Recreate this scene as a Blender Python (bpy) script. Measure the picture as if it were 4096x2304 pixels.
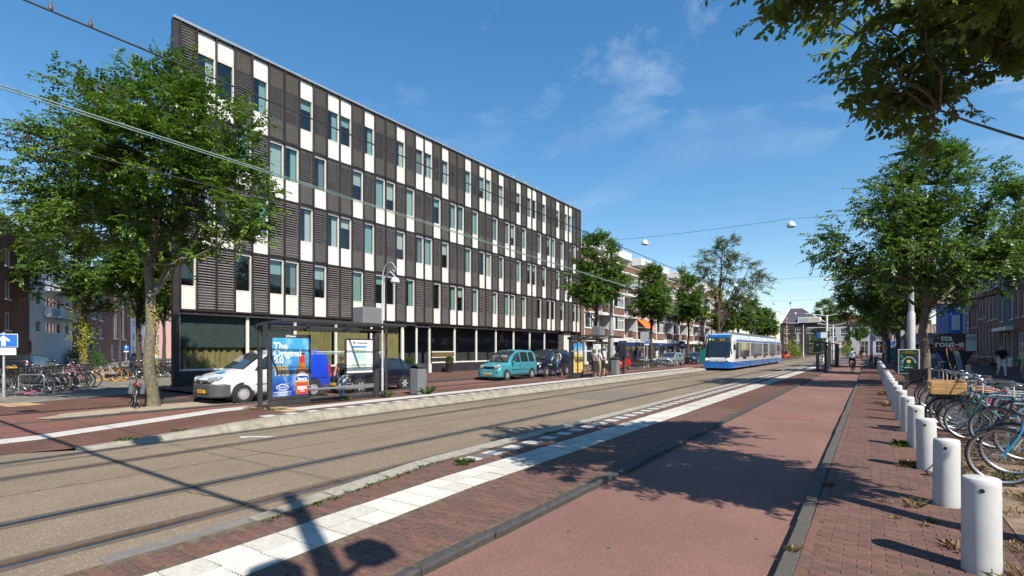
import bpy, bmesh, math, random
import numpy as np
from mathutils import Vector, Matrix
random.seed(7); rng = np.random.default_rng(7)
for _o in list(bpy.data.objects): bpy.data.objects.remove(_o)
SC = bpy.context.scene; COL = SC.collection
R = math.radians; PI = math.pi

# ---------------------------------------------------------------- camera, sky, sun, exposure
cam_d = bpy.data.cameras.new('camera'); cam = bpy.data.objects.new('camera', cam_d); COL.objects.link(cam)
cam.location = (0, 0, 1.85); cam.rotation_euler = (R(90), 0, R(35.056))
cam_d.lens = 18; cam_d.sensor_width = 36; cam_d.shift_y = 244/4096; cam_d.clip_start = .05; cam_d.clip_end = 4000
SC.camera = cam
SUN_EL = R(48); SUN_DIR = Vector((.905*math.cos(SUN_EL), -.425*math.cos(SUN_EL), math.sin(SUN_EL))).normalized()
sun_d = bpy.data.lights.new('sun', 'SUN'); sun_d.energy = 5.0; sun_d.angle = R(.5); sun_d.color = (1, .93, .82)
sun = bpy.data.objects.new('sun', sun_d); COL.objects.link(sun); sun.location = (30, -15, 40)
sun.rotation_euler = SUN_DIR.to_track_quat('Z', 'Y').to_euler()
W = bpy.data.worlds.new('World'); SC.world = W; W.use_nodes = True
def world_nodes():
    nt = W.node_tree; nt.nodes.clear(); N = nt.nodes.new; L = nt.links.new
    out = N('ShaderNodeOutputWorld'); bg = N('ShaderNodeBackground'); bg.inputs[1].default_value = .115
    sky = N('ShaderNodeTexSky'); sky.sky_type = 'NISHITA'; sky.sun_disc = False
    sky.sun_elevation = SUN_EL; sky.sun_rotation = math.atan2(SUN_DIR.x, SUN_DIR.y)
    sky.air_density = 1.0; sky.dust_density = .1; sky.ozone_density = 1.2; sky.altitude = 0
    hs = N('ShaderNodeHueSaturation'); hs.inputs['Hue'].default_value = .5; hs.inputs['Saturation'].default_value = 1.56; hs.inputs['Value'].default_value = 1.36
    gm = N('ShaderNodeGamma'); gm.inputs[1].default_value = .75
    L(sky.outputs[0], gm.inputs[0]); L(gm.outputs[0], hs.inputs['Color'])
    tc = N('ShaderNodeTexCoord'); sp = N('ShaderNodeSeparateXYZ'); L(tc.outputs['Generated'], sp.inputs[0])
    mx = N('ShaderNodeMath'); mx.operation = 'MAXIMUM'; L(sp.outputs[2], mx.inputs[0]); mx.inputs[1].default_value = 0.0
    ad = N('ShaderNodeMath'); ad.operation = 'ADD'; L(mx.outputs[0], ad.inputs[0]); ad.inputs[1].default_value = .12
    dx = N('ShaderNodeMath'); dx.operation = 'DIVIDE'; L(sp.outputs[0], dx.inputs[0]); L(ad.outputs[0], dx.inputs[1])
    dy = N('ShaderNodeMath'); dy.operation = 'DIVIDE'; L(sp.outputs[1], dy.inputs[0]); L(ad.outputs[0], dy.inputs[1])
    cb = N('ShaderNodeCombineXYZ'); L(dx.outputs[0], cb.inputs[0]); L(dy.outputs[0], cb.inputs[1])
    mp = N('ShaderNodeMapping'); mp.inputs['Rotation'].default_value = (0, 0, R(70)); mp.inputs['Scale'].default_value = (.7, 1.1, 1); mp.inputs['Location'].default_value = (1.7, 3.3, 0)
    L(cb.outputs[0], mp.inputs[0])
    n1 = N('ShaderNodeTexNoise'); n1.inputs['Scale'].default_value = 1.1; n1.inputs['Detail'].default_value = 9; n1.inputs['Roughness'].default_value = .62; n1.inputs['Distortion'].default_value = .55
    L(mp.outputs[0], n1.inputs['Vector'])
    n2 = N('ShaderNodeTexNoise'); n2.inputs['Scale'].default_value = .42; n2.inputs['Detail'].default_value = 3
    L(mp.outputs[0], n2.inputs['Vector'])
    r1 = N('ShaderNodeMapRange'); r1.inputs['From Min'].default_value = .5; r1.inputs['From Max'].default_value = .8; L(n1.outputs[0], r1.inputs[0])
    r2 = N('ShaderNodeMapRange'); r2.inputs['From Min'].default_value = .47; r2.inputs['From Max'].default_value = .66; L(n2.outputs[0], r2.inputs[0])
    mu = N('ShaderNodeMath'); mu.operation = 'MULTIPLY'; L(r1.outputs[0], mu.inputs[0]); L(r2.outputs[0], mu.inputs[1])
    mu2 = N('ShaderNodeMath'); mu2.operation = 'MULTIPLY'; L(mu.outputs[0], mu2.inputs[0]); mu2.inputs[1].default_value = .95
    mix = N('ShaderNodeMix'); mix.data_type = 'RGBA'; L(mu2.outputs[0], mix.inputs['Factor']); L(hs.outputs[0], mix.inputs['A']); mix.inputs['B'].default_value = (7.2, 7.6, 8.0, 1)
    L(mix.outputs['Result'], bg.inputs[0]); L(bg.outputs[0], out.inputs[0])
world_nodes()
SC.view_settings.view_transform = 'Standard'; SC.view_settings.look = 'None'; SC.view_settings.gamma = 1; SC.view_settings.exposure = 0.66
SC.view_settings.use_curve_mapping = False
SC.cycles.max_bounces = 8; SC.cycles.diffuse_bounces = 3; SC.cycles.glossy_bounces = 3; SC.cycles.transmission_bounces = 5; SC.cycles.transparent_max_bounces = 14
SC.cycles.use_denoising = True; SC.cycles.caustics_reflective = False; SC.cycles.caustics_refractive = False
SC.cycles.use_adaptive_sampling = True; SC.cycles.adaptive_threshold = .015

# ---------------------------------------------------------------- mesh builder and naming helpers
class MB:
    """collects shapes; build() links them as ONE mesh object"""
    def __init__(s): s.v = []; s.f = []; s.mi = []; s.m = 0
    def n(s): return len(s.v)
    def face(s, idx): s.f.append(tuple(idx)); s.mi.append(s.m)
    def poly(s, pts):
        b = len(s.v); s.v += [tuple(p) for p in pts]; s.face(range(b, b+len(pts))); return s
    def box(s, x0, x1, y0, y1, z0, z1, skip=''):
        b = len(s.v)
        s.v += [(x0,y0,z0),(x1,y0,z0),(x1,y1,z0),(x0,y1,z0),(x0,y0,z1),(x1,y0,z1),(x1,y1,z1),(x0,y1,z1)]
        for k, q in (('b',(0,3,2,1)),('t',(4,5,6,7)),('f',(0,1,5,4)),('r',(1,2,6,5)),('k',(2,3,7,6)),('l',(3,0,4,7))):
            if k not in skip: s.face([b+i for i in q])
        return s
    def cbox(s, x0, x1, y0, y1, z0, z1, c=.01):
        """box with chamfered edges"""
        b = len(s.v); X = (x0, x1); Y = (y0, y1); Z = (z0, z1); id = {}
        for i in (0,1):
            for j in (0,1):
                for k in (0,1):
                    sx, sy, sz = (1-2*i), (1-2*j), (1-2*k)
                    for a in 'xyz':
                        id[i,j,k,a] = len(s.v)
                        s.v.append((X[i]+(0 if a=='x' else sx*c), Y[j]+(0 if a=='y' else sy*c), Z[k]+(0 if a=='z' else sz*c)))
        q = lambda *t: s.face([id[u] for u in t])
        for i in (0,1):
            o = [(i,0,0,'x'),(i,0,1,'x'),(i,1,1,'x'),(i,1,0,'x')]; q(*(o if i==0 else o[::-1]))
            o = [(0,i,0,'y'),(1,i,0,'y'),(1,i,1,'y'),(0,i,1,'y')]; q(*(o if i==0 else o[::-1]))
            o = [(0,0,i,'z'),(0,1,i,'z'),(1,1,i,'z'),(1,0,i,'z')]; q(*(o if i==0 else o[::-1]))
        for j in (0,1):
            for k in (0,1):
                o = [(0,j,k,'y'),(0,j,k,'z'),(1,j,k,'z'),(1,j,k,'y')]; q(*(o if (j+k)%2==0 else o[::-1]))
                o = [(j,0,k,'z'),(j,0,k,'x'),(j,1,k,'x'),(j,1,k,'z')]; q(*(o if (j+k)%2==0 else o[::-1]))
                o = [(j,k,0,'x'),(j,k,0,'y'),(j,k,1,'y'),(j,k,1,'x')]; q(*(o if (j+k)%2==0 else o[::-1]))
        for i in (0,1):
            for j in (0,1):
                for k in (0,1):
                    o = [(i,j,k,'x'),(i,j,k,'y'),(i,j,k,'z')]; q(*(o if (i+j+k)%2 else o[::-1]))
        return s
    def bar(s, p, q, w, h=None, up=(0,0,1)):
        """rectangular bar from p to q"""
        h = h or w; p = Vector(p); q = Vector(q); d = (q-p).normalized(); u = Vector(up)
        if abs(d.dot(u)) > .98: u = Vector((1,0,0))
        a = d.cross(u).normalized()*(w/2); c = a.cross(d).normalized()*(h/2); b = len(s.v)
        for e in (p, q):
            for t in (-a-c, a-c, a+c, -a+c): s.v.append(tuple(e+t))
        for F in ((0,1,5,4),(1,2,6,5),(2,3,7,6),(3,0,4,7),(3,2,1,0),(4,5,6,7)): s.face([b+i for i in F])
        return s
    def tube(s, pts, r, n=8, cap=True, closed=False):
        P = [Vector(p) for p in pts]; m = len(P); rr = r if hasattr(r, '__len__') else [r]*m
        b = len(s.v); prev = None
        for i, p in enumerate(P):
            if closed: d = P[(i+1)%m]-P[i-1]
            else: d = P[min(i+1,m-1)]-P[max(i-1,0)]
            d = d.normalized() if d.length > 1e-9 else Vector((0,0,1))
            if prev is None: u = d.orthogonal().normalized()
            else:
                u = prev-d*prev.dot(d); u = u.normalized() if u.length > 1e-6 else d.orthogonal().normalized()
            prev = u; w = d.cross(u)
            for k in range(n):
                t = 2*PI*k/n; s.v.append(tuple(p+(u*math.cos(t)+w*math.sin(t))*rr[i]))
        for i in range(m if closed else m-1):
            j = (i+1)%m
            for k in range(n):
                k2 = (k+1)%n; s.face((b+i*n+k, b+i*n+k2, b+j*n+k2, b+j*n+k))
        if cap and not closed:
            s.face([b+k for k in range(n)][::-1]); s.face([b+(m-1)*n+k for k in range(n)])
        return s
    def cyl(s, p, q, r, n=12, r2=None): return s.tube([p, q], [r, r if r2 is None else r2], n)
    def lathe(s, prof, n=16, c=(0,0,0), axis='z', cap=True):
        b = len(s.v); m = len(prof)
        for r, z in prof:
            for k in range(n):
                t = 2*PI*k/n; x, y = r*math.cos(t), r*math.sin(t)
                q = {'z':(x,y,z),'x':(z,x,y),'y':(y,z,x)}[axis]
                s.v.append((c[0]+q[0], c[1]+q[1], c[2]+q[2]))
        for i in range(m-1):
            for k in range(n):
                k2 = (k+1)%n; s.face((b+i*n+k, b+i*n+k2, b+(i+1)*n+k2, b+(i+1)*n+k))
        if cap:
            s.face([b+k for k in range(n)][::-1]); s.face([b+(m-1)*n+k for k in range(n)])
        return s
    def ell(s, c, r, nu=12, nv=8):
        r = r if hasattr(r, '__len__') else (r,r,r)
        b = len(s.v); pr = [(max(math.sin(PI*i/nv),.001), -math.cos(PI*i/nv)) for i in range(nv+1)]
        s.lathe(pr, nu, cap=False)
        for i in range(b, len(s.v)):
            x, y, z = s.v[i]; s.v[i] = (c[0]+x*r[0], c[1]+y*r[1], c[2]+z*r[2])
        return s
    def ext(s, pts, a0, a1, axis='x'):
        """extrude a 2-D outline along an axis; pts are (y,z), (x,z) or (x,y)"""
        mk = {'x':lambda p,a:(a,p[0],p[1]),'y':lambda p,a:(p[0],a,p[1]),'z':lambda p,a:(p[0],p[1],a)}[axis]
        b = len(s.v); n = len(pts)
        s.v += [mk(p,a0) for p in pts]+[mk(p,a1) for p in pts]
        ar = sum(pts[i][0]*pts[(i+1)%n][1]-pts[(i+1)%n][0]*pts[i][1] for i in range(n))
        fl = (ar > 0) ^ (a1 < a0) ^ (axis == 'y')
        F = [list(range(b, b+n)), list(range(b+n, b+2*n))[::-1]]+[[b+i, b+n+i, b+n+(i+1)%n, b+(i+1)%n] for i in range(n)]
        for q in F: s.face(q[::-1] if fl else q)
        return s
    def xf(s, M, i0=0):
        for i in range(i0, len(s.v)): s.v[i] = tuple(M @ Vector(s.v[i]))
        return s
    def mesh(s, name, mats, smooth=None):
        me = bpy.data.meshes.new(name); me.from_pydata(s.v, [], s.f)
        for m in (mats if isinstance(mats, (list, tuple)) else [mats]): me.materials.append(m)
        if isinstance(mats, (list, tuple)) and len(mats) > 1: me.polygons.foreach_set('material_index', s.mi)
        if smooth:
            me.polygons.foreach_set('use_smooth', [True]*len(me.polygons)); me.update()
            me.set_sharp_from_angle(angle=R(smooth if smooth > 1 else 40))
        me.update(); return me
    def build(s, name, mats, parent=None, smooth=None, **kw):
        return link(name, s.mesh(name, mats, smooth), parent, **kw)

def adopt(o, parent):
    if parent is not None:
        o.parent = parent; o.matrix_parent_inverse = parent.matrix_basis.inverted()
    return o
def link(name, me, parent=None, loc=None, rot=None, scale=None, kind=None, label=None):
    o = bpy.data.objects.new(name, me); COL.objects.link(o); adopt(o, parent)
    if loc is not None: o.location = loc
    if rot is not None: o.rotation_euler = rot
    if scale is not None: o.scale = scale
    if kind: o['kind'] = kind
    if label: o['label'] = label
    return o
def tag(o, label=None, cat=None, group=None, kind=None):
    if label: o['label'] = label
    if cat: o['category'] = cat
    if group: o['group'] = group
    if kind: o['kind'] = kind
    return o
def thing(name, label, cat, loc=(0,0,0), rz=0, group=None):
    o = bpy.data.objects.new(name, None); COL.objects.link(o); o.empty_display_size = .3
    o.location = loc; o.rotation_euler = (0,0,rz); return tag(o, label, cat, group)
KIDS = {}
def kids(o): return [c for c in bpy.data.objects if c.parent == o]
def tree_of(o, allobs=None):
    return [(c, [g for g in o_children(c)]) for c in o_children(o)]
def o_children(o): return list(o.children)
def dup(root, loc, rz=None, label=None, group=None, scale=None, rot=None, swap=None):
    """a copy of a thing with copies of its parts and sub-parts; swap = {part name: mesh}"""
    r = root.copy(); COL.objects.link(r); r.location = loc
    if rz is not None: r.rotation_euler = (0,0,rz)
    if rot is not None: r.rotation_euler = rot
    if scale is not None: r.scale = scale if hasattr(scale,'__len__') else (scale,)*3
    if label: r['label'] = label
    if group: r['group'] = group
    def rec(src, dst):
        for ch in src.children:
            c = ch.copy(); COL.objects.link(c); c.parent = dst
            if swap:
                k = ch.name.split('.')[0]
                if k in swap: c.data = swap[k]
            rec(ch, c)
    rec(root, r)
    return r

# ---------------------------------------------------------------- materials
MATS = {}
def mat(name, col, rough=.6, metal=0., var=.12, scale=6., bump=0., bscale=60., spec=.5, coord='Object', coat=0., emit=0.):
    """principled with noise-mottled colour and fine relief"""
    if name in MATS: return MATS[name]
    m = bpy.data.materials.new(name); MATS[name] = m; m.use_nodes = True
    nt = m.node_tree; b = nt.nodes['Principled BSDF']; N = nt.nodes.new; L = nt.links.new
    b.inputs['Roughness'].default_value = rough; b.inputs['Metallic'].default_value = metal
    b.inputs['Specular IOR Level'].default_value = spec; b.inputs['Coat Weight'].default_value = coat; b.inputs['Coat Roughness'].default_value = .05
    b.inputs['Base Color'].default_value = (*col, 1); m.diffuse_color = (*col, 1)
    if emit:
        b.inputs['Emission Color'].default_value = (*col, 1); b.inputs['Emission Strength'].default_value = emit
    if var or bump:
        tc = N('ShaderNodeTexCoord') if coord != 'Position' else N('ShaderNodeNewGeometry'); v = tc.outputs[coord]
        if var:
            n = N('ShaderNodeTexNoise'); n.inputs['Scale'].default_value = scale; n.inputs['Detail'].default_value = 5; n.inputs['Roughness'].default_value = .65; L(v, n.inputs['Vector'])
            mp = N('ShaderNodeMapRange'); mp.inputs['From Min'].default_value = .3; mp.inputs['From Max'].default_value = .7
            mp.inputs['To Min'].default_value = 1-var; mp.inputs['To Max'].default_value = 1+var; L(n.outputs[0], mp.inputs[0])
            mu = N('ShaderNodeVectorMath'); mu.operation = 'SCALE'; mu.inputs[0].default_value = col; L(mp.outputs[0], mu.inputs['Scale']); L(mu.outputs[0], b.inputs['Base Color'])
        if bump:
            n2 = N('ShaderNodeTexNoise'); n2.inputs['Scale'].default_value = bscale; n2.inputs['Detail'].default_value = 4; L(v, n2.inputs['Vector'])
            bp = N('ShaderNodeBump'); bp.inputs['Strength'].default_value = min(bump,1); bp.inputs['Distance'].default_value = .01; L(n2.outputs[0], bp.inputs['Height']); L(bp.outputs[0], b.inputs['Normal'])
    return m
def glass(name, tint=(.75,.82,.8), refl=1.2, rough=.0):
    """a thin pane: tinted see-through with mirror reflections by angle"""
    if name in MATS: return MATS[name]
    m = bpy.data.materials.new(name); MATS[name] = m; m.use_nodes = True
    nt = m.node_tree; nt.nodes.clear(); N = nt.nodes.new; L = nt.links.new
    o = N('ShaderNodeOutputMaterial'); t = N('ShaderNodeBsdfTransparent'); t.inputs[0].default_value = (*tint, 1)
    g = N('ShaderNodeBsdfGlossy'); g.inputs['Roughness'].default_value = rough; g.inputs[0].default_value = (1,1,1,1)
    ge = N('ShaderNodeNewGeometry'); dt = N('ShaderNodeVectorMath'); dt.operation = 'DOT_PRODUCT'; L(ge.outputs['Normal'], dt.inputs[0]); L(ge.outputs['Incoming'], dt.inputs[1])   # Schlick, the same from both sides
    def mth(op, a, b=None):
        q = N('ShaderNodeMath'); q.operation = op
        for i, v in enumerate((a, b)):
            if v is None: continue
            if isinstance(v, (int, float)): q.inputs[i].default_value = v
            else: L(v, q.inputs[i])
        return q.outputs[0]
    fz = mth('POWER', mth('SUBTRACT', 1.0, mth('ABSOLUTE', dt.outputs['Value'])), 5.0)
    mu = N('ShaderNodeMath'); mu.operation = 'MULTIPLY'; mu.use_clamp = True; L(mth('ADD', mth('MULTIPLY', fz, .95), .045), mu.inputs[0]); mu.inputs[1].default_value = refl
    x = N('ShaderNodeMixShader'); L(mu.outputs[0], x.inputs[0]); L(t.outputs[0], x.inputs[1]); L(g.outputs[0], x.inputs[2]); L(x.outputs[0], o.inputs[0])
    return m
def speckle(name, base, dark, light, fine=260., patch=.5, rough=.85, bump=.35, cracks=False, extra=None):
    """road surface in world space: large worn patches, fine stones"""
    m = bpy.data.materials.new(name); MATS[name] = m; m.use_nodes = True
    nt = m.node_tree; b = nt.nodes['Principled BSDF']; N = nt.nodes.new; L = nt.links.new
    g = N('ShaderNodeNewGeometry'); v = g.outputs['Position']; b.inputs['Roughness'].default_value = rough; b.inputs['Specular IOR Level'].default_value = .3
    def noise(sc, det=4, ro=.6, vec=v):
        n = N('ShaderNodeTexNoise'); n.inputs['Scale'].default_value = sc; n.inputs['Detail'].default_value = det; n.inputs['Roughness'].default_value = ro; L(vec, n.inputs['Vector']); return n.outputs[0]
    def rng_(x, a, c, d=0., e=1.):
        r = N('ShaderNodeMapRange'); r.inputs['From Min'].default_value = a; r.inputs['From Max'].default_value = c; r.inputs['To Min'].default_value = d; r.inputs['To Max'].default_value = e; L(x, r.inputs[0]); return r.outputs[0]
    def mix(f, a, c):
        x = N('ShaderNodeMix'); x.data_type = 'RGBA'; L(f, x.inputs['Factor'])
        for k, s_ in (('A', a), ('B', c)):
            if isinstance(s_, tuple): x.inputs[k].default_value = (*s_, 1)
            else: L(s_, x.inputs[k])
        return x.outputs['Result']
    c = mix(rng_(noise(patch, 6), .35, .68), base, dark)
    mp = N('ShaderNodeMapping'); mp.inputs['Scale'].default_value = (1.6, .12, 1); L(v, mp.inputs[0])
    c = mix(rng_(noise(1.4, 6, .65, mp.outputs[0]), .42, .75, 0, .8), c, dark)
    c = mix(rng_(noise(.16, 4, .6), .45, .7, 0, .4), c, tuple(x*1.25 for x in base))
    vo = N('ShaderNodeTexVoronoi'); vo.inputs['Scale'].default_value = fine*.35; L(v, vo.inputs['Vector'])
    sp = N('ShaderNodeSeparateColor'); L(vo.outputs['Color'], sp.inputs[0])
    c = mix(rng_(sp.outputs[0], .88, .98, 0, .6), c, light)
    c = mix(rng_(sp.outputs[1], .8, .95, 0, .55), c, tuple(x*.45 for x in base))
    c = mix(rng_(noise(fine, 2), .35, .65, 0, .35), c, tuple(x*.6 for x in base))
    if extra:   # blots with a shape of their own (gum, oil)
        vo2 = N('ShaderNodeTexVoronoi'); vo2.inputs['Scale'].default_value = 1.7; L(v, vo2.inputs['Vector'])
        c = mix(rng_(vo2.outputs['Distance'], .03, .055, .8, 0), c, extra)
    L(c, b.inputs['Base Color'])
    bp = N('ShaderNodeBump'); bp.inputs['Strength'].default_value = bump; bp.inputs['Distance'].default_value = .006; L(vo.outputs['Distance'], bp.inputs['Height']); L(bp.outputs[0], b.inputs['Normal'])
    return m
def bricks(name, c1, c2, mortar, bw=.21, bh=.065, msize=.008, rot=0, plane='xy', bump=.5, rough=.85, moss=None, offset=.5):
    """brick pattern in world space, for surfaces too far off to pick the pieces apart"""
    m = bpy.data.materials.new(name); MATS[name] = m; m.use_nodes = True
    nt = m.node_tree; b = nt.nodes['Principled BSDF']; N = nt.nodes.new; L = nt.links.new; b.inputs['Roughness'].default_value = rough; b.inputs['Specular IOR Level'].default_value = .25
    g = N('ShaderNodeNewGeometry'); mp = N('ShaderNodeMapping'); L(g.outputs['Position'], mp.inputs[0])
    if plane == 'xy': mp.inputs['Rotation'].default_value = (0, 0, rot)
    vec = mp.outputs[0]
    if plane in ('yz', 'xz', 'wz'):
        s = N('ShaderNodeSeparateXYZ'); L(vec, s.inputs[0]); cb = N('ShaderNodeCombineXYZ')
        if plane == 'wz':
            ad = N('ShaderNodeMath'); ad.operation = 'ADD'; L(s.outputs[0], ad.inputs[0]); L(s.outputs[1], ad.inputs[1]); L(ad.outputs[0], cb.inputs[0])
        else: L(s.outputs[1 if plane == 'yz' else 0], cb.inputs[0])
        L(s.outputs[2], cb.inputs[1]); vec = cb.outputs[0]
    t = N('ShaderNodeTexBrick'); L(vec, t.inputs['Vector']); t.inputs['Scale'].default_value = 1; t.inputs['Brick Width'].default_value = bw; t.inputs['Row Height'].default_value = bh
    t.inputs['Mortar Size'].default_value = msize; t.inputs['Mortar Smooth'].default_value = .2; t.inputs['Bias'].default_value = 0; t.offset = offset
    t.inputs['Color1'].default_value = (*c1, 1); t.inputs['Color2'].default_value = (*c2, 1); t.inputs['Mortar'].default_value = (*mortar, 1)
    n = N('ShaderNodeTexNoise'); n.inputs['Scale'].default_value = .7; n.inputs['Detail'].default_value = 7; n.inputs['Roughness'].default_value = .7; L(g.outputs['Position'], n.inputs['Vector'])
    r = N('ShaderNodeMapRange'); r.inputs['From Min'].default_value = .3; r.inputs['From Max'].default_value = .72; r.inputs['To Min'].default_value = .72; r.inputs['To Max'].default_value = 1.2; L(n.outputs[0], r.inputs[0])
    mu = N('ShaderNodeVectorMath'); mu.operation = 'SCALE'; L(t.outputs[0], mu.inputs[0]); L(r.outputs[0], mu.inputs['Scale']); L(mu.outputs[0], b.inputs['Base Color'])
    bp = N('ShaderNodeBump'); bp.inputs['Strength'].default_value = bump; bp.inputs['Distance'].default_value = .01; bp.invert = True; L(t.outputs['Fac'], bp.inputs['Height']); L(bp.outputs[0], b.inputs['Normal'])
    return m
# ---------------------------------------------------------------- ground, roads, platforms
ZL, ZR, ZW = .19, .07, .10
m_track = speckle('track_asphalt', (.225,.175,.122), (.15,.113,.078), (.48,.42,.34), fine=240, patch=.35)
m_bike = speckle('red_asphalt', (.228,.12,.093), (.155,.082,.065), (.4,.31,.265), fine=420, patch=.5, extra=(.05,.035,.03))
m_bikeL = speckle('dark_red_asphalt', (.2,.088,.068), (.15,.068,.054), (.45,.3,.25), fine=200, patch=.4)
m_grey = bricks('grey_paving', (.23,.215,.19), (.17,.16,.14), (.12,.11,.09), bw=.3, bh=.15, msize=.01, rot=R(25))
m_far = speckle('grey_asphalt', (.16,.15,.14), (.12,.11,.1), (.3,.29,.27), fine=90, patch=.1)
m_redpave = bricks('red_paving', (.14,.066,.05), (.115,.057,.045), (.09,.062,.045), bw=.21, bh=.07, msize=.008)
m_redpave2 = bricks('brown_paving', (.14,.075,.06), (.11,.06,.05), (.07,.055,.045), bw=.21, bh=.1, msize=.008)
m_joint = mat('mossy_joint', (.1,.072,.045), .95, var=.45, scale=9, coord='Position')
m_tar = mat('tar_joint', (.095,.075,.055), .8, var=.3, scale=3, bump=.3, bscale=120, coord='Position')
m_steel = mat('rail_steel', (.16,.19,.25), .28, .85, var=.15, scale=3)
m_rust = mat('rail_rust', (.11,.055,.025), .8, .1, var=.4, scale=14)
m_groove = mat('rail_groove', (.02,.018,.015), .9, var=.2)
m_black_kerb = mat('basalt_kerb', (.05,.048,.045), .8, var=.35, scale=9, bump=.8, bscale=90)
m_conc = mat('kerb_concrete', (.25,.225,.178), .85, var=.34, scale=3.5, bump=.5, bscale=70)
m_conc2 = mat('grid_kerb_concrete', (.29,.265,.22), .9, var=.25, scale=18, bump=1, bscale=35)
m_granite = mat('kerb_granite', (.078,.07,.06), .85, var=.4, scale=30, bump=.6, bscale=160)
m_white = mat('white_tile', (.44,.43,.395), .75, var=.1, scale=10, bump=.5, bscale=110)
m_dtile = mat('dark_tile', (.11,.105,.1), .8, var=.25, scale=12, bump=.4, bscale=80)
m_sand = mat('sand', (.3,.25,.18), .95, var=.22, scale=5, bump=1, bscale=45, coord='Position')
m_soil = mat('dry_soil', (.2,.14,.09), .95, var=.45, scale=4, bump=1, bscale=30, coord='Position')
m_beige = bricks('beige_paving', (.45,.32,.17), (.38,.26,.14), (.2,.14,.08), bw=.2, bh=.1, msize=.008)
m_paint = mat('road_paint', (.46,.45,.42), .7, var=.18, scale=14, coord='Position')
BR = [mat('brick_a', (.122,.062,.046), .85, var=.22, scale=14, bump=.4, bscale=120), mat('brick_b', (.105,.056,.044), .85, var=.22, scale=14, bump=.4, bscale=120),
      mat('brick_c', (.138,.07,.052), .85, var=.22, scale=14, bump=.4, bscale=120), mat('brick_d', (.1,.056,.046), .85, var=.25, scale=14, bump=.4, bscale=120)]

def struct(name, mb, m, **kw):
    o = mb.build(name, m, **kw); o['kind'] = 'structure'; return o
def sheet(name, x0, x1, ys, z, m):
    """ground strip along the street; x0, x1, z may be functions of y"""
    c = lambda q, y: q(y) if callable(q) else q
    mb = MB()
    for a, b in zip(ys, ys[1:]):
        mb.poly([(c(x0,a),a,c(z,a)),(c(x1,a),a,c(z,a)),(c(x1,b),b,c(z,b)),(c(x0,b),b,c(z,b))])
    return struct(name, mb, m)

struct('ground', MB().poly([(-700,-300,-.05),(500,-300,-.05),(500,900,-.05),(-700,900,-.05)]), m_far)
YS = [-6, 0, 3, 10, 30, 60, 110, 200]
# track bed in strips between the rails, rails let into the gaps
RAILS = [(-11.52, 1), (-10.07, -1), (-7.48, 1), (-6.03, -1)]     # x of the rail head, side of the groove
gaps = sorted([(x-.03, x+.1) if s > 0 else (x-.1, x+.03) for x, s in RAILS])
bed = MB(); e = -11.72
def bedX(a, b):
    for y0, y1 in zip(YS, YS[1:]): bed.poly([(a,y0,0),(b,y0,0),(b,y1,0),(a,y1,0)])
bed.poly([(-13.6,-6,.0),(-11.72,-6,.0),(-11.72,3.3,.0),(-12.35,2.4,.0),(-12.5,0,0)])
for a, b in gaps: bedX(e, a); e = b
bedX(e, -5.0)
bed_o = struct('tram_road', bed, m_track)
for x, s in RAILS:
    r = MB()
    r.m = 0; r.box(x-.03, x+.03, -6, 200, -.05, .004)
    r.m = 1; r.box(min(x+s*.03, x+s*.08), max(x+s*.03, x+s*.08), -6, 200, -.06, -.035)
    r.m = 2; r.box(min(x+s*.08, x+s*.1), max(x+s*.08, x+s*.1), -6, 200, -.05, .002)
    r.build('rail', [m_steel, m_groove, m_rust], bed_o)
    j = MB(); j.box(x-s*.03-s*.1 if s > 0 else x+.03, x-s*.03 if s > 0 else x+.13, -6, 200, -.02, .003, skip='b')
    j.box(x+s*.1 if s > 0 else x-.2, x+.2 if s > 0 else x-.1, -6, 200, -.02, .0035, skip='b')
    j.build('tar_joint', m_tar, bed_o)
MB().poly([(-10.95,5.55,.006),(-10.85,5.62,.006),(-10.72,5.75,.006),(-10.3,5.98,.006),(-10.3,5.82,.006),(-10.62,5.62,.006),(-10.66,5.45,.006)]).build('painted_arrow', m_paint, bed_o)
MB().poly([(-5.6,1.6,.005),(-5.03,1.6,.005),(-5.03,3.0,.005),(-5.6,3.2,.005)]).build('asphalt_patch', mat('patch', (.16,.145,.13), .85, var=.2, scale=5, coord='Position'), bed_o)

bp = sheet('bike_path', -2.99, -.64, YS, 0, m_bike)
bpl = sheet('far_bike_path', -17.15, -14.5, [-6,0,8,30,60,110,160], 0, m_bikeL)
MB().box(-17.12, -14.55, 6.2, 6.24, -.02, .004, skip='b').build('asphalt_seam', m_tar, bpl)

# --- platform beside the bike path: bricks, ribbed white tiles, white and dark edge tiles, kerbs
def sx(y): return .2*max(0, min(1, (5.2-y)/3.2))                    # the stop edge swings towards the camera here
kx = lambda y: -5.72+max(0, min(1, (6-y)/3.1))*.5                  # track-side kerb
ppy = [-6,0,2,3,4,5,6,8,12,20,40,60,80]
plat = sheet('platform', lambda y: kx(y)+.0, -3.05, ppy, ZR-.007, m_joint)
sheet('platform_paving', lambda y: kx(y), -3.05, [16,30,50,80], ZR-.002, m_redpave)
def paver(dx, dy, h=.03, c=.004):
    x, y = dx/2, dy/2; b = MB(); v = b.v
    v += [(-x,-y,-h),(x,-y,-h),(x,y,-h),(-x,y,-h),(-x,-y,-c),(x,-y,-c),(x,y,-c),(-x,y,-c),(-x+c,-y+c,0),(x-c,-y+c,0),(x-c,y-c,0),(-x+c,y-c,0)]
    for k in (0,4):
        for i in range(4): b.face((k+i, k+(i+1)%4, k+4+(i+1)%4, k+4+i))
    b.face((8,9,10,11)); return b
BW, BH, GJ = .2, .07, .004
brick_me = [paver(BW-GJ, BH-GJ).mesh('brick', m) for m in BR]
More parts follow.
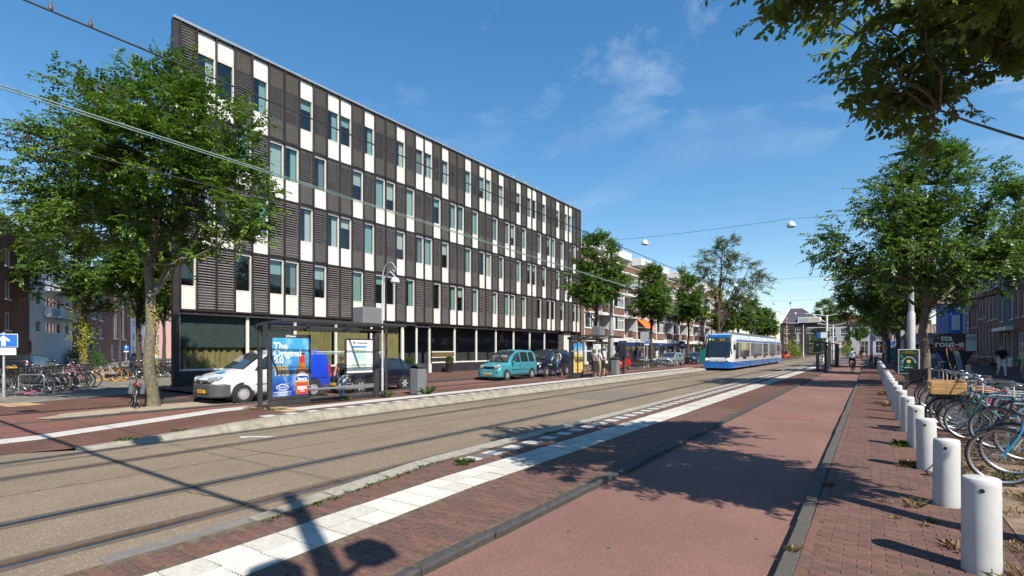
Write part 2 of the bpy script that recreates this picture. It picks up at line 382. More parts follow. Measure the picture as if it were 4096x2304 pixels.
def lay(parent, name, x0, x1, y0, y1, z, skip=lambda x, y: False, near=300):
    """running bond; the ones that show largest are bricks of their own, the rest one joined part"""
    spots = []; j = 0; y = y0
    while y < y1:
        x = x0+(BW/2 if j % 2 else 0)
        while x < x1:
            if not skip(x, y): spots.append((x, y))
            x += BW
        y += BH; j += 1
    ca, sa = math.cos(R(35.056)), math.sin(R(35.056))
    def size(p):
        d = -sa*p[0]+ca*p[1]; u = ca*p[0]+sa*p[1]
        if d < .5 or abs(u/d) > 1.02: return 0
        yy = 1396+2048*(1.85-z)/d
        return 0 if yy > 2310 else 1/d
    spots.sort(key=size, reverse=True)
    rest = MB(); src = paver(BW-GJ, BH-GJ)
    for i, (x, y) in enumerate(spots):
        zz = z+random.uniform(-.003,.003); tx, ty, tz = random.gauss(0,.008), random.gauss(0,.008), random.gauss(0,.012)
        if i < near: link('brick', random.choice(brick_me), parent, (x,y,zz), (tx,ty,tz))
        elif size((x,y)) > 0 or y > 0:
            b = len(rest.v); rest.m = random.randrange(4)
            rest.v += [(x+vx-vy*tz, y+vy+vx*tz, zz+vz+vy*tx-vx*ty) for vx, vy, vz in src.v]
            for f in src.f: rest.face([b+q for q in f])
    rest.build('bricks', BR, parent, kind='stuff')
def inplat(x, y):
    s = sx(y); return (-4.89+s-.07 < x < -4.23+s+.09) or x < kx(y)+.13 or (y > 6.2 and x < -5.12)
lay(plat, 'brick', -5.62, -3.14, 1.0, 16, ZR, inplat)
# ribbed white tiles, two rows
def ribbed(dx, dy):
    b = MB(); n = 8; w = dx/n; prof = []
    for i in range(n): prof += [(-dx/2+i*w, -.009), (-dx/2+i*w+.3*w, 0), (-dx/2+i*w+.6*w, 0), (-dx/2+i*w+.85*w, -.009)]
    prof.append((dx/2, -.009))
    for (xa, za), (xb, zb) in zip(prof, prof[1:]): b.poly([(xa,-dy/2,za),(xb,-dy/2,zb),(xb,dy/2,zb),(xa,dy/2,za)])
    b.poly([(-dx/2,-dy/2,-.03),(dx/2,-dy/2,-.03),(dx/2,-dy/2,-.004),(-dx/2,-dy/2,-.004)]); b.poly([(dx/2,-dy/2,-.03),(dx/2,dy/2,-.03),(dx/2,dy/2,-.004),(dx/2,-dy/2,-.004)])
    return b
m_white2 = mat('white_tile_worn', (.38,.365,.33), .8, var=.14, scale=8, bump=.6, bscale=90)
tl = [ribbed(.318, .338).mesh('ribbed_tile', m) for m in (m_white, m_white2)]
y = 1.2; k = 0
while y < 66:
    s = sx(y); sl = -(sx(y+.2)-sx(y-.2))/.4
    for x in (-4.72, -4.395):
        if k < 300: link('ribbed_tile', random.choice(tl), plat, (x+s+random.gauss(0,.003), y, ZR+.004+random.gauss(0,.001)), (0,0,sl+random.gauss(0,.005)))
        k += 1
    y += .345
if y > 50: sheet('platform_line', -4.88, -4.23, [54,66], ZR+.002, m_white)
ctile = [paver(.3, .3).mesh('edge_tile', m) for m in (m_white, m_dtile)]
y = 6.4; k = 0
while y < 66:
    link('edge_tile', ctile[k % 2], plat, (-5.32, y, ZR+.003), (0,0,random.gauss(0,.006))); y += .305; k += 1
# track-side kerb stones (grid concrete) with the smooth nose piece
y = 2.85; first = True
while y < 70:
    ln = .98; a, b = kx(y+.02), kx(y+ln)
    mb = MB(); w = .3 if y > 3.5 else .24
    mb.ext([(y+.01,-.05),(y+ln,-.05),(y+ln,ZR+.006),(y+.01,ZR+.006 if not first else .05)], 0, w, 'x')
    for i, v in enumerate(mb.v): mb.v[i] = (v[0]-.22+kx(v[1]), v[1], v[2])
    mb.build('kerb_stone', m_conc if first else m_conc2, plat); first = False; y += 1.0
# dark basalt kerb along the bike path, worn edges
y = -3.0; kb = []
for i in range(3):
    mb = MB().cbox(-.065, .065, 0, .985, -.2, 0, .018)
    for q, v in enumerate(mb.v): mb.v[q] = (v[0]+random.gauss(0,.003), v[1], v[2]+random.gauss(0,.003))
    kb.append(mb.mesh('kerb_stone', m_black_kerb))
while y < 80:
    link('kerb_stone', random.choice(kb), plat, (-3.04+random.gauss(0,.006), y, ZR+.002)); y += 1.0

# --- walkway with bollards, granite kerb, and the pavement in front of the houses
zs = lambda x: ZW+.025*max(0, x-1.0)
walk = MB()
for y0, y1 in zip([-6,2,16,40,80,140,200], [2,16,40,80,140,200]):
    walk.poly([(-.5,y0,ZW-.007),(1.0,y0,ZW-.007),(1.0,y1,ZW-.007),(-.5,y1,ZW-.007)])
walk_o = struct('walkway', walk, m_joint)
sheet('walkway_paving', -.5, 1.0, [15.5,40,80,140], ZW-.002, m_redpave)
lay(walk_o, 'brick', -.4, 1.0, 2.6, 15.5, ZW)
y = 2.5
bord = [paver(BH-GJ, BW-GJ).mesh('border_brick', m) for m in BR]
while y < 15.5:
    link('border_brick', random.choice(bord), walk_o, (-.465+.0, y, ZW+random.uniform(-.002,.003)), (0,0,random.gauss(0,.01))); y += BW
gk = [MB().cbox(-.062,.062,0,.99,-.2,0,.012).mesh('kerb_stone', m_granite)]
y = -3
while y < 130:
    link('kerb_stone', gk[0], walk_o, (-.57+random.gauss(0,.004), y, ZW+random.gauss(0,.003))); y += 1.0
pv = MB()
for a, b in ((1.0,3.2),(3.2,6),(6,10.2),(10.2,30)):
    for y0, y1 in zip([-8,4,20,60,110,200],[4,20,60,110,200]): pv.poly([(a,y0,zs(a)-.004),(b,y0,zs(min(b,10.2))-.004),(b,y1,zs(min(b,10.2))-.004),(a,y1,zs(a)-.004)])
struct('pavement', pv, m_redpave2)
mb = MB(); nn = 14
ring = [(2.15+1.15*math.cos(t)*random.uniform(.9,1.05), 8.2+3.4*math.sin(t)*random.uniform(.92,1.04)) for t in [2*PI*i/26 for i in range(26)]]
mb.poly([(x,y,zs(x)+.003 if x > 1 else ZW+.006) for x, y in ring]); struct('soil', mb, m_soil)
y = -4
mcov = MB().lathe([(.11,0),(.11,.006),(0.001,.006)], 20, cap=False).build('manhole_cover', mat('iron_cover', (.12,.085,.06), .7, .3, var=.3), walk_o, loc=(.28, 13.2, ZW+.002))

# --- far platform (other side of the tracks)
zl = lambda y: ZL*max(0, min(1, (y-3.0)/3.8))*max(0, min(1, (50-y)/3)) + .004
pl = sheet('far_platform', -14.75, lambda y: -12.35 if y < 2.5 else (-11.95 if y > 3.6 else -12.15), [-6,0,2.4,3.0,4,5,6.8,9,15,25,40,47,50,70,120], zl, m_redpave)
sheet('beige_tactile_paving', -14.1, -12.55, [7.6,8.25], lambda y: zl(y)+.004, m_beige)
wt = paver(.6, .56).mesh('white_line_tile', m_white)
y = 0.0
while y < 7.6:
    link('white_line_tile', wt, pl, (-14.05-.045*y, y, zl(y)+.014), (.05 if 3 < y < 6.8 else 0, 0, .045)); y += .57
wt2 = paver(.58, .39).mesh('platform_tile', m_white)
y = 8.3
while y < 46:
    link('platform_tile', wt2, pl, (-13.02, y, zl(y)+.008), (0,0,random.gauss(0,.006))); y += .4
ct2 = [paver(.3, .3).mesh('edge_tile', m) for m in (m_white, m_dtile)]
y = 6.9; k = 0
while y < 46:
    link('edge_tile', ct2[k % 2], pl, (-12.2, y, zl(y)+.008), (0,0,random.gauss(0,.006))); y += .305; k += 1
y = 3.1
while y < 49.5:                                                     # concrete kerb with a sloping, hollowed face
    ln = 1.22 if y > 4.4 else 1.3; a, b = max(zl(y),.02), max(zl(y+ln),.02); mb = MB()
    pr = lambda h: [(-12.02,-.04),(-11.62,-.04),(-11.66,.25*h),(-11.76,.7*h),(-11.79,h+.012),(-12.02,h+.012)]
    A, B = pr(a), pr(b); n0 = len(A)
    mb.v += [(x,y+.008,z) for x, z in A]+[(x,y+ln-.008,z) for x, z in B]
    for i in range(n0): mb.face((i, (i+1)%n0, n0+(i+1)%n0, n0+i))
    mb.face(range(n0)); mb.face([n0+i for i in range(n0)][::-1])
    mb.build('kerb_stone', m_conc, pl); y += ln

# --- parking lane, pavement in front of the office, side street and its paving
sheet('parking_lane', -19.75, -17.15, [-6,0,4,10,30,60,110,160], -.006, m_bikeL)
lane = sheet('near_pavement', -26.6, -19.9, [9.5,20,30,60,110,170], .11, m_redpave)
kl = MB().cbox(-.09,.09,0,.985,-.2,0,.012).mesh('kerb_stone', m_black_kerb)
for y in range(-4, 70): link('kerb_stone', kl, bpl, (-17.25, y, .05 if y > 3 else .012))
for y in range(7, 110): link('kerb_stone', kl, lane, (-19.84, y, .115))
side = MB()
side.poly([(-26.4,10.6,.0),(-19.9,9.5,.0),(-19.9,-6,.0),(-140,-6,.0),(-140,60,.0),(-26.4-70*.909,10.6+70*.417,.0)])
side_o = struct('side_street', side, m_grey)
lt = paver(.36, .5).mesh('white_line_tile', m_white); p0 = Vector((-23.35,4.6,.006)); p1 = Vector((-25.65,10.35,.006)); d = p1-p0; n = int(d.length/.51)
for i in range(n): link('white_line_tile', lt, side_o, p0+d*(i+.5)/n, (0,0,math.atan2(-d.x, d.y)))
struct('side_pavement', MB().poly([(-19.95,-6,.012),(-19.95,9.6,.012),(-25.9,10.9,.012),(-23.6,4.7,.012),(-22.6,-6,.012)]), m_redpave)
MB().poly([(-24.2,3.9,.022),(-22.2,4.1,.022),(-22.3,5.0,.022),(-23.6,4.8,.022)]).build('beige_paving', m_beige, side_o)
sd = MB(); ring = [(-18.2+1.0*math.cos(t)*(1+.12*math.sin(3*t)), 6.6+2.6*math.sin(t)*(1+.1*math.cos(5*t))) for t in [2*PI*i/40 for i in range(40)]]
sd.poly([(x,y,.012) for x, y in ring]); struct('sand_patch', sd, m_sand)
struct('side_street_road', MB().poly([(-26,-1,.008),(-46,7.5,.008),(-120,41.5,.008),(-122,36,.008),(-46,1,.008),(-26,-5.5,.008)]), m_bikeL)
struct('crossing_road', MB().poly([(-60,122,.01),(-13,122,.01),(-13,186,.01),(-60,186,.01)]).poly([(-5.2,122,.01),(40,122,.01),(40,186,.01),(-5.2,186,.01)]), m_redpave)
# grate in the gutter
MB().box(-17.75,-17.35,5.6,6.0,0,.03).build('drain_grate', mat('rusty_iron', (.16,.07,.03), .8, .2, var=.4, scale=20), bpl)

m_patch = mat('asphalt_patch_grey', (.15,.125,.095), .9, var=.2, scale=4, bump=.4, bscale=90, coord='Position'); m_pr = mat('path_patch', (.19,.085,.062), .9, var=.2, scale=4, bump=.4, bscale=90, coord='Position'); m_crk = mat('crack', (.05,.04,.032), .95, var=.2, coord='Position')
def crack(parent, pts, w, z, m=None):
    mb = MB(); P = [Vector((*p,0)) for p in pts]; Q = []
    for a, b in zip(P, P[1:]):
        n = max(2, int((b-a).length/.12)); Q += [a.lerp(b, i/n)+Vector((random.gauss(0,.012), random.gauss(0,.012), 0)) for i in range(n)]
    Q.append(P[-1])
    for a, b in zip(Q, Q[1:]):
        d = (b-a).normalized(); k = Vector((-d.y,d.x,0))*w*random.uniform(.3,.7); mb.poly([(a.x-k.x,a.y-k.y,z),(b.x-k.x,b.y-k.y,z),(b.x+k.x,b.y+k.y,z),(a.x+k.x,a.y+k.y,z)])
    mb.build('crack', m or m_crk, parent)
random.seed(77)
for pts in ([(-2.95,19.4),(-.66,19.7)],[(-2.95,32),(-.66,32.1)],[(-2.9,46),(-.66,46)]): crack(bp, pts, .012, .004)
for pts in ([(-8.9,1.2),(-8.8,6),(-8.95,14),(-8.8,30)],[(-7.4,3.0),(-6.1,3.2)],[(-11.4,7.4),(-10.1,7.5)],[(-10.0,4.8),(-7.6,5.1)],[(-7.4,9.4),(-6.1,9.3)],[(-9.9,12),(-7.6,12.2)]): crack(bed_o, pts, .014, .0045)
MB().poly([(-9.75,17,.005),(-7.75,17.1,.005),(-7.75,21.2,.005),(-9.7,21,.005)]).build('asphalt_patch', m_patch, bed_o)
MB().poly([(-2.3,15.2,.005),(-1.2,15.3,.005),(-1.25,16.6,.005),(-2.35,16.5,.005)]).build('asphalt_patch', m_pr, bp)
# ---------------------------------------------------------------- office building with white panels and louvres
XF = -26.4; MOD = .8925; Y0 = 10.63; Y1 = 11.36; NM = 45
def my(i): return Y0 if i == 0 else Y1+MOD*(i-1)
FL = [3.70, 6.84, 10.02, 13.17, 17.10]
m_alu = mat('bronze_aluminium', (.065,.055,.053), .42, .55, var=.18, scale=2.5)
m_slat = mat('louvre_slat', (.27,.24,.228), .42, .2, var=.16, scale=1.7)
m_cream = mat('cream_panel', (.72,.71,.655), .42, var=.05, scale=1.2, coat=.1)
def streaks(m, amt=.1):
    nt = m.node_tree; b = nt.nodes['Principled BSDF']; N = nt.nodes.new; L = nt.links.new; src = b.inputs['Base Color'].links[0].from_socket; g = N('ShaderNodeNewGeometry'); mp = N('ShaderNodeMapping'); mp.inputs['Scale'].default_value = (6,6,.35); L(g.outputs['Position'], mp.inputs[0])
    n = N('ShaderNodeTexNoise'); n.inputs['Scale'].default_value = 1.6; n.inputs['Detail'].default_value = 6; n.inputs['Roughness'].default_value = .7; L(mp.outputs[0], n.inputs['Vector']); oi = N('ShaderNodeObjectInfo'); r = N('ShaderNodeMapRange'); r.inputs['From Min'].default_value = .35; r.inputs['From Max'].default_value = .75; r.inputs['To Min'].default_value = 1.0; r.inputs['To Max'].default_value = 1-amt; L(n.outputs[0], r.inputs[0])
    r2 = N('ShaderNodeMapRange'); r2.inputs['To Min'].default_value = 1-amt*.8; r2.inputs['To Max'].default_value = 1.0; L(oi.outputs['Random'], r2.inputs[0]); mu = N('ShaderNodeMath'); mu.operation = 'MULTIPLY'; L(r.outputs[0], mu.inputs[0]); L(r2.outputs[0], mu.inputs[1]); v = N('ShaderNodeVectorMath'); v.operation = 'SCALE'; L(src, v.inputs[0]); L(mu.outputs[0], v.inputs['Scale']); L(v.outputs[0], b.inputs['Base Color'])
streaks(m_cream, .13); streaks(m_slat, .3); streaks(m_alu, .25)
m_coping = mat('zinc_coping', (.34,.37,.4), .45, .5, var=.12)
m_glass = glass('window_glass', (.8,.87,.86), 2.1)
m_gfglass = glass('shop_glass', (.88,.92,.9), .9)
m_blind = mat('teal_blind', (.2,.34,.32), .8, var=.06, scale=3)
m_blind2 = mat('pale_blind', (.32,.4,.385), .8, var=.06, scale=3)
m_blind3 = mat('grey_blind', (.16,.18,.18), .8, var=.06, scale=3); m_blind4 = mat('white_blind', (.42,.45,.43), .8, var=.05, scale=3)
m_screen = mat('dark_screen', (.028,.045,.042), .7, var=.15, scale=1.5)
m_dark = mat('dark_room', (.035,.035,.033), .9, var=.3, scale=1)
m_curtain = mat('olive_curtain', (.2,.165,.065), .9, var=.2, scale=2)
m_plinth = mat('plinth_slats', (.055,.05,.055), .5, .3, var=.2, scale=2)
B = thing('office_building', 'long office building with dark louvres, cream panels and tall narrow windows', 'building', (XF, Y0, 0))
pat = 'LWWLWLLW'
typ = lambda s, i: (pat[i % 8] if s % 2 else ('W' if pat[i % 8] == 'L' else 'L')) if i < 44 else ('L' if s % 2 else 'W' if s == 0 else 'L')
# dark corner fin, flat bands at the floors, vertical mullions
MB().cbox(XF-.12, XF+.1, Y0-.3, Y0-.03, -.05, 17.14, .01).build('corner_fin', m_alu, B)
MB().cbox(XF-.2, XF+.13, my(45)-.02, my(45)+.1, 0, 17.1, .01).build('end_trim', m_alu, B)
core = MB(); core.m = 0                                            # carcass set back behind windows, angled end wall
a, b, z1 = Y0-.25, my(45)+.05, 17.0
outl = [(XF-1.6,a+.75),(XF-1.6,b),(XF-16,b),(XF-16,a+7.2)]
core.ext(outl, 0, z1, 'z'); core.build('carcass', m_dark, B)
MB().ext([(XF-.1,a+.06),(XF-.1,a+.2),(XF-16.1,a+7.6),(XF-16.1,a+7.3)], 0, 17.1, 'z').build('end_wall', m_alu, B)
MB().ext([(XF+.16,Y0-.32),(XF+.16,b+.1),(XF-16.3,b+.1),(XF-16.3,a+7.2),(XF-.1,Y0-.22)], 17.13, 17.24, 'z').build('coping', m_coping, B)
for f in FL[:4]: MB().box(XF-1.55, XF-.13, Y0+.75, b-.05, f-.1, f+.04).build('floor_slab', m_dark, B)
fl = MB()
for f in FL[:4]:
    MB().cbox(XF-.02, XF+.1, Y0-.02, my(45), f-.045, f+.035, .008).build('floor_band', m_alu, B)
for i in range(46):
    y = my(i); MB().cbox(XF-.12, XF+.14, y-.03, y+.03, FL[0]-.05, FL[4]+.03, .006).build('mullion', m_alu, B)
pane_me, frame_cache, slatme = {}, {}, {}
near_slats = 0; rest = MB(); SL = .128
def slat_mesh(w):
    mb = MB(); p = [(-.045,.024),(-.04,.032),(.04,-.018),(.05,-.03),(.05,-.042),(.036,-.03)]   # a folded blade (x,z)
    mb.ext([(x, z) for x, z in p], 0, w, 'y'); return mb
def win_frame(w, h):
    """window frame with a reveal, origin at the lower left of the opening"""
    mb = MB(); t = .05
    mb.box(-.13, 0, 0, t, 0, h); mb.box(-.13, 0, w-t, w, 0, h); mb.box(-.13, 0.002, t, w-t, 0, t); mb.box(-.13, 0, t, w-t, h-t, h); return mb
random.seed(11)
order = [(s, i) for i in range(NM) for s in range(4)]
for s, i in order:
    ya, yb = my(i)+.03, my(i+1)-.03; z0, z1 = FL[s]+.035, FL[s+1]-.045; w = yb-ya
    sill = z0+1.06; head = z1-.1 if s < 3 else 16.1
    if s == 3: sill = 14.27
    # panel below (and above) the window
    k = (round(w,3), s)
    if k not in frame_cache:
        frame_cache[k] = (MB().cbox(-.05, .0, 0, w, 0, sill-z0-.012, .008).mesh('cream_panel', m_cream),
                          MB().cbox(-.05, .0, 0, w, 0, z1-head-.012, .008).mesh('cream_panel', m_cream),
                          win_frame(w, head-sill).mesh('window', m_cream),
                          MB().poly([(0,0,0),(0,w-.1,0),(0,w-.1,head-sill-.1),(0,0,head-sill-.1)]).mesh('pane', m_glass))
    lo, hi, fr, pn = frame_cache[k]
    link('cream_panel', lo, B, (XF, ya, z0)); link('cream_panel', hi, B, (XF, ya, head+.012))
    wf = link('window', fr, B, (XF-.0, ya, sill)); link('pane', pn, wf, (XF-.09, ya+.05, sill+.05))
    q = random.random(); hh = head-sill-.1
    if q < .8:
        fr_ = random.choice([1, 1, .45, .6, .3]) if s != 0 else random.choice([1,.4,.3]); half = random.random() < .35
        ww = (w-.1)*(.45 if half else 1); y_ = ya+.05+((w-.1)-ww if half else 0); zt = sill+.05+hh
        if half: fr_ = 1
        MB().box(XF-.2, XF-.19, y_, y_+ww, zt-hh*fr_, zt).build('blind', random.choice([m_blind, m_blind2, m_blind, m_blind3, m_blind4]), wf)
    if typ(s, i) == 'L':
        n = int((z1-z0-.06)/SL); lp = MB(); lp.box(XF+.015, XF+.1, ya, ya+.03, z0, z1); lp.box(XF+.015, XF+.1, yb-.03, yb, z0, z1)
        lp.box(XF+.02, XF+.1, ya+.03, yb-.03, z1-.04, z1); lp.box(XF+.02, XF+.1, ya+.03, yb-.03, z0, z0+.03)
        lo_ = lp.build('louvre_panel', m_alu, B)
        dz = (z1-z0-.08)/n
        for t in range(n):
            zz = z0+.05+dz*(t+.5)
            if near_slats < 300 and i > 0:
                kk = round(w-.06,3)
                if kk not in slatme: slatme[kk] = slat_mesh(w-.06).mesh('slat', m_slat)
                link('slat', slatme[kk], lo_, (XF+.055, ya+.03, zz)); near_slats += 1
            else:
                c0 = rest.n(); sm = slat_mesh(w-.06); rest.v += [(x+XF+.055, y+ya+.03, z+zz) for x, y, z in sm.v]
                for f in sm.f: rest.face([c0+u for u in f])
rest.build('slats', m_slat, B, kind='stuff')
# back wall of the rooms, seen through the glass
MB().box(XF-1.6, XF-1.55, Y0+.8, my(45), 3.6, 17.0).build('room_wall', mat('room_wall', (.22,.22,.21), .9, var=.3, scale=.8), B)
# ground floor: cream posts, tall panes with blinds and curtains, dark slatted plinth, entrance
GW = [10.66, 13.92, 16.61, 19.3, 22.0, 24.66, 27.46, 30.12, 32.8, 35.48, 38.16, 40.85, 43.53, 46.15, 47.36, 48.95, 50.7]
GX = XF-.22
for k, (a, b) in enumerate(zip(GW, GW[1:])):
    if k == 5: continue
    if k >= 13:
        if k == 13 or k == 15:
            lo_ = MB().box(GX,GX+.08,a+.03,a+.07,.1,3.6).box(GX,GX+.08,b-.07,b-.03,.1,3.6).build('louvre_panel', m_alu, B); sm = slat_mesh(b-a-.14)
            mb = MB()
            for t in range(26):
                c0 = mb.n(); mb.v += [(x+GX+.04, y+a+.07, z+.2+t*.13) for x,y,z in sm.v]
                for f in sm.f: mb.face([c0+u for u in f])
            mb.build('slats', m_slat, lo_, kind='stuff')
        else: MB().cbox(GX-.05, GX+.02, a, b, .1, 3.58, .01).build('cream_panel', m_cream, B)
        continue
    fr = MB(); fr.cbox(GX-.06, GX+.06, a-.07, a+.07, .75, 3.58, .008); fr.box(GX-.05, GX+.07, a+.07, b-.07, .8, .9); fr.box(GX-.05, GX+.05, a+.07, b-.07, 3.5, 3.58)
    if k == 6: fr.box(GX-.05,GX+.055,a+.07,b-.07,1.6,1.68); fr.box(GX-.05,GX+.055,a+.07,b-.07,1.2,1.26)
    f = fr.build('shop_window', m_cream, B)
    MB().poly([(GX,a+.07,.9),(GX,b-.07,.9),(GX,b-.07,3.5),(GX,a+.07,3.5)]).build('pane', m_gfglass, f)
    if k < 5:
        n = int((b-a)*34); mb = MB(); top = 3.45
        for t in range(n):
            y0_, y1_ = a+.08+(b-a-.16)*t/n, a+.08+(b-a-.16)*(t+1)/n; wv = lambda y: GX-.3+.045*math.sin(y*19+1.3*math.sin(y*5))+.02*math.sin(y*47)
            mb.poly([(wv(y0_),y0_,.85),(wv(y1_),y1_,.85),(wv(y1_),y1_,top),(wv(y0_),y0_,top)])
        mb.build('curtain', m_curtain, f, smooth=60)
    if k < 2: MB().box(GX-.16, GX-.14, a+.07, b-.07, 1.93, 3.5).build('dark_blind', m_screen, f)
    MB().cbox(GX-.04, GX+.04, a, b, .1, .78, .005).build('plinth', m_plinth, B)
    for t in range(9): MB().box(GX+.04, GX+.055, a+.01, b-.01, .12+t*.073, .165+t*.073).build('plinth_slat', m_plinth, B) if (k < 3 or k == 6) else None
    if k >= 3 and k != 6:
        mb = MB()
        for t in range(9): mb.box(GX+.04, GX+.055, a+.01, b-.01, .12+t*.073, .165+t*.073)
        mb.build('plinth_slats', m_plinth, B, kind='stuff')
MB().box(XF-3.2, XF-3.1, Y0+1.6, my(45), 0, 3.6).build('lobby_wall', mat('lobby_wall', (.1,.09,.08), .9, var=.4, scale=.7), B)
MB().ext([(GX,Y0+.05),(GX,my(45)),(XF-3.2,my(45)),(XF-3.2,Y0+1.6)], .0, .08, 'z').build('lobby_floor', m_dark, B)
d = MB(); d.box(GX-.06,GX+.06,24.6,24.8,0.1,3.58); d.box(GX-.05,GX+.07,24.8,26.0,3.5,3.58); d.box(GX-.05,GX+.05,25.98,26.1,.1,3.5); d.box(GX-.05,GX+.055,26.1,27.3,3.42,3.5); d.box(GX-.06,GX+.06,27.28,27.52,.1,3.58)
do = d.build('entrance_door', m_cream, B)
MB().poly([(GX,24.8,.12),(GX,25.98,.12),(GX,25.98,3.5),(GX,24.8,3.5)]).build('pane', m_gfglass, do)
MB().poly([(GX-.02,26.1,.12),(GX-.02,27.28,.12),(GX-.02,27.28,3.42),(GX-.02,26.1,3.42)]).build('pane', m_gfglass, do)
MB().tube([(GX+.07,27.15,.9),(GX+.07,27.15,1.5)], .015, 6).build('handle', m_steel, do)
sg = MB().box(GX+.06, GX+.075, 27.6, 30.0, 1.28, 1.58).build('name_plate', mat('brass_plate', (.32,.22,.09), .35, .6, var=.15), B)
MB().tube([(GX+.02,24.72,3.5),(GX+.2,24.72,3.5),(GX+.24,24.72,3.42)], .04, 8).build('security_camera', m_cream, B)
# soffit lights under the overhang and rail on the roof
for i in range(0, 45):
    if i % 1 == 0: MB().box(XF-.08, XF+.02, my(i)-.04, my(i)+.04, 3.59, 3.645).build('bracket', m_cream, B)
MB().box(XF-.25, XF+.05, Y0, my(45), 3.61, 3.655).build('soffit', m_alu, B)
rr = MB(); P = [(XF-1.4,37.6,17.9),(XF-1.4,39.9,18.35),(XF-1.4,44.1,18.35),(XF-1.4,44.1,17.2)]
rr.tube(P, .03, 6); rr.tube([(XF-1.4,37.6,17.6),(XF-1.4,39.9,17.85),(XF-1.4,44.1,17.85)], .025, 6)
for y in (37.6,39.9,42,44.1): rr.tube([(XF-1.4,y,17.2),(XF-1.4,y,18.35 if y > 38 else 17.9)], .03, 6)
rr.build('roof_rail', mat('galvanised', (.5,.52,.53), .45, .7, var=.15), B)
# reflected pots by the entrance
def planter(x, y, label):
    t = thing('planter', label, 'planter', (x,y,.11), group=None)
    MB().lathe([(.17,0),(.2,.02),(.26,.62),(.28,.64),(.28,.68),(.24,.68),(.22,.6)], 16, (x,y,.11)).build('pot', mat('dark_pot', (.03,.03,.033), .4, var=.1), t, smooth=40)
    c = Vector((x,y,1.02)); n = 2600; d = rng.normal(size=(n,3)); d /= np.linalg.norm(d,axis=1)[:,None]; r = .3*rng.uniform(.75,1.06,n)[:,None]; P = np.array(c)+d*r
    lm = leafmesh(P, rng.normal(size=(n,3)), rng.normal(size=(n,3)), np.full(n,.05), .6); link('clipped_ball', lm_obj(lm, 'clipped_ball', m_leaf_dark), t)
    return t
# ---------------------------------------------------------------- trees
def leaf_mat(name, c1, c2, c3, trans=(.16,.3,.02), tr=.3):
    m = bpy.data.materials.new(name); MATS[name] = m; m.use_nodes = True
    nt = m.node_tree; b = nt.nodes['Principled BSDF']; N = nt.nodes.new; L = nt.links.new
    at = N('ShaderNodeAttribute'); at.attribute_name = 'tone'
    rp = N('ShaderNodeValToRGB'); e = rp.color_ramp.elements; e[0].position = 0; e[0].color = (*c1,1); e[1].position = 1; e[1].color = (*c3,1)
    x = rp.color_ramp.elements.new(.6); x.color = (*c2,1)
    L(at.outputs['Fac'], rp.inputs[0]); L(rp.outputs[0], b.inputs['Base Color']); b.inputs['Roughness'].default_value = .38; b.inputs['Specular IOR Level'].default_value = .45
    t = N('ShaderNodeBsdfTranslucent'); mx = N('ShaderNodeMixShader'); mx.inputs[0].default_value = tr
    mm = N('ShaderNodeMix'); mm.data_type = 'RGBA'; mm.inputs['Factor'].default_value = .5; L(rp.outputs[0], mm.inputs['A']); mm.inputs['B'].default_value = (*trans,1); L(mm.outputs['Result'], t.inputs[0])
    L(b.outputs[0], mx.inputs[1]); L(t.outputs[0], mx.inputs[2]); L(mx.outputs[0], nt.nodes['Material Output'].inputs[0])
    return m
m_leaf = leaf_mat('elm_leaf', (.045,.092,.011), (.082,.16,.017), (.22,.29,.03), tr=.3)
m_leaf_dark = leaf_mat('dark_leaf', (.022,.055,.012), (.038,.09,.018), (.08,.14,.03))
m_leaf_mid = leaf_mat('mid_leaf', (.05,.1,.016), (.088,.168,.025), (.2,.28,.045))
m_leaf_yel = leaf_mat('yellow_leaf', (.16,.19,.02), (.24,.27,.03), (.34,.34,.05))
m_bark = mat('bark', (.13,.105,.078), .95, var=.5, scale=9, bump=1, bscale=22)
m_bark_lichen = mat('lichen_bark', (.13,.115,.085), .95, var=.5, scale=14, bump=1, bscale=26)
def lichen_bark():
    m = MATS['lichen_bark']; nt = m.node_tree; b = nt.nodes['Principled BSDF']; N = nt.nodes.new; L = nt.links.new; src = b.inputs['Base Color'].links[0].from_socket; tc = N('ShaderNodeTexCoord')
    n = N('ShaderNodeTexNoise'); n.inputs['Scale'].default_value = 11; n.inputs['Detail'].default_value = 6; n.inputs['Roughness'].default_value = .75; L(tc.outputs['Object'], n.inputs['Vector']); s_ = N('ShaderNodeSeparateXYZ'); L(tc.outputs['Object'], s_.inputs[0])
    r = N('ShaderNodeMapRange'); r.inputs['From Min'].default_value = .53; r.inputs['From Max'].default_value = .6; L(n.outputs[0], r.inputs[0]); z = N('ShaderNodeMapRange'); z.inputs['From Min'].default_value = 3.0; z.inputs['From Max'].default_value = 3.7; z.inputs['To Min'].default_value = .75; z.inputs['To Max'].default_value = 0; L(s_.outputs[2], z.inputs[0])
    mu = N('ShaderNodeMath'); mu.operation = 'MULTIPLY'; L(r.outputs[0], mu.inputs[0]); L(z.outputs[0], mu.inputs[1]); x = N('ShaderNodeMix'); x.data_type = 'RGBA'; L(mu.outputs[0], x.inputs['Factor']); L(src, x.inputs['A']); x.inputs['B'].default_value = (.24,.19,.05,1); L(x.outputs['Result'], b.inputs['Base Color'])
lichen_bark()
m_lichen = mat('lichen', (.27,.22,.05), .95, var=.4, scale=20)
m_bark_dark = mat('dark_bark', (.07,.05,.035), .95, var=.4, scale=9, bump=1, bscale=22)
def nrm(a): return a/np.maximum(np.linalg.norm(a, axis=1, keepdims=True), 1e-9)
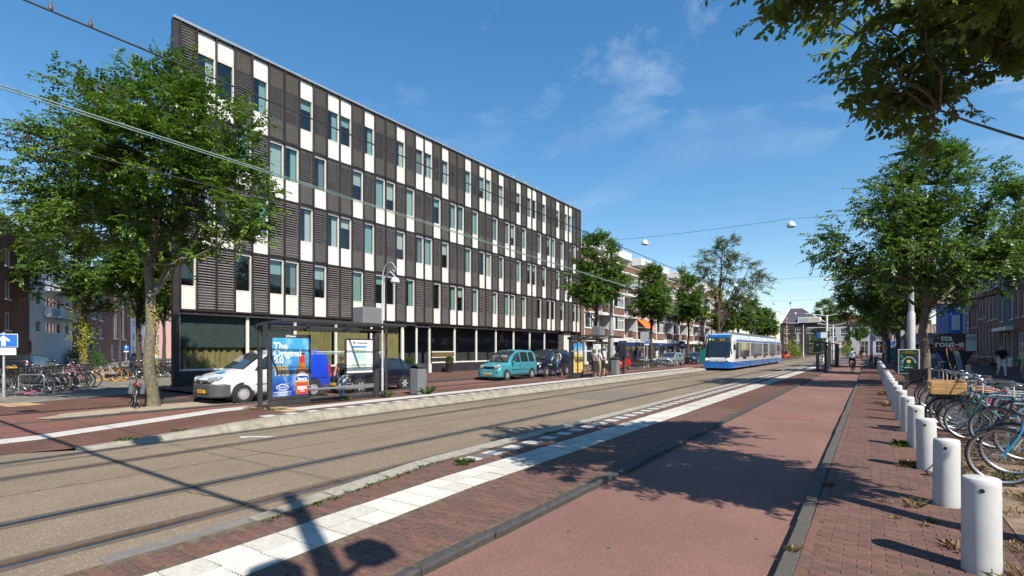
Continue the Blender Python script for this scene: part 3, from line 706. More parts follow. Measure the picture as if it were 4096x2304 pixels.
def leafmesh(P, D, U, Ln, ratio=.55, fold=.18, detail=0):
    """leaf blades: base P, axis D, face normal about U; returns verts, faces"""
    D = nrm(D); S = nrm(np.cross(D, U)); Nn = np.cross(S, D); Ln = Ln[:,None]; w = Ln*ratio/2; n = len(P)
    if detail == 0:
        V = np.stack([P, P+D*Ln*.45+S*w+Nn*w*fold, P+D*Ln-Nn*Ln*.1, P+D*Ln*.45-S*w+Nn*w*fold], 1).reshape(-1,3)
        b = (np.arange(n)*4)[:,None]; F = np.concatenate([b+[0,1,2], b+[0,2,3]], 1).reshape(-1,3); return V, F, 4
    V = np.stack([P, P+D*Ln*.28+S*w*.85+Nn*w*fold, P+D*Ln*.66+S*w*.8+Nn*w*fold-Nn*Ln*.05, P+D*Ln-Nn*Ln*.14, P+D*Ln*.66-S*w*.8+Nn*w*fold-Nn*Ln*.05, P+D*Ln*.28-S*w*.85+Nn*w*fold, P+D*Ln*.5-Nn*Ln*.01], 1).reshape(-1,3)
    b = (np.arange(n)*7)[:,None]; F = np.concatenate([b+[0,1,6], b+[1,2,6], b+[2,3,6], b+[3,4,6], b+[4,5,6], b+[5,0,6]], 1).reshape(-1,3); return V, F, 7
def lm_obj(vf, name, m, tone=None):
    V, F, k = vf; me = bpy.data.meshes.new(name); me.vertices.add(len(V)); me.vertices.foreach_set('co', V.astype(np.float32).ravel())
    me.loops.add(F.size); me.loops.foreach_set('vertex_index', F.astype(np.int32).ravel()); me.polygons.add(len(F))
    me.polygons.foreach_set('loop_start', np.arange(0, F.size, 3, dtype=np.int32))
    me.materials.append(m); me.update(calc_edges=True); me.validate()
    n = len(V)//k; t = tone if tone is not None else rng.beta(2, 2.6, n)
    a = me.attributes.new('tone', 'FLOAT', 'POINT'); a.data.foreach_set('value', np.repeat(t, k).astype(np.float32)); return me
def curve(a, b, bend, n=6, jit=0.):
    a, b, bend = Vector(a), Vector(b), Vector(bend); out = []
    for i in range(n):
        t = i/(n-1); out.append((1-t)**2*a+2*t*(1-t)*bend+t*t*b+Vector(rng.normal(size=3))*jit*(0 < i < n-1))
    return out
def grow(seed, trunk_h, r0, lobes, clumps=200, twigs=7, leaves=12, leaf=.12, limbs=9, detail=0, top=None, spread=.75, twiglen=.6, bare=0., wood=True, slim=1.):
    """returns (trunk mesh, crown verts/faces, tones); base at the origin"""
    global rng
    rng = np.random.default_rng(seed); L_ = np.array(lobes, float)
    wts = L_[:,3]*L_[:,4]*L_[:,5]; wts /= wts.sum()
    ctr = (L_[:,:3]*wts[:,None]).sum(0); zt = top or (L_[:,2]+L_[:,5]).max()
    mb = MB(); lead = [Vector((0,0,0)), Vector((0,0,.35))]; z = .35
    nseg = 9
    for i in range(nseg):
        f = (i+1)/nseg; z = .35+(zt*.88-.35)*f; lead.append(Vector((ctr[0]*f*f*.8+rng.normal()*.06, ctr[1]*f*f*.8+rng.normal()*.06, z)))
    rad = [r0*1.35, r0*1.06]+[max(r0*(1-.93*((i+1)/nseg))**.8, .02) if p.z > trunk_h else r0*(1-.22*p.z/trunk_h) for i, p in enumerate(lead[2:])]
    mb.tube(lead, rad, 14)
    pts = [(p, r) for p, r in zip(lead, rad) if p.z > trunk_h*.95]
    for k in range(limbs):
        i = rng.choice(len(L_), p=wts); d = rng.normal(size=3); d /= np.linalg.norm(d); tgt = L_[i,:3]+d*L_[i,3:6]*.7
        zz = trunk_h+(min(tgt[2], zt*.75)-trunk_h)*rng.uniform(.0,.5); zz = max(zz, trunk_h*.92)
        j = min(range(len(lead)), key=lambda q: abs(lead[q].z-zz)); a = lead[j]
        bend = a.lerp(Vector(tgt), .45)+Vector((0,0,-.3 if tgt[2] > zz else .9)); cp = curve(a, tgt, bend, 8, .05); r1 = rad[j]*.55*slim
        rr = [max(r1*(1-.85*q/7), .014) for q in range(8)]; mb.tube(cp, rr, 8); pts += [(p, r) for p, r in zip(cp[1:], rr[1:])]
    PA = np.array([tuple(p) for p, r in pts])
    C = []; 
    for k in range(clumps):
        i = rng.choice(len(L_), p=wts); d = rng.normal(size=3); d /= np.linalg.norm(d); C.append(L_[i,:3]+d*L_[i,3:6]*rng.uniform(.25,1)**.45)
    C = np.array(C); T0, TD, TL = [], [], []
    for c in C:
        q = np.argmin(((PA-c)**2).sum(1)+.6*np.maximum(PA[:,2]-c[2],0)**2); a = Vector(PA[q]); bend = a.lerp(Vector(c), .5)+Vector((0,0,.12))
        br = curve(a, c, bend, 5, .03)
        if wood: mb.tube(br, [min(pts[q][1],.035)*(1-.16*t) for t in range(4)]+[.008], 5, cap=False)
        o = c-ctr; o[2] *= .7; o = o/max(np.linalg.norm(o), 1e-6)
        for t in range(twigs):
            s_ = rng.uniform(.45,1); st = np.array(tuple(a.lerp(Vector(c), s_)))+rng.normal(size=3)*.1
            dd = o*.9+rng.normal(size=3)*spread; dd[2] = dd[2]*.6+.12; T0.append(st); TD.append(dd/np.linalg.norm(dd)); TL.append(twiglen*rng.uniform(.6,1.3))
    T0, TD, TL = np.array(T0), np.array(TD), np.array(TL); m = len(T0)
    if bare: keep = rng.random(m) > bare; T0, TD, TL = T0[keep], TD[keep], TL[keep]; m = len(T0)
    if wood and (detail or bare):
        for p, d, l in zip(T0, TD, TL): mb.tube([p, p+d*l*.5, p+d*l+np.array([0,0,-.06*l])], [.006,.004,.002] if detail else [.012,.008,.004], 3, cap=False)
    k = leaves; t = (np.arange(k)+.5)/k; sd = np.where(np.arange(k)%2, 1., -1.)
    base = T0[:,None]+TD[:,None]*(TL[:,None]*(.12+.88*t)[None])[...,None]; base[...,2] -= (.12*TL[:,None]*t[None]**2)
    up = np.array([0,0,1.])+rng.normal(size=(m,3))*.35; side = nrm(np.cross(TD, up))
    D = TD[:,None]*.6+side[:,None]*(sd[None,:,None]*.85)+rng.normal(size=(m,k,3))*.28; D[...,2] -= .28
    U = np.broadcast_to(nrm(np.cross(side, TD))[:,None], (m,k,3))+rng.normal(size=(m,k,3))*.3
    ln = leaf*rng.uniform(.7,1.2,(m,k))*(1-.25*t)[None]
    vf = leafmesh(base.reshape(-1,3), D.reshape(-1,3), U.reshape(-1,3), ln.ravel(), .58, detail=detail)
    tone = np.clip(np.repeat(rng.beta(2,3,m), k)*.75+rng.beta(2,4,m*k)*.3+np.tile(t,m)*.12, 0, 1)
    return mb, vf, tone
def img_lobes(ls):
    """lobes given as (right, depth, height, radii) seen from the camera side"""
    ca, sa = math.cos(R(35.056)), math.sin(R(35.056)); out = []
    for a, d, z, r, *q in ls: out.append((a*ca-d*sa, a*sa+d*ca, z, r, r, q[0] if q else r*.85))
    return out
def plant(name, label, loc, tr, cr, group=None, rz=0, sc=1.0, bark=None):
    t = thing(name, label, 'tree', loc, rz, group); t.scale = (sc,sc,sc)
    for nm, me in (('trunk', tr), ('crown', cr)):
        o = bpy.data.objects.new(nm, me); COL.objects.link(o); o.parent = t
    return t
# the big elm by the side street
tb, vf, tn = grow(3, 3.6, .175, img_lobes([(-.3,0,9.0,2.3),(-2.7,.3,7.9,1.9),(1.7,0,8.7,1.9),(-3.5,-.4,6.5,1.5,1.1),(2.5,.2,6.6,1.5,1.1),(0,.4,6.9,2.1,1.5),(1.0,-.2,10.4,1.0),(-1.1,.2,10.2,1.15),(-3.6,0,8.6,1.0),(.4,-1.6,7.6,1.7),(2.9,-.3,5.7,.9,.6),(-1.7,-.2,5.7,1.3,.8),(.3,-.3,5.6,1.7,.9),(-4.0,.2,5.4,1.2,.8),(-4.4,.3,6.6,1.0,.8),(3.3,0,7.4,.8)]), clumps=450, twigs=10, leaves=15, leaf=.145, limbs=18, twiglen=.66)
me_t = tb.mesh('trunk', m_bark_lichen, 50)
plant('elm_tree', 'large leafy elm with lichen-speckled trunk, a bicycle leaning against it', (-18.95,6.85,0), me_t, lm_obj(vf, 'crown', m_leaf, tn))
# lichen crusts on its trunk
lc = MB(); random.seed(5)
elm = [o for o in bpy.data.objects if o.name == 'elm_tree'][0]
n_ = 420; a_ = rng.uniform(0,2*PI,n_); z_ = rng.uniform(.6,3.3,n_); rr_ = .185*(1-.2*z_/3.6)+.014; Pl = np.stack([np.cos(a_)*rr_, np.sin(a_)*rr_, z_],1); Nl = np.stack([np.cos(a_), np.sin(a_), a_*0],1)
lv = leafmesh(Pl-np.array([0,0,.02]), np.stack([-np.sin(a_)*.3, np.cos(a_)*.3, a_*0+1],1), Nl, rng.uniform(.03,.09,n_), .9, fold=-.1)
lo_ = bpy.data.objects.new('lichen', lm_obj(lv, 'lichen', m_lichen)); COL.objects.link(lo_); lo_.parent = elm; lo_['kind'] = 'stuff'
# tree overhead beside the bollards: trunk just out of the picture, boughs reaching in
tb, vf, tn = grow(17, 2.6, .15, [(-3.0,.7,6.35,.8,.8,.4),(-2.3,1.4,6.35,1.0,.9,.5),(-1.5,2.0,6.25,.9,.9,.5),(-.7,2.8,6.4,.9,.9,.5),(-1.9,2.0,5.4,.4,.4,.4),(-1.35,2.8,5.0,.3,.35,.5),(-1.0,1.0,6.6,1.5,1.3,.8),(.5,.2,5.3,1.5,1.4,1.1),(.4,-.4,5.0,1.0,1.0,.8),(-.9,-1.0,6.1,1.4,1.1,.8),(.2,3.6,6.2,.9,.9,.5),(-.6,3.2,5.85,.8,.8,.45),(-.3,2.2,6.3,1.0,1.0,.6),(-2.9,.9,5.95,.5,.5,.3),(-1.5,2.6,5.3,.4,.4,.5)], clumps=470, twigs=8, leaves=11, leaf=.14, limbs=9, detail=1, twiglen=.46, spread=.65, slim=.2)
plant('overhanging_elm', 'elm with boughs of large dark leaves hanging over the walkway by the bollards', (2.0,6.1,.1), tb.mesh('trunk', m_bark, 50), lm_obj(vf, 'crown', leaf_mat('overhead_leaf', (.055,.1,.018), (.09,.15,.028), (.19,.25,.05), (.4,.48,.05), .52), tn))
# elm in the bike parking
tb, vf, tn = grow(21, 3.4, .19, img_lobes([(-.5,0,10.4,1.3),(.4,0,8.8,2.4),(-1.6,0,7.8,2.2),(2.6,.2,7.4,2.3),(-3.1,0,6.2,1.9,1.4),(1.4,0,5.6,2.5,1.6),(-1.2,-.5,5.6,2.2,1.3),(4.2,0,5.5,1.8,1.3),(-3.5,.3,5.2,1.1,.8),(1.9,.5,10.0,1.1),(3.6,.8,6.4,1.9)]), clumps=520, twigs=8, leaves=13, leaf=.165, limbs=14, twiglen=.64)
me_R, me_Rc = tb.mesh('trunk', m_bark, 50), lm_obj(vf, 'crown', m_leaf_mid, tn)
plant('parking_elm', 'tall elm rising behind the parked bicycles, poster case beside its trunk', (1.95,29.0,.1), me_R, me_Rc)
tb, vf, tn = grow(33, 3.4, .17, [(0,0,9.0,1.9,1.9,2.2),(1.1,.5,7.3,1.8,1.8,1.5),(-1.2,-.3,7.1,1.8,1.7,1.5),(.2,-1.2,6.2,1.6,1.6,.9),(-.2,1.3,6.3,1.7,1.6,.9),(0,0,10.6,1.0,1.0,1.0)], clumps=230, twigs=8, leaves=12, leaf=.22, limbs=10, twiglen=.62)
me_S, me_Sc = tb.mesh('trunk', m_bark_dark, 50), lm_obj(vf, 'crown', m_leaf, tn)
tb, vf, tn = grow(41, 3.2, .17, [(.2,0,8.7,1.8,1.8,2.1),(1.3,-.4,7.2,1.7,1.7,1.4),(-1.3,.4,7.0,1.8,1.8,1.4),(.3,1.2,6.1,1.6,1.6,.9),(-.3,-1.3,6.0,1.7,1.6,.9),(-.4,.2,10.2,.9,.9,1.1)], clumps=230, twigs=8, leaves=12, leaf=.22, limbs=10, twiglen=.62)
me_S2, me_S2c = tb.mesh('trunk', m_bark_dark, 50), lm_obj(vf, 'crown', m_leaf, tn)
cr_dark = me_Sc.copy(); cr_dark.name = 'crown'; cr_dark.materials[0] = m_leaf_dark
rows = [((-18.5,38.6),0,1.02,'leafy street tree behind the shelter with three waiting people'),((-18.6,51.5),1,.98,'leafy street tree between the red microcar and silver estate car'),((-18.6,64.5),0,.99,'leafy street tree behind the silver estate car')]
for i, ((x,y),k,s,lb) in enumerate(rows): plant('street_tree', lb, (x,y,0), (me_S,me_S2)[k], (me_Sc,me_S2c)[k], 'trees along the shop street', rz=i*2.1+.4, sc=s)
for i, (x,y,s) in enumerate([(-18.8,95,1.0),(-19.2,108,1.05),(-18.5,120,.95),(-22.5,100,1.0),(-16.8,112,.85)]):
    plant('street_tree', 'bushy green tree in the clump rising behind the blue and white tram', (x,y,0), (me_S,me_S2)[i%2], (me_Sc,me_S2c)[i%2], 'trees rising behind the tram', rz=i*1.3, sc=s)
for i, (x,y,s) in enumerate([(2.1,45.5,.92),(2.0,62,.95),(1.8,79,.95),(2.0,97,.95),(1.8,116,1.0)]):
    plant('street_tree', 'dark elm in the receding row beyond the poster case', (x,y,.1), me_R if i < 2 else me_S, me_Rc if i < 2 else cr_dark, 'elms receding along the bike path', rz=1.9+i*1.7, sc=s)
# side-street trees
yel = MB()
plant('mossy_tree', 'street tree with yellow-green mossy trunk beside the row of parked bikes', (-49.2,13.2,0), me_R, me_Rc, None, rz=.8, sc=1.28)
plant('slim_street_tree', 'slim tree with dark stained trunk in the side street near the orange-wheeled bikes', (-42.4,14.5,0), me_S2, me_S2c, None, rz=2.8, sc=1.08)
plant('side_street_tree', 'leafy tree far down the side street by the parked white car', (-66,25,0), me_S, me_Sc, None, rz=.3, sc=1.15)
plant('far_side_street_tree', 'leafy tree at the end of the side street', (-92,33,0), me_S2, me_S2c, None, rz=.3, sc=1.2)
# moss coat and sprouts on the mossy trunk
mt = bpy.data.objects['mossy_tree']
n_ = 420; a_ = rng.uniform(0,2*PI,n_); z_ = rng.uniform(.1,3.0,n_)**1.0; rr_ = .2*(1-.2*z_/3.4)+.02+.08*np.exp(-z_*5); Pl = np.stack([np.cos(a_)*rr_, np.sin(a_)*rr_, z_],1); Nl = np.stack([np.cos(a_), np.sin(a_), a_*0],1)
lv = leafmesh(Pl-np.array([0,0,.05]), np.stack([-np.sin(a_)*.3, np.cos(a_)*.3, a_*0+1],1), Nl, rng.uniform(.1,.2,n_), .9, fold=-.1)
o = bpy.data.objects.new('moss', lm_obj(lv, 'moss', mat('moss', (.19,.18,.03), .95, var=.4, scale=6))); COL.objects.link(o); o.parent = mt; o['kind'] = 'stuff'
n_ = 600; a_ = rng.choice(np.arange(10)*.63, n_)+rng.normal(size=n_)*.08; z_ = rng.choice(np.linspace(1.4,4.2,11), n_)+rng.normal(size=n_)*.12; rr_ = rng.uniform(.25,.75,n_); Pl = np.stack([np.cos(a_)*rr_, np.sin(a_)*rr_, z_+.5*rr_],1)
lv = leafmesh(Pl, rng.normal(size=(n_,3)), rng.normal(size=(n_,3)), rng.uniform(.1,.18,n_), .6)
o = bpy.data.objects.new('sprouts', lm_obj(lv, 'sprouts', m_leaf_yel)); COL.objects.link(o); o.parent = mt; o['kind'] = 'stuff'
# half-bare old tree behind the tram
tb, vf, tn = grow(57, 4.6, .3, img_lobes([(0,0,14.8,3.2),(-3.4,0,13.2,2.5),(3.6,0,13.2,2.9),(6.6,0,11.4,1.9),(1.2,0,17.6,1.9),(-1.6,0,10.6,2.3),(3.2,0,9.8,2.2)]), clumps=240, twigs=8, leaves=7, leaf=.28, limbs=20, bare=.15, twiglen=1.1)
plant('half_bare_tree', 'tall sparse tree with half-bare spreading branches above the tram', (-18.7,80,0), tb.mesh('trunk', m_bark_dark, 50), lm_obj(vf, 'crown', leaf_mat('olive_leaf', (.07,.1,.02), (.11,.14,.03), (.2,.17,.04)), tn))
# far trees round the square
tb, vf, tn = grow(66, 1.0, .22, [(0,0,2.6,2.3,2.3,1.9),(0,0,5.2,2.0,2.0,2.2),(.1,0,8.0,1.5,1.5,2.2),(0,.1,10.6,.9,.9,1.8)], clumps=150, twigs=7, leaves=10, leaf=.24, limbs=8, twiglen=.7)
plant('dark_conifer', 'dark dense tree behind the red and white barrier booms', (-26.5,158,0), tb.mesh('trunk', m_bark_dark, 50), lm_obj(vf, 'crown', leaf_mat('blue_green_leaf', (.015,.04,.018), (.03,.065,.028), (.05,.09,.04)), tn), sc=1.35)
for i, (x,y,s,lb) in enumerate([(-2.4,168,.85,'small tree before the pale far building by the crossing'),(2.6,152,.95,'tree at the far end of the bike path by the crossing'),(-13.5,214,1.75,'broad tree rising behind the brick school building'),(-8.5,216,1.7,'rounded tree top showing over the school roof ridge'),(-2,208,1.3,'tree beside the pale ivy-grown building'),(4.5,190,1.35,'tree shading the far end of the bike path'),(7.5,150,1.2,'tree shading the far pavement beyond the scaffold'),(6.5,128,1.1,'sunlit yellow-green tree beyond the scaffolded house')]):
    plant('far_tree', lb, (x,y,0), (me_S,me_S2)[i%2], (me_Sc,me_S2c)[i%2], 'trees round the far square', rz=i*1.1, sc=s)
def bush(x, y, r, h, m, label, n=1500, leaf=.13, z=0, name='bush', group=None):
    b = rng.normal(size=(n,3)); b /= np.linalg.norm(b,axis=1)[:,None]; b[:,2] = np.abs(b[:,2])
    P_ = b*np.array([r,r,h])*rng.uniform(.45,1.05,n)[:,None]*(1+.18*np.sin(b[:,:1]*7+b[:,1:2]*5))
    t = thing(name, label, 'bush', (x,y,z), 0, group)
    o = bpy.data.objects.new('foliage', lm_obj(leafmesh(P_, b+rng.normal(size=(n,3))*.8, rng.normal(size=(n,3)), rng.uniform(.6,1.2,n)*leaf, .6), 'foliage', m)); COL.objects.link(o); o.parent = t
    st = MB()
    for k in range(5): st.tube([(0,0,0),(random.uniform(-.3,.3)*r,random.uniform(-.3,.3)*r,h*.6)], [.03,.01], 5)
    o = st.build('stems', m_bark_dark); o.parent = t
    return t
bush(-61.5,15.9,1.6,2.0,m_leaf,'light green hedge bush by the red brick doorstep beside the mossy tree', 2600)
bush(-64.2,17.6,1.4,1.8,m_leaf_dark,'dark green hedge bush between two lighter ones by the brick houses', 2200)
bush(-67.5,18.8,1.3,2.0,m_leaf,'hedge bush with pale blooms next to the parking sign', 2000)
bush(-51.2,10.6,1.0,1.3,m_leaf,'garden shrub behind the black estate car', 1400)
bush(-15.6,140,2.2,4.0,m_leaf_yel,'yellow-green shrub under the dark conifer', 1800, .3)
bush(-6.2,183,2.3,3.8,m_leaf_yel,'yellow shrub in front of the pale far building', 1500, .3)
bush(-13.2,182,3.0,6.5,m_leaf,'tall round bush in front of the brick school', 3000, .3)
bush(-15.2,144,.9,.8,m_leaf_dark,'low bush round the foot of the no-parking sign pole', 500, .2)
bush(-18.4,51.0,.6,.5,m_leaf_yel,'low weeds round the foot of a street tree', 500, .1)
# ---------------------------------------------------------------- lettering helper
def text_mesh(s, size, m, extrude=.002, align='CENTER', bold=0., shear=0., name='lettering', spacing=1.0):
    c = bpy.data.curves.new('t', 'FONT'); c.body = s; c.size = size; c.extrude = extrude; c.align_x = align; c.align_y = 'CENTER'; c.offset = bold; c.shear = shear; c.resolution_u = 3; c.space_character = spacing
    o = bpy.data.objects.new('t', c); me = bpy.data.meshes.new_from_object(o); me.name = name; bpy.data.objects.remove(o); bpy.data.curves.remove(c)
    me.materials.clear(); me.materials.append(m); return me
def text(s, size, m, loc, rot, parent, **kw):
    nm = kw.get('name', 'lettering'); return link(nm, text_mesh(s, size, m, **kw), parent, loc, rot)
ROT_X = (R(90), 0, R(90))      # lettering on a wall that faces +X
ROT_Y = (R(90), 0, 0)          # lettering on a wall that faces -Y
# ---------------------------------------------------------------- cars
m_tyre = mat('tyre', (.022,.022,.023), .8, var=.15)
m_rim = mat('alloy_rim', (.6,.61,.63), .35, .4, var=.08)
m_hub = mat('steel_rim', (.5,.51,.52), .4, .3, var=.1)
m_cglass = mat('car_glass', (.018,.024,.026), .03, 0, var=0, spec=.9, coat=.6)
m_trim = mat('black_trim', (.025,.025,.027), .45, var=.1)
m_bumper = mat('grey_bumper', (.07,.075,.08), .55, var=.1)
m_lamp = mat('headlight', (.34,.36,.39), .12, .5, var=.2, scale=20, coat=1)
m_tail = mat('tail_light', (.5,.012,.012), .2, var=.1, coat=1)
m_plate = mat('yellow_plate', (.8,.42,.02), .5, var=.03)
m_ink = mat('black_ink', (.015,.015,.018), .6, var=0)
m_chrome = mat('chrome', (.7,.7,.7), .12, 1, var=.05)
def paint(name, col, metal=.0, rough=.28): return mat(name, col, rough, metal, var=.04, scale=1, coat=.9)
class CarBody:
    def __init__(s, st): s.st = st
    def sec(s, y):
        S = s.st; y = max(S[0][0], min(S[-1][0], y))
        for a, b in zip(S, S[1:]):
            if a[0] <= y <= b[0]:
                t = (y-a[0])/max(b[0]-a[0],1e-6); _, zb, zs, zr, wb, wr = [p+(q-p)*t for p, q in zip(a, b)]; break
        tall = max(0, min(1, (zr-zs)/.3))
        return [(0,y,zb),(wb*.86,y,zb),(wb*.97,y,zb+.1),(wb,y,zb+.22),(wb,y,(zb+zs)*.55),(wb*.975,y,zs),(wr*tall+(1-tall)*wb*.93,y,zr-.06*tall-.012*(1-tall)),(wr*.86*tall+(1-tall)*wb*.8,y,zr-.012*tall),(0,y,zr+.015)]
    def body(s):
        mb = MB(); ys = []
        for a, b in zip(s.st, s.st[1:]):
            n = max(1, int((b[0]-a[0])/.35))
            ys += [a[0]+(b[0]-a[0])*i/n for i in range(n)]
        ys.append(s.st[-1][0]); rings = []
        for y in ys:
            h = s.sec(y); ring = h+[(-x,yy,z) for x, yy, z in h[-2:0:-1]]; b = mb.n(); mb.v += ring; rings.append((b, len(ring)))
        for (a, n), (b, _) in zip(rings, rings[1:]):
            for k in range(n): mb.face((a+k, a+(k+1)%n, b+(k+1)%n, b+k))
        a, n = rings[0]; mb.face([a+k for k in range(n)][::-1]); a, n = rings[-1]; mb.face([a+k for k in range(n)])
        return mb
    def side(s, yb0, yb1, yt0, yt1, sg, f0=.1, f1=.9, off=.008, n=4):
        mb = MB()
        for k in range(n):
            q = []
            for t, (f, ya, yb) in ((k/n,(f0,yb0,yb1)),((k+1)/n,(f0,yb0,yb1)),((k+1)/n,(f1,yt0,yt1)),(k/n,(f1,yt0,yt1))):
                S = s.sec(ya+(yb-ya)*t); p, r = Vector(S[5]), Vector(S[6]); v = p.lerp(r, f); q.append((sg*(v.x+off), v.y, v.z))
            mb.poly(q if sg > 0 else q[::-1])
        return mb
    def top(s, y0, y1, wf=.96, off=.025, n=8, flip=False):
        """glass across the car between two stations (windscreen, rear window)"""
        mb = MB()
        for k in range(n):
            A, B_ = s.sec(y0+(y1-y0)*k/n), s.sec(y0+(y1-y0)*(k+1)/n)
            for sg in (1,-1):
                for i, j in ((6,7),(7,8)):
                    def P(S, i): return (sg*S[i][0]*wf, S[i][1]-(off if y1 > y0 and not flip else -off)*1.0, S[i][2]+off)
                    q = [P(A,i),P(A,j),P(B_,j),P(B_,i)]; mb.poly(q if (sg > 0) else q[::-1])
        return mb
def wheel(t, x, y, r, w=.2, rim=None, spokes=0, steer=0.):
    sg = 1 if x > 0 else -1
    mb = MB().lathe([(r*.62,-w/2),(r*.93,-w/2),(r,-w*.36),(r,w*.36),(r*.93,w/2),(r*.62,w/2)], 24, axis='x', cap=False)
    o = mb.build('wheel', m_tyre, t, smooth=40, loc=(x,y,r), rot=(0,0,steer))
    rm = MB(); e = sg*w*.42; rm.lathe([(.02,e*1.05),(r*.2,e*1.05),(r*.24,e*.85),(r*.52,e*.8),(r*.6,e*.95),(r*.66,e)][:], 24, axis='x', cap=True)
    rm.m = 1
    if spokes:
        for k in range(spokes):
            a = 2*PI*k/spokes; rm.bar((e*1.08, r*.12*math.cos(a), r*.12*math.sin(a)), (e*1.02, r*.62*math.cos(a), r*.62*math.sin(a)), .02, r*.16, up=(-math.sin(a)*0+0,-math.sin(a),math.cos(a)))
        rm.mi[:-spokes*6] = [0]*(len(rm.mi)-spokes*6)
    else:
        for k in range(12):
            a = 2*PI*k/12; i0 = rm.n(); rm.m = 0; rm.box(e*.98,e*1.0,r*.47*math.cos(a)-.02,r*.47*math.cos(a)+.02,r*.47*math.sin(a)-.02,r*.47*math.sin(a)+.02)
        rm.mi[:-72] = [1]*(len(rm.mi)-72)
    c = bpy.data.objects.new('rim', rm.mesh('rim', [m_trim, rim or m_rim], 40)); COL.objects.link(c); c.parent = o
    return o
def car(name, label, loc, rz, st, pt, wb, wr=.31, side=(), ws=None, rw=None, spokes=5, bumper=None, plate=None, lamps=(.62,.72,.3,.13), tails=(.68,.85,.1,.28), grille=None, cat='car', group=None, extra=None, mirror=True, steer=0., rear_body=None, split=None, rim=None, bh=.3):
    """front faces -Y; st = stations (y, zb, zs, zr, wb, wr)"""
    t = thing(name, label, cat, (0,0,0), 0, group); B_ = CarBody(st); L0, L1 = st[0][0], st[-1][0]; W_ = max(s_[4] for s_ in st)
    if split is None: B_.body().build('body', pt, t, smooth=42)
    else:
        a = CarBody([s_ for s_ in st if s_[0] <= split]+[(split,)+tuple(x for x in interp(st, split))]); b = CarBody([(split,)+tuple(x for x in interp(st, split))]+[s_ for s_ in st if s_[0] > split])
        a.body().build('body', pt, t, smooth=42); b.body().build('cargo_body', rear_body, t, smooth=42)
    for q in side:
        for sg in (1,-1): B_.side(*q, sg).build('side_window', m_cglass, t, smooth=60)
    if ws: B_.top(*ws).build('windscreen', m_cglass, t, smooth=60)
    if rw: B_.top(*rw, flip=True).build('rear_window', m_cglass, t, smooth=60)
    for y in wb:
        for sg in (1,-1):
            w_ = B_.sec(y)[4][0]
            MB().lathe([(.05,sg*(w_-.12)),(wr+.075,sg*(w_-.12)),(wr+.06,sg*(w_+.001)),(.05,sg*(w_+.001))], 24, (0,y,wr+.01), axis='x').build('wheel_arch', m_trim, t, smooth=40)
            wheel(t, sg*(w_-.066), y, wr, .2, rim, spokes, steer if y == wb[0] else 0)
    f = B_.sec(L0+.05); lx, lz, lw, lh = lamps
    for sg in (1,-1):
        y_ = L0+.12; 
        mb = MB(); x0, x1 = sorted((sg*(lx-lw/2), sg*(lx+lw/2))); mb.cbox(x0, x1, -.17, .14, lz-lh/2, lz+lh/2, .035)
        for i, v in enumerate(mb.v):
            k = (abs(v[0])-(lx-lw/2))/lw; mb.v[i] = (v[0], v[1]+.22*k*k, v[2]+.05*k)
        mb.build('headlight', m_lamp, t, smooth=50, loc=(0,y_,0))
        tx, tz, tw, th = tails; x0, x1 = sorted((sg*(tx-tw/2), sg*(tx+tw/2)))
        MB().cbox(x0, x1, L1-.1, L1+.012, tz-th/2, tz+th/2, .02).build('tail_light', m_tail, t)
        if mirror:
            yb_ = side[0][0]+.12; s5 = B_.sec(yb_)[5]
            mb = MB().ell((sg*(s5[0]+.13), yb_, s5[2]+.08), (.11,.06,.08), 10, 6); mb.bar((sg*(s5[0]-.03), yb_, s5[2]+.01), (sg*(s5[0]+.1), yb_, s5[2]+.05), .04); mb.build('mirror', m_trim if bumper is m_bumper else pt, t, smooth=50)
    wf = B_.sec(L0+.15)[4][0]
    for (ya, yb, nm) in ((L0-.03, L0+.5, 'front_bumper'), (L1-.35, L1+.03, 'rear_bumper')):
        mb = MB(); w_ = W_*.985; zb = st[1][1]-.02
        xs_ = [w_*q for q in (-1,-.97,-.85,-.6,-.3,0,.3,.6,.85,.97,1)]; fc = (lambda x: ya+.2*(abs(x)/w_)**8) if nm[0] == 'f' else (lambda x: yb-.12*(abs(x)/w_)**8); bk = yb if nm[0] == 'f' else ya
        o_ = [(x, fc(x)) for x in xs_]+[(w_, bk), (-w_, bk)]
        for z0_, z1_, ins in ((zb,zb+.05,.03),(zb+.05,zb+bh-.05,0),(zb+bh-.05,zb+bh,.03)):
            i0 = mb.n(); mb.ext(o_, z0_, z1_, 'z')
            if ins:
                for i in range(i0, mb.n()):
                    v = mb.v[i]
                    if (ins and ((z0_ == zb and v[2] == z0_) or (z1_ == zb+bh and v[2] == z1_))): mb.v[i] = (v[0]*(1-ins/w_), v[1]+(ins if nm[0] == 'f' and v[1] < bk-.01 else (-ins if nm[0] == 'r' and v[1] > bk+.01 else 0)), v[2])
        mb.build(nm, bumper or pt, t, smooth=45)
    g = grille or (.5,.62,.1); MB().cbox(-g[0]/1, g[0]/1, L0-.02, L0+.2, g[1]-g[2]/2, g[1]+g[2]/2, .015).build('grille', m_trim, t)
    zb = st[1][1]
    pf = MB().cbox(-.26,.26,L0-.045,L0-.028,zb+.12,zb+.23,.004).build('licence_plate', m_plate, t); pr = MB().cbox(-.26,.26,L1+.028,L1+.045,zb+.42,zb+.53,.004).build('licence_plate', m_plate, t)
    if plate:
        for po, y, rt in ((pf, L0-.046, (R(90),0,0)), (pr, L1+.046, (R(90),0,PI))):
            z_ = zb+.175 if po is pf else zb+.475; c = bpy.data.objects.new('lettering', text_mesh(plate, .1, m_ink)); COL.objects.link(c); c.parent = po; c.location = (0,y,z_); c.rotation_euler = rt
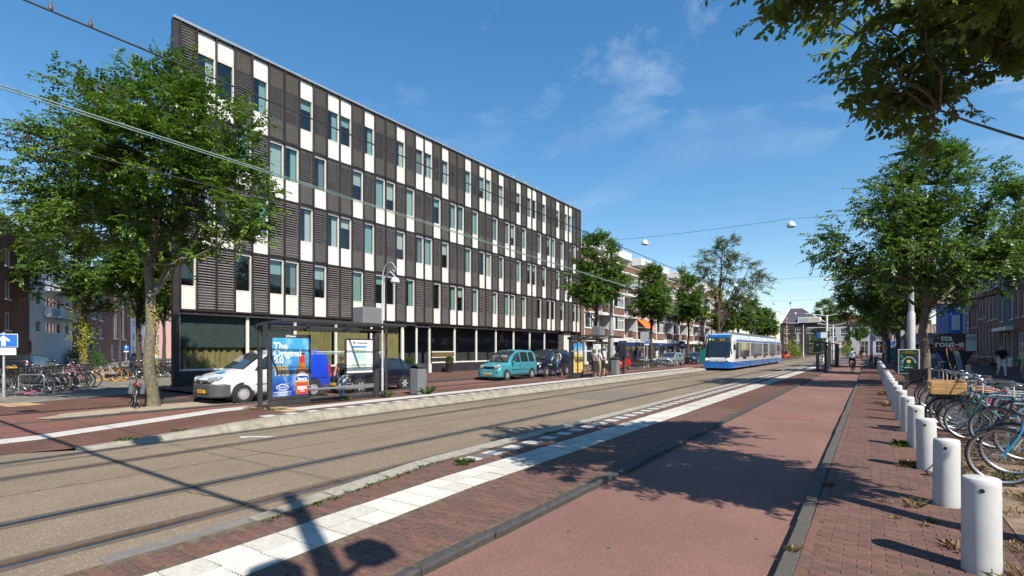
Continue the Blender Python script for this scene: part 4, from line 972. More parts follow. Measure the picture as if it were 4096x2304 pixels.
    for yl in side[:2]:
        for sg in (1,-1):
            y_ = yl[1]+.03; S = B_.sec(y_); mb = MB().bar((sg*(S[3][0]+.002),y_,S[3][2]+.05),(sg*(S[5][0]+.004),y_,S[5][2]),.012,.006); mb.build('door_gap', m_trim, t)
            MB().cbox(*sorted((sg*(S[4][0]+.0), sg*(S[4][0]+.025))), y_-.22, y_-.06, S[5][2]-.13, S[5][2]-.1, .006).build('door_handle', m_trim if bumper is m_bumper else pt, t)
    for sg in (1,-1):
        xs_ = B_.sec(0)[3][0]; MB().box(*sorted((sg*(xs_-.02), sg*(xs_+.006))), wb[0]+wr+.12, wb[1]-wr-.12, st[3][1]+.02, st[3][1]+.1).build('sill', m_trim, t); MB().box(*sorted((sg*(xs_-.01), sg*(xs_+.008))), wb[0]+wr+.12, wb[1]-wr-.12, .6, .63).build('side_moulding', m_trim, t)
    if extra: extra(t, B_)
    t.location = loc; t.rotation_euler = (0,0,rz); return t
def interp(st, y):
    for a, b in zip(st, st[1:]):
        if a[0] <= y <= b[0]:
            f = (y-a[0])/(b[0]-a[0]); return [p+(q-p)*f for p, q in zip(a[1:], b[1:])]
def prof(L, H, W, hood, cowl, a, rf, rr, tail, zb=.22, nose=.62, belt=.95, rear_belt=None, wr=.8, rear_drop=.1):
    """stations from a few side-view measures: hood height, cowl y, roof front y, roof rear y, tail"""
    w = W/2; h = -L/2; rb = rear_belt or belt
    return [(h, zb+.08, nose-.06, nose-.02, w*.8, w*.6), (h+.1, zb, nose+.06, nose+.11, w*.92, w*.7), (h+.35, zb, hood-.1, hood-.05, w*.98, w*.75), (h+cowl, zb, belt-.02, hood+.06, w, w*.78),
            (h+a, zb, belt, (hood+.06)*.45+H*.55, w, w*wr*1.02), (h+rf, zb, belt, H-.06, w, w*wr), (h+rf+.4, zb, belt, H, w, w*wr), (h+rr, zb, rb, H-.02, w, w*wr), (h+tail, zb+.02, rb, H-.3-rear_drop, w*.98, w*wr*.98), (L/2-.06, zb+.02, rb-.02, rb+.06, w*.95, w*.72), (L/2, zb+.1, rb-.15, rb-.1, w*.9, w*.7)]
# white and blue delivery van
h = -2.2
st = [(h,.3,.56,.6,.66,.5),(h+.1,.24,.74,.8,.8,.6),(h+.4,.22,.93,.98,.87,.68),(h+.95,.22,1.03,1.1,.895,.7),(h+1.25,.22,1.06,1.33,.9,.72),(h+1.7,.22,1.08,1.66,.9,.71),(h+2.1,.22,1.08,1.8,.9,.72),(h+4.0,.24,1.1,1.82,.9,.74),(h+4.28,.26,1.1,1.72,.89,.73),(h+4.4,.34,1.05,1.35,.86,.72)]
p_white, p_blue = paint('van_white', (.6,.61,.62)), paint('van_blue', (.012,.05,.5))
def caddy_extra(t, b):
    MB().poly([(-.1,h+.42,1.035),(.35,h+.42,1.03),(.3,h+.68,1.1),(-.12,h+.68,1.105)]).build('bonnet_sticker', mat('sticker_blue', (.05,.3,.62), .5, var=0), t)
    MB().lathe([(.001,0),(.07,0),(.07,.02),(.001,.02)], 20, (0,h-.045,.74), axis='y').build('badge', m_chrome, t)
    MB().cbox(-.5,.5,h-.03,h+.05,.3,.38,.01).build('lower_grille', m_trim, t)
    for s_ in (1,-1): MB().lathe([(.001,0),(.05,0),(.05,.03)], 14, (s_*.62,h-.0,.42), axis='y').build('fog_light', m_lamp, t)
    MB().box(.903,.91,h+2.15,h+4.2,.72,.75).build('side_rail', m_trim, t)
car('delivery_van', 'delivery van with white front and blue cargo body, parked behind the beer poster', (-18.5,10.35,0), 0, st, p_white, (h+.9+.02,h+3.6), .32, side=[(h+1.3,h+2.05,h+1.75,h+2.05)], ws=(h+1.02,h+1.72), bumper=m_bumper, plate='R-VVV-52', lamps=(.62,.8,.36,.17), tails=(.84,1.0,.08,.5), grille=(.42,.74,.1), cat='van', extra=caddy_extra, rear_body=p_blue, split=h+2.15, rim=m_hub, spokes=0, bh=.46)
# black hatchback
car('hatchback', 'black hatchback parked right behind the blue and white van', (-18.25,15.05,0), 0, prof(3.9,1.46,1.66,.86,.95,1.25,1.75,3.2,3.72,belt=.92), paint('car_black', (.008,.009,.018)), (-1.2,1.24), .3,
    side=[(-.78,.28,-.3,.25),(.36,1.15,.36,1.05),(1.22,1.5,1.15,1.38)], ws=(-1.0,-.25), rw=(1.45,1.78), lamps=(.58,.7,.28,.2), spokes=6)
# turquoise MPV
car('compact_van', 'turquoise passenger van parked at the kerb by the entrance', (-18.35,25.75,0), 0, prof(4.1,1.8,1.72,.98,1.0,1.3,1.85,3.7,4.0,belt=1.0,rear_drop=-.1,wr=.8), paint('car_turquoise', (.06,.3,.36), .25), (-1.3,1.36), .31,
    side=[(-.9,.1,-.35,.06),(.2,1.0,.2,.95),(1.1,1.72,1.08,1.6)], ws=(-1.05,-.2), rw=(1.7,1.98), plate='06-SN-JD', lamps=(.6,.78,.3,.2), spokes=7, grille=(.4,.8,.05))
# black van behind it
car('black_van', 'black panel van parked behind the turquoise one, half hidden by the cyclist', (-18.6,30.6,0), 0, prof(4.3,1.82,1.8,1.02,.95,1.25,1.85,3.95,4.2,belt=1.08,rear_drop=-.1), MATS['car_black'], (-1.35,1.4), .32,
    side=[(-.9,.2,-.35,.15)], ws=(-1.15,-.25), bumper=m_bumper, plate='V-732-LK', cat='van', lamps=(.64,.82,.28,.2), grille=(.45,.7,.18))
# red microcars
def micro(name, label, loc, rz):
    car(name, label, loc, rz, prof(2.05,1.5,1.1,.82,.35,.5,.75,1.85,2.0,belt=.9,rear_drop=-.1,wr=.82,nose=.55), paint('car_red', (.5,.012,.015)), (-.62,.66), .22, side=[(-.45,.3,-.25,.28),(.38,.82,.38,.78)], ws=(-.66,-.25), rw=(.88,1.0), bumper=None, lamps=(.36,.62,.16,.14), tails=(.42,.8,.06,.12), grille=(.2,.5,.04), spokes=5)
micro('microcar', 'small boxy red microcar parked by the stop behind the litter bin', (-17.95,42.1,0), 0)
micro('microcar', 'small red microcar far off beyond the rear of the tram', (-14.1,116.5,0), 0)
# silver estate, dark car
def estate(name, label, loc, rz, p, group=None, plate=None):
    return car(name, label, loc, rz, prof(4.7,1.48,1.8,.9,1.25,1.6,2.15,4.2,4.6,belt=.95,rear_drop=0), p, (-1.45,1.3), .32, side=[(-.85,.15,-.35,.12),(.22,1.0,.22,.95),(1.08,1.9,1.06,1.6)], ws=(-1.15,-.25), rw=(1.88,2.25), lamps=(.64,.7,.3,.14), spokes=6, plate=plate, group=group)
estate('estate_car', 'silver estate car parked by the shop bikes', (-18.35,56.9,0), 0, paint('car_silver', (.38,.4,.42), .5))
estate('estate_car', 'dark blue car parked ahead of the silver estate car', (-18.4,66.5,0), 0, paint('car_navy', (.012,.02,.05)))
a2 = math.atan2(.909,.417)
estate('estate_car', 'black estate car with red tail lights parked before the brick corner house', (-46.3,9.6,0), PI+a2-.15, MATS['car_black'], plate='38-XX-KS')
estate('estate_car', 'white estate car far along the side street by a parking sign', (-59.2,20.6,0), PI+a2, p_white, plate='7-SHR-91')
estate('estate_car', 'black car parked beyond the white estate in the side street', (-72,31.5,0), PI+a2, MATS['car_black'])
estate('estate_car', 'dark car at the far end of the side street', (-84,36,0), PI+a2, MATS['car_navy'])
# ---------------------------------------------------------------- tram
m_tw, m_tb = paint('tram_white', (.6,.6,.58)), paint('tram_blue', (.0,.12,.46))
m_twin = mat('tram_window', (.012,.014,.016), .05, 0, var=.3, scale=2, spec=.9, coat=.5)
m_bel = mat('bellows', (.02,.02,.022), .8, var=.2)
def tram():
    t = thing('tram', 'white and blue articulated tram of five sections coming along the far track', 'tram')
    W_ = 1.2
    ring = lambda k=1., z0=.2, top=3.2: [(-W_*k,z0),(-W_*k,2.55),(-W_*.97*k,2.78),(-W_*.84*k,top-.1),(-W_*.6*k,top),(W_*.6*k,top),(W_*.84*k,top-.1),(W_*.97*k,2.78),(W_*k,2.55),(W_*k,z0)]
    secs = [(2.3,8.0),(8.35,14.9),(15.25,18.9),(19.25,24.4),(24.75,29.0)]
    def loft(mb, ys):
        rs = []
        for y, k, z0, top, push in ys:
            b = mb.n(); r = ring(k, z0, top); mb.v += [(x, y+push*max(0,(z-1.0))**1.1*.36, z) for x, z in r]; rs.append((b, len(r)))
        for (a, n), (b, _) in zip(rs, rs[1:]):
            for i in range(n): mb.face((a+(i+1)%n, a+i, b+i, b+(i+1)%n))
        mb.face([rs[0][0]+i for i in range(rs[0][1])]); mb.face([rs[-1][0]+i for i in range(rs[-1][1])][::-1])
    for k, (a, b) in enumerate(secs):
        mb = MB(); loft(mb, [(a,1,.72,3.2,0),(b,1,.72,3.2,0)] if k else [(.35,.84,.72,3.16,1),(.75,.95,.72,3.2,1),(1.4,1,.72,3.2,.5),(2.3,1,.72,3.2,0),(b,1,.72,3.2,0)])
        s_ = mb.build('body_section', m_tw, t, smooth=40)
        mb = MB(); loft2 = [(a,1.004),(b,1.004)] if k else [(.05,.86),(.5,.96),(1.4,1.004),(b,1.004)]
        pts = [(-W_*q, y) for y, q in loft2]+[(W_*q, y) for y, q in loft2[::-1]]
        MB().ext(pts, .22, .74, 'z').build('blue_skirt', m_tb, t)
        for sg in (1,-1):
            x0 = sg*(W_+.004)
            MB().box(min(x0,x0+sg*.004),max(x0,x0+sg*.004),a if k else 2.0,b,2.52,2.64).build('blue_stripe', mat('stripe_blue', (.01,.09,.4), .4, var=0), s_)
            ya = a+.2 if k else 3.1; n = max(1, int((b-ya)/1.45)); w_ = (b-.15-ya)/n
            for i in range(n):
                dr = (i == 1 and k in (0,1,3)) or (k == 2 and i == 0)
                MB().box(min(x0,x0+sg*.006),max(x0,x0+sg*.006),ya+i*w_+.04,ya+(i+1)*w_-.04,.95 if dr else 1.12,2.44).build('door' if dr else 'side_window', m_twin, s_)
            if k == 0: MB().poly([(x0+sg*.003,1.55,1.0),(x0+sg*.003,2.95,1.0),(x0+sg*.003,2.95,2.44),(x0+sg*.003,1.95,2.44)][::1]).build('side_window', m_twin, s_)
            MB().box(min(x0,x0+sg*.01),max(x0,x0+sg*.01),b-.5,b-.36,1.95,2.15).build('orange_button', mat('orange_button', (.8,.16,.02), .4, var=0), s_)
        if k < 4: MB().ext(ring(.93,.3,3.1), b, secs[k+1][0], 'y').build('bellows', m_bel, t)
        MB().cbox(-.75,.75,a+.4,b-.4,3.2,3.36,.03).build('roof_equipment', mat('roof_grey', (.12,.125,.13), .7, var=.2), t)
        for y in ((a+1.2,b-1.2) if k in (0,2,4) else ()): MB().lathe([(.3,-1.0),(.3,1.0)], 16, (0,y,.3), axis='x').build('bogie', m_bel, t)
    # front: windscreen, destination box, lamps, bumper
    def fr(x, z, off=.02): return (x, .35+max(0,z-1.0)**1.1*.36-off+.55*max(0,(abs(x)-.85))**1.3, z)
    def front(name, xs, zs, m, off):
        mb = MB()
        for za, zb in zip(zs, zs[1:]):
            for xa, xb in zip(xs, xs[1:]): mb.poly([fr(xa,za,off),fr(xb,za,off),fr(xb,zb,off),fr(xa,zb,off)])
        return mb.build(name, m, t, smooth=60)
    xs = [-1.0,-.8,-.4,0,.4,.8,1.0]
    front('windscreen', xs, [1.15,1.5,1.9,2.3,2.42], m_twin, .03); front('destination_box', xs, [2.46,2.6,2.86], m_ink, .035); front('blue_brow', [-1.02,-.8,-.4,0,.4,.8,1.02], [2.88,2.98,3.1], m_tb, .03)
    d = front('nose_panel', [-.62,-.4,0,.4,.62], [.78,.95,1.12], m_tw, .06)
    MB().cbox(-1.04,1.04,.14,.5,.66,.78,.03).build('bumper', m_trim, t)
    for sg in (1,-1):
        MB().lathe([(.001,-.02),(.085,-.02),(.09,.05)], 16, (sg*.86,.3,.98), axis='y').build('headlight', mat('lit_lamp', (1,.93,.7), .3, var=0, emit=1.2), t)
        MB().lathe([(.001,-.02),(.07,-.02),(.07,.05)], 14, (sg*.8,.3,.84), axis='y').build('tail_light', mat('amber_red', (.5,.05,.01), .3, var=0, coat=1), t)
        mb = MB().tube([(sg*1.1,.9,2.5),(sg*1.3,.65,2.45),(sg*1.33,.62,2.2)], .025, 6); mb.cbox(*sorted((sg*1.24,sg*1.42)),.55,.68,1.75,2.25,.03); mb.build('mirror', m_trim, t)
    amber = mat('amber_dots', (.5,.32,.05), .5, var=0, emit=.25); wh = mat('display_white', (.85,.85,.8), .5, var=0, emit=.4)
    text('9', .3, wh, (-.72,.78,2.66), (R(72),0,0), t); text('Centraal', .13, amber, (.3,.75,2.73), (R(72),0,0), t); text('Station', .13, amber, (.3,.71,2.6), (R(72),0,0), t)
    MB().box(-.55,-.38,.79,.8,2.6,2.74).build('green_square', mat('green_display', (.05,.5,.1), .5, var=0, emit=.3), t)
    text('2107', .1, m_ink, (0,.255,.86), ROT_Y, t); text('2107', .17, mat('fleet_number', (.02,.05,.2), .5, var=0), (1.212,5.6,.9), ROT_X, t); text('210', .14, m_tw, (1.212,5.6,.5), ROT_X, t)
    dr = MB().lathe([(.12,0),(.2,.3),(.22,.5),(.1,.62)], 10, (.35,1.25,1.0)); dr.ell((.35,1.25,1.78),(.1,.11,.14))
    # pantograph
    pb = MB(); pb.bar((0,16.5,3.36),(0,16.9,3.5),.3,.12); pb.tube([(0,16.9,3.4),(0,17.9,4.2),(0,16.9,4.95)], .05, 6); pb.tube([(-.8,16.9,4.95),(.8,16.9,4.95)], .03, 6); pb.tube([(-.8,16.65,4.95),(.8,16.65,4.95)], .03, 6); pb.tube([(-.35,17.9,4.2),(-.35,16.9,4.9)], .025, 6); pb.tube([(.35,17.9,4.2),(.35,16.9,4.9)], .025, 6)
    pb.build('pantograph', m_trim, t)
    t.location = (-10.8,45.7,0)
tram()
# ---------------------------------------------------------------- bollards
def bollard_mat(name, c, grime):
    m = mat(name, c, .72, var=.1, scale=4, bump=.1, bscale=30); nt = m.node_tree; b = nt.nodes['Principled BSDF']; N = nt.nodes.new; L = nt.links.new; src = b.inputs['Base Color'].links[0].from_socket
    tc = N('ShaderNodeTexCoord'); s_ = N('ShaderNodeSeparateXYZ'); L(tc.outputs['Object'], s_.inputs[0]); oi = N('ShaderNodeObjectInfo'); ad = N('ShaderNodeVectorMath'); ad.operation = 'ADD'; L(tc.outputs['Object'], ad.inputs[0]); L(oi.outputs['Location'], ad.inputs[1])
    n = N('ShaderNodeTexNoise'); n.inputs['Scale'].default_value = 9; n.inputs['Detail'].default_value = 7; n.inputs['Roughness'].default_value = .7; L(ad.outputs[0], n.inputs['Vector'])
    n2 = N('ShaderNodeTexNoise'); n2.inputs['Scale'].default_value = 3.2; n2.inputs['Detail'].default_value = 3; L(ad.outputs[0], n2.inputs['Vector'])
    r = N('ShaderNodeMapRange'); r.inputs['From Min'].default_value = .62; r.inputs['From Max'].default_value = .7; L(n.outputs[0], r.inputs[0]); r2 = N('ShaderNodeMapRange'); r2.inputs['From Min'].default_value = .5; r2.inputs['From Max'].default_value = .62; L(n2.outputs[0], r2.inputs[0])
    z = N('ShaderNodeMapRange'); z.inputs['From Min'].default_value = .0; z.inputs['From Max'].default_value = .14; z.inputs['To Min'].default_value = .55; z.inputs['To Max'].default_value = 0; L(s_.outputs[2], z.inputs[0]); zm = N('ShaderNodeMath'); zm.operation = 'MULTIPLY'; L(z.outputs[0], zm.inputs[0]); L(n.outputs[0], zm.inputs[1])
    mu = N('ShaderNodeMath'); mu.operation = 'MULTIPLY'; L(r.outputs[0], mu.inputs[0]); L(r2.outputs[0], mu.inputs[1]); mx = N('ShaderNodeMath'); mx.operation = 'MAXIMUM'; L(mu.outputs[0], mx.inputs[0]); L(zm.outputs[0], mx.inputs[1])
    x = N('ShaderNodeMix'); x.data_type = 'RGBA'; L(mx.outputs[0], x.inputs['Factor']); L(src, x.inputs['A']); x.inputs['B'].default_value = (*grime,1); L(x.outputs['Result'], b.inputs['Base Color']); return m
m_boll = bollard_mat('bollard_white', (.47,.47,.46), (.16,.14,.115)) if True else mat('bollard_white', (.56,.56,.555), .7, var=.12, scale=4, bump=.1, bscale=30)
m_scuff = bollard_mat('scuffed_bollard', (.46,.46,.45), (.1,.09,.08))
m_galv = mat('galvanised_post', (.42,.44,.45), .5, .6, var=.15, scale=4)
m_dgrey = mat('anthracite', (.055,.055,.058), .45, .3, var=.15, scale=3)
m_lgrey = mat('light_grey_paint', (.42,.44,.46), .5, var=.1, scale=3)
def bollard_mesh(m):
    mb = MB(); mb.m = 0; mb.lathe([(.122,0),(.123,.02),(.121,.3),(.12,.7),(.117,.742),(.108,.75),(.001,.751)], 28, cap=False)
    return mb.mesh('bollard', m, 45)
bm = bollard_mesh(m_boll); bm2 = bollard_mesh(m_scuff)
hole = MB().lathe([(.001,0),(.017,0),(.017,.02),(.001,.02)], 12, axis='y').mesh('fixing_hole', m_ink)
stains = [MB(), MB()]
for k in range(29):
    y = 5.42+2.07*k; x = .71-.15*min(1,k/7); lb = 'white painted round bollard in the long row beside the walkway'
    if k == 0: lb = 'white bollard with dirt scuffs nearest the soil patch, its shadow clear on the bricks'
    if k == 2: lb = 'white bollard with a dry brown grass tuft at its foot'
    if k == 3: lb = 'white bollard with a bright green grass tuft at its foot'
    o = link('bollard', bm2 if k == 0 else bm, None, (x,y,ZW-.01), (0,0,k*1.3)); tag(o, lb, 'bollard', 'white bollards in a row along the walkway')
    h_ = bpy.data.objects.new('fixing_hole', hole); COL.objects.link(h_); h_.parent = o; o.rotation_euler = (random.gauss(0,.008),random.gauss(0,.008),random.uniform(-.25,.25)); h_.location = (.0,-.122,.665)
o = link('bollard', bm, None, (-.26,65.2,ZW-.01)); tag(o, 'single white bollard standing alone beside the kerb of the bike path', 'bollard')
# ---------------------------------------------------------------- tram shelters
m_sglass = glass('shelter_glass', (.95,.97,.96), .7)
m_print_w = mat('print_white', (.82,.83,.82), .5, var=.02)
m_alux = mat('brushed_alu', (.5,.51,.52), .35, .8, var=.1)
def gradient(name, top, bot, z0, z1, noise=.0, hi=(.6,.75,.85)):
    """printed poster background"""
    m = bpy.data.materials.new(name); m.use_nodes = True; nt = m.node_tree; b = nt.nodes['Principled BSDF']; N = nt.nodes.new; L = nt.links.new
    tc = N('ShaderNodeTexCoord'); s_ = N('ShaderNodeSeparateXYZ'); L(tc.outputs['Object'], s_.inputs[0])
    r = N('ShaderNodeMapRange'); r.inputs['From Min'].default_value = z0; r.inputs['From Max'].default_value = z1; L(s_.outputs[2], r.inputs[0])
    x = N('ShaderNodeMix'); x.data_type = 'RGBA'; x.inputs['A'].default_value = (*bot,1); x.inputs['B'].default_value = (*top,1); L(r.outputs[0], x.inputs['Factor'])
    n = N('ShaderNodeTexNoise'); n.inputs['Scale'].default_value = 2.2; n.inputs['Detail'].default_value = 5; L(tc.outputs['Object'], n.inputs['Vector'])
    r2 = N('ShaderNodeMapRange'); r2.inputs['From Min'].default_value = .5; r2.inputs['From Max'].default_value = .75; r2.inputs['To Max'].default_value = noise; L(n.outputs[0], r2.inputs[0])
    y = N('ShaderNodeMix'); y.data_type = 'RGBA'; L(r2.outputs[0], y.inputs['Factor']); L(x.outputs['Result'], y.inputs['A']); y.inputs['B'].default_value = (*hi,1); L(y.outputs['Result'], b.inputs['Base Color'])
    b.inputs['Roughness'].default_value = .4; b.inputs['Coat Weight'].default_value = .3; return m
def shelter(name, label, loc, rz, poster=0, box=True, group=None):
    t = thing(name, label, 'tram shelter')
    for y in (0, 4.08): MB().cbox(-.07,.07,y-.045,y+.045,-.02,2.3,.012).build('back_column', m_dgrey, t)
    MB().cbox(-.09,.11,3.98,4.16,-.02,2.2,.015).build('main_column', m_dgrey, t)
    for y in (-.02, 4.1): MB().cbox(.47,.53,y-.03,y+.03,0,2.33,.008).build('front_post', m_dgrey, t)
    fr = MB(); P = [(-.12,2.24),(-.12,2.32),(.1,2.38),(1.22,2.46),(1.24,2.42),(.1,2.3),(-.02,2.22)]
    for y in (-.1, 1.35, 2.75, 4.16): fr.ext(P, y, y+.07, 'y')
    fr.cbox(1.2,1.26,-.1,4.32,2.39,2.47,.01); fr.cbox(-.13,-.05,-.1,4.23,2.2,2.34,.01); fr.cbox(.08,.14,-.03,4.16,2.27,2.34,.01); fr.build('roof_frame', m_dgrey, t)
    MB().poly([(-.05,-.05,2.345),(.1,-.05,2.395),(1.2,-.05,2.465),(1.2,4.2,2.465),(.1,4.2,2.395),(-.05,4.2,2.345)]).build('roof_glass', m_sglass, t)
    def pane(x0,y0,x1,y1,z0=.18,z1=2.12):
        p = MB().poly([(x0,y0,z0),(x1,y1,z0),(x1,y1,z1),(x0,y0,z1)]).build('glass_pane', m_sglass, t)
        mb = MB(); dx, dy = (.004,0) if x0 == x1 else (0,.004)
        for q in range(3): mb.poly([(x0+dx,y0+dy,1.5+q*.035),(x1+dx,y1+dy,1.5+q*.035),(x1+dx,y1+dy,1.52+q*.035),(x0+dx,y0+dy,1.52+q*.035)])
        c = mb.build('decal_stripes', mat('frosted_stripe', (.7,.76,.74), .6, var=0)); c.parent = p
    pane(0,1.6,0,2.7); pane(0,2.72,0,3.98); pane(0,.05,.47,.0-.02); pane(0,4.1,.47,4.1)
    b_ = MB(); b_.bar((0,1.55,.1),(0,4.0,.1),.05,.09); b_.build('bottom_rail', m_dgrey, t)
    for y in (-.02,4.1): MB().bar((0,y,.08),(.5,y,.08),.03,.06).build('bottom_rail', m_dgrey, t)
    # poster case
    pc = MB().cbox(-.09,.05,.24,1.56,.2,2.09,.012).build('poster_case', m_dgrey, t); MB().cbox(-.08,.04,.3,1.5,-.02,.2,.01).build('case_base', m_dgrey, t)
    def ad(m): c = MB().poly([(.054,.33,.3),(.054,1.47,.3),(.054,1.47,1.98),(.054,.33,1.98)]).build('poster', m); c.parent = pc; return c
    def wr(s_, size, m, y, z, dx=.056, **kw):
        c = bpy.data.objects.new('lettering', text_mesh(s_, size, m, **kw)); COL.objects.link(c); c.parent = pc; c.location = (dx,y,z); c.rotation_euler = ROT_X
    def shape(nm, pts, m, dx):
        c = MB().poly([(dx,y,z) for y, z in pts]).build(nm, m); c.parent = pc
    wr('JCDecaux', .075, m_print_w, .9, 2.035, .052, bold=.002)
    if poster == 0:
        ad(gradient('beer_poster', (.06,.36,.66), (.01,.04,.3), .55, 1.7, .7)); gold = mat('print_gold', (.62,.38,.06), .5, var=0); am = mat('print_amber', (.42,.13,.01), .5, var=.5, scale=5); rd = mat('print_red', (.55,.03,.02), .5, var=.08); bl = mat('print_blue', (.02,.08,.36), .5, var=.05)
        for s_, y, z, c, sz in (('The',.36,1.74,m_print_w,.27),('Original',.36,1.53,m_print_w,.27),('0.0',.36,1.33,m_print_w,.25),('since',.36,1.14,gold,.22),('1978',.36,.96,gold,.24)): wr(s_, sz, c, y, z, align='LEFT', bold=.006)
        B_ = lambda pr, y0=1.25: [(y0+r_,z) for r_, z in pr]+[(y0-r_,z) for r_, z in pr[::-1]]
        shape('bottle', B_([(.2,.32),(.21,.8),(.2,.95),(.13,1.1),(.095,1.3),(.085,1.48),(.09,1.5)]), am, .0565); shape('bottle_cap', B_([(.09,1.49),(.085,1.54)]), m_ink, .0568)
        shape('neck_label', B_([(.1,1.26),(.087,1.46)]), rd, .057); shape('shoulder_label', B_([(.21,.7),(.21,.84),(.14,.9),(.06,1.0)]), m_print_w, .057); shape('shoulder_band', B_([(.208,.72),(.208,.84),(.1,.87)]), bl, .0573); shape('bottom_label', B_([(.15,.34),(.15,.64)]), rd, .057); shape('bottom_band', B_([(.14,.46),(.14,.56)]), m_print_w, .0573)
        wr('Bavaria', .105, m_print_w, 1.26, .775, .0577, bold=.003); wr('0.0%', .1, rd, 1.25, .51, .0577, shear=.2); wr('ORIGINAL', .045, m_print_w, 1.25, .4, .0577); wr('PREMIUM', .03, m_print_w, 1.25, .435, .0577)
        shape('brand_badge', [(.46,.6),(.62,.66),(.8,.6),(.82,.53),(.64,.46),(.44,.53)], m_print_w, .0566); shape('brand_field', [(.48,.59),(.62,.64),(.78,.59),(.8,.53),(.64,.48),(.46,.53)], bl, .0569); wr('Bavaria', .075, m_print_w, .63, .56, .0573); wr('FAMILY BREWERS SINCE 1719', .042, m_print_w, .36, .41, .0573, align='LEFT')
        gpos = (.36,1.74)
    elif poster == 1:
        ad(gradient('palace_poster', (.04,.28,.62), (.62,.46,.14), 1.3, 1.5, 0)); st_ = mat('print_stone', (.6,.55,.38), .5, var=.2, scale=9)
        shape('printed_palace', [(.4,1.35),(1.4,1.35),(1.4,1.55),(1.32,1.55),(1.32,1.72),(1.28,1.8),(1.24,1.72),(1.24,1.55),(1.0,1.58),(1.0,1.75),(.9,1.92),(.8,1.75),(.8,1.58),(.6,1.55),(.6,1.7),(.55,1.78),(.5,1.7),(.5,1.55),(.4,1.55)], st_, .0566); wr('VONDELPARK', .13, m_ink, .9, 1.08); wr('MUSIC & DANCE EVENTS', .06, m_ink, .9, .88); wr('WWW.OPENLUCHT.NL', .06, m_ink, .9, .45)
    else:
        ad(gradient('plain_poster', (.1,.12,.14), (.2,.22,.22), .3, 1.9, .1))
    # map case with the stop name
    mc = MB().cbox(.01,.06,2.78,3.94,.82,2.0,.01).build('map_case', m_dgrey, t)
    def on(nm, pts, m, dx):
        c = MB().poly([(dx,y,z) for y, z in pts]).build(nm, m); c.parent = mc
    on('map_sheet', [(2.84,.88),(3.88,.88),(3.88,1.95),(2.84,1.95)], m_print_w, .063)
    on('map_print', [(3.05,.98),(3.62,.98),(3.62,1.68),(3.05,1.68)], mat('map_print', (.62,.68,.5), .5, var=.35, scale=9), .0645); on('map_header', [(3.05,1.7),(3.62,1.7),(3.62,1.76),(3.05,1.76)], mat('map_blue', (.03,.2,.5), .5, var=0), .0645)
    for q in range(7):
        a_, b_2 = random.uniform(1.0,1.6), random.uniform(1.0,1.6); on('map_canal', [(3.06,a_),(3.61,b_2),(3.61,b_2+.03),(3.06,a_+.03)], mat('map_water', (.35,.6,.72), .5, var=0), .065+q*.0003)
    c = bpy.data.objects.new('lettering', text_mesh('Mr.Visserplein', .105, m_ink, bold=.001)); COL.objects.link(c); c.parent = mc; c.location = (.066,3.38,1.86); c.rotation_euler = ROT_X
    # bench and rail
    bn = MB(); bn.cbox(.16,.5,1.42,2.74,.44,.48,.012); bn.build('bench_seat', m_alux, t)
    MB().bar((.0,2.5,.42),(.0,3.98,.42),.06,.13).build('bench_rail', m_alux, t); bs = MB(); bs.bar((.05,1.42,.43),(.05,2.74,.43),.04,.05); bs.bar((.05,1.5,.42),(.3,1.5,.42),.05,.06); bs.bar((.05,2.6,.42),(.3,2.6,.42),.05,.06)
    for y in (1.42,2.74): bs.tube([(.16,y,.46),(.16,y,.56),(.48,y,.56),(.5,y,.46)], .014, 6)
    bs.build('bench_support', m_alux, t)
    if box: MB().cbox(-.3,.25,3.35,4.12,2.42,3.06,.02).build('roof_cabinet', mat('cabinet_grey', (.16,.16,.165), .6, var=.05), t)
    t.location = loc; t.rotation_euler = (0,0,rz); tag(t, group=group); return t
shelter('tram_shelter', 'glass tram shelter with beer bottle poster and stop map', (-13.95,7.65,ZL), 0, 0)
shelter('tram_shelter', 'glass tram shelter with palace poster where three people wait', (-13.95,25.6,ZL), 0, 1)
shelter('tram_shelter', 'dark tram shelter beside the bike path with a seated man', (-3.05,53.2,ZR), PI, 2, box=False)
shelter('tram_shelter', 'dark tram shelter beside the bike path, empty, near the white mast', (-3.05,68.2,ZR), PI, 2, box=False)
# info pillar at the head of the far stop
t = thing('info_pillar', 'dark timetable pillar standing in front of the seated man', 'info pillar', (-3.6,47.6,ZR))
MB().cbox(-3.62,-3.44,47.52,47.68,ZR,2.5,.01).build('post', m_dgrey, t); MB().cbox(-3.78,-3.28,47.42,47.52,1.62,2.55,.02).build('panel', m_dgrey, t)
MB().poly([(-3.52,47.41,2.1),(-3.43,47.41,2.18),(-3.52,47.41,2.26),(-3.61,47.41,2.18)]).build('arrow_sign', m_print_w, t); MB().poly([(-3.56,47.41,1.5),(-3.46,47.41,1.5),(-3.46,47.41,1.6),(-3.56,47.41,1.6)]).build('small_sign', m_print_w, t)
t = thing('stop_sign_board', 'blue and white line map board on the shelter roof by the bike path', 'sign', (-3.3,52,2.7))
MB().cbox(-3.95,-3.05,51.95,52.03,2.75,3.35,.01).build('board', m_dgrey, t); MB().box(-3.9,-3.62,51.94,51.952,2.8,3.3).build('blue_field', mat('sign_blue', (.01,.13,.52), .45, var=.03), t); MB().box(-3.6,-3.1,51.94,51.952,2.8,3.3).build('white_field', m_print_w, t); MB().cbox(-3.6,-3.5,51.96,52.02,2.55,2.76,.005).build('bracket', m_dgrey, t)
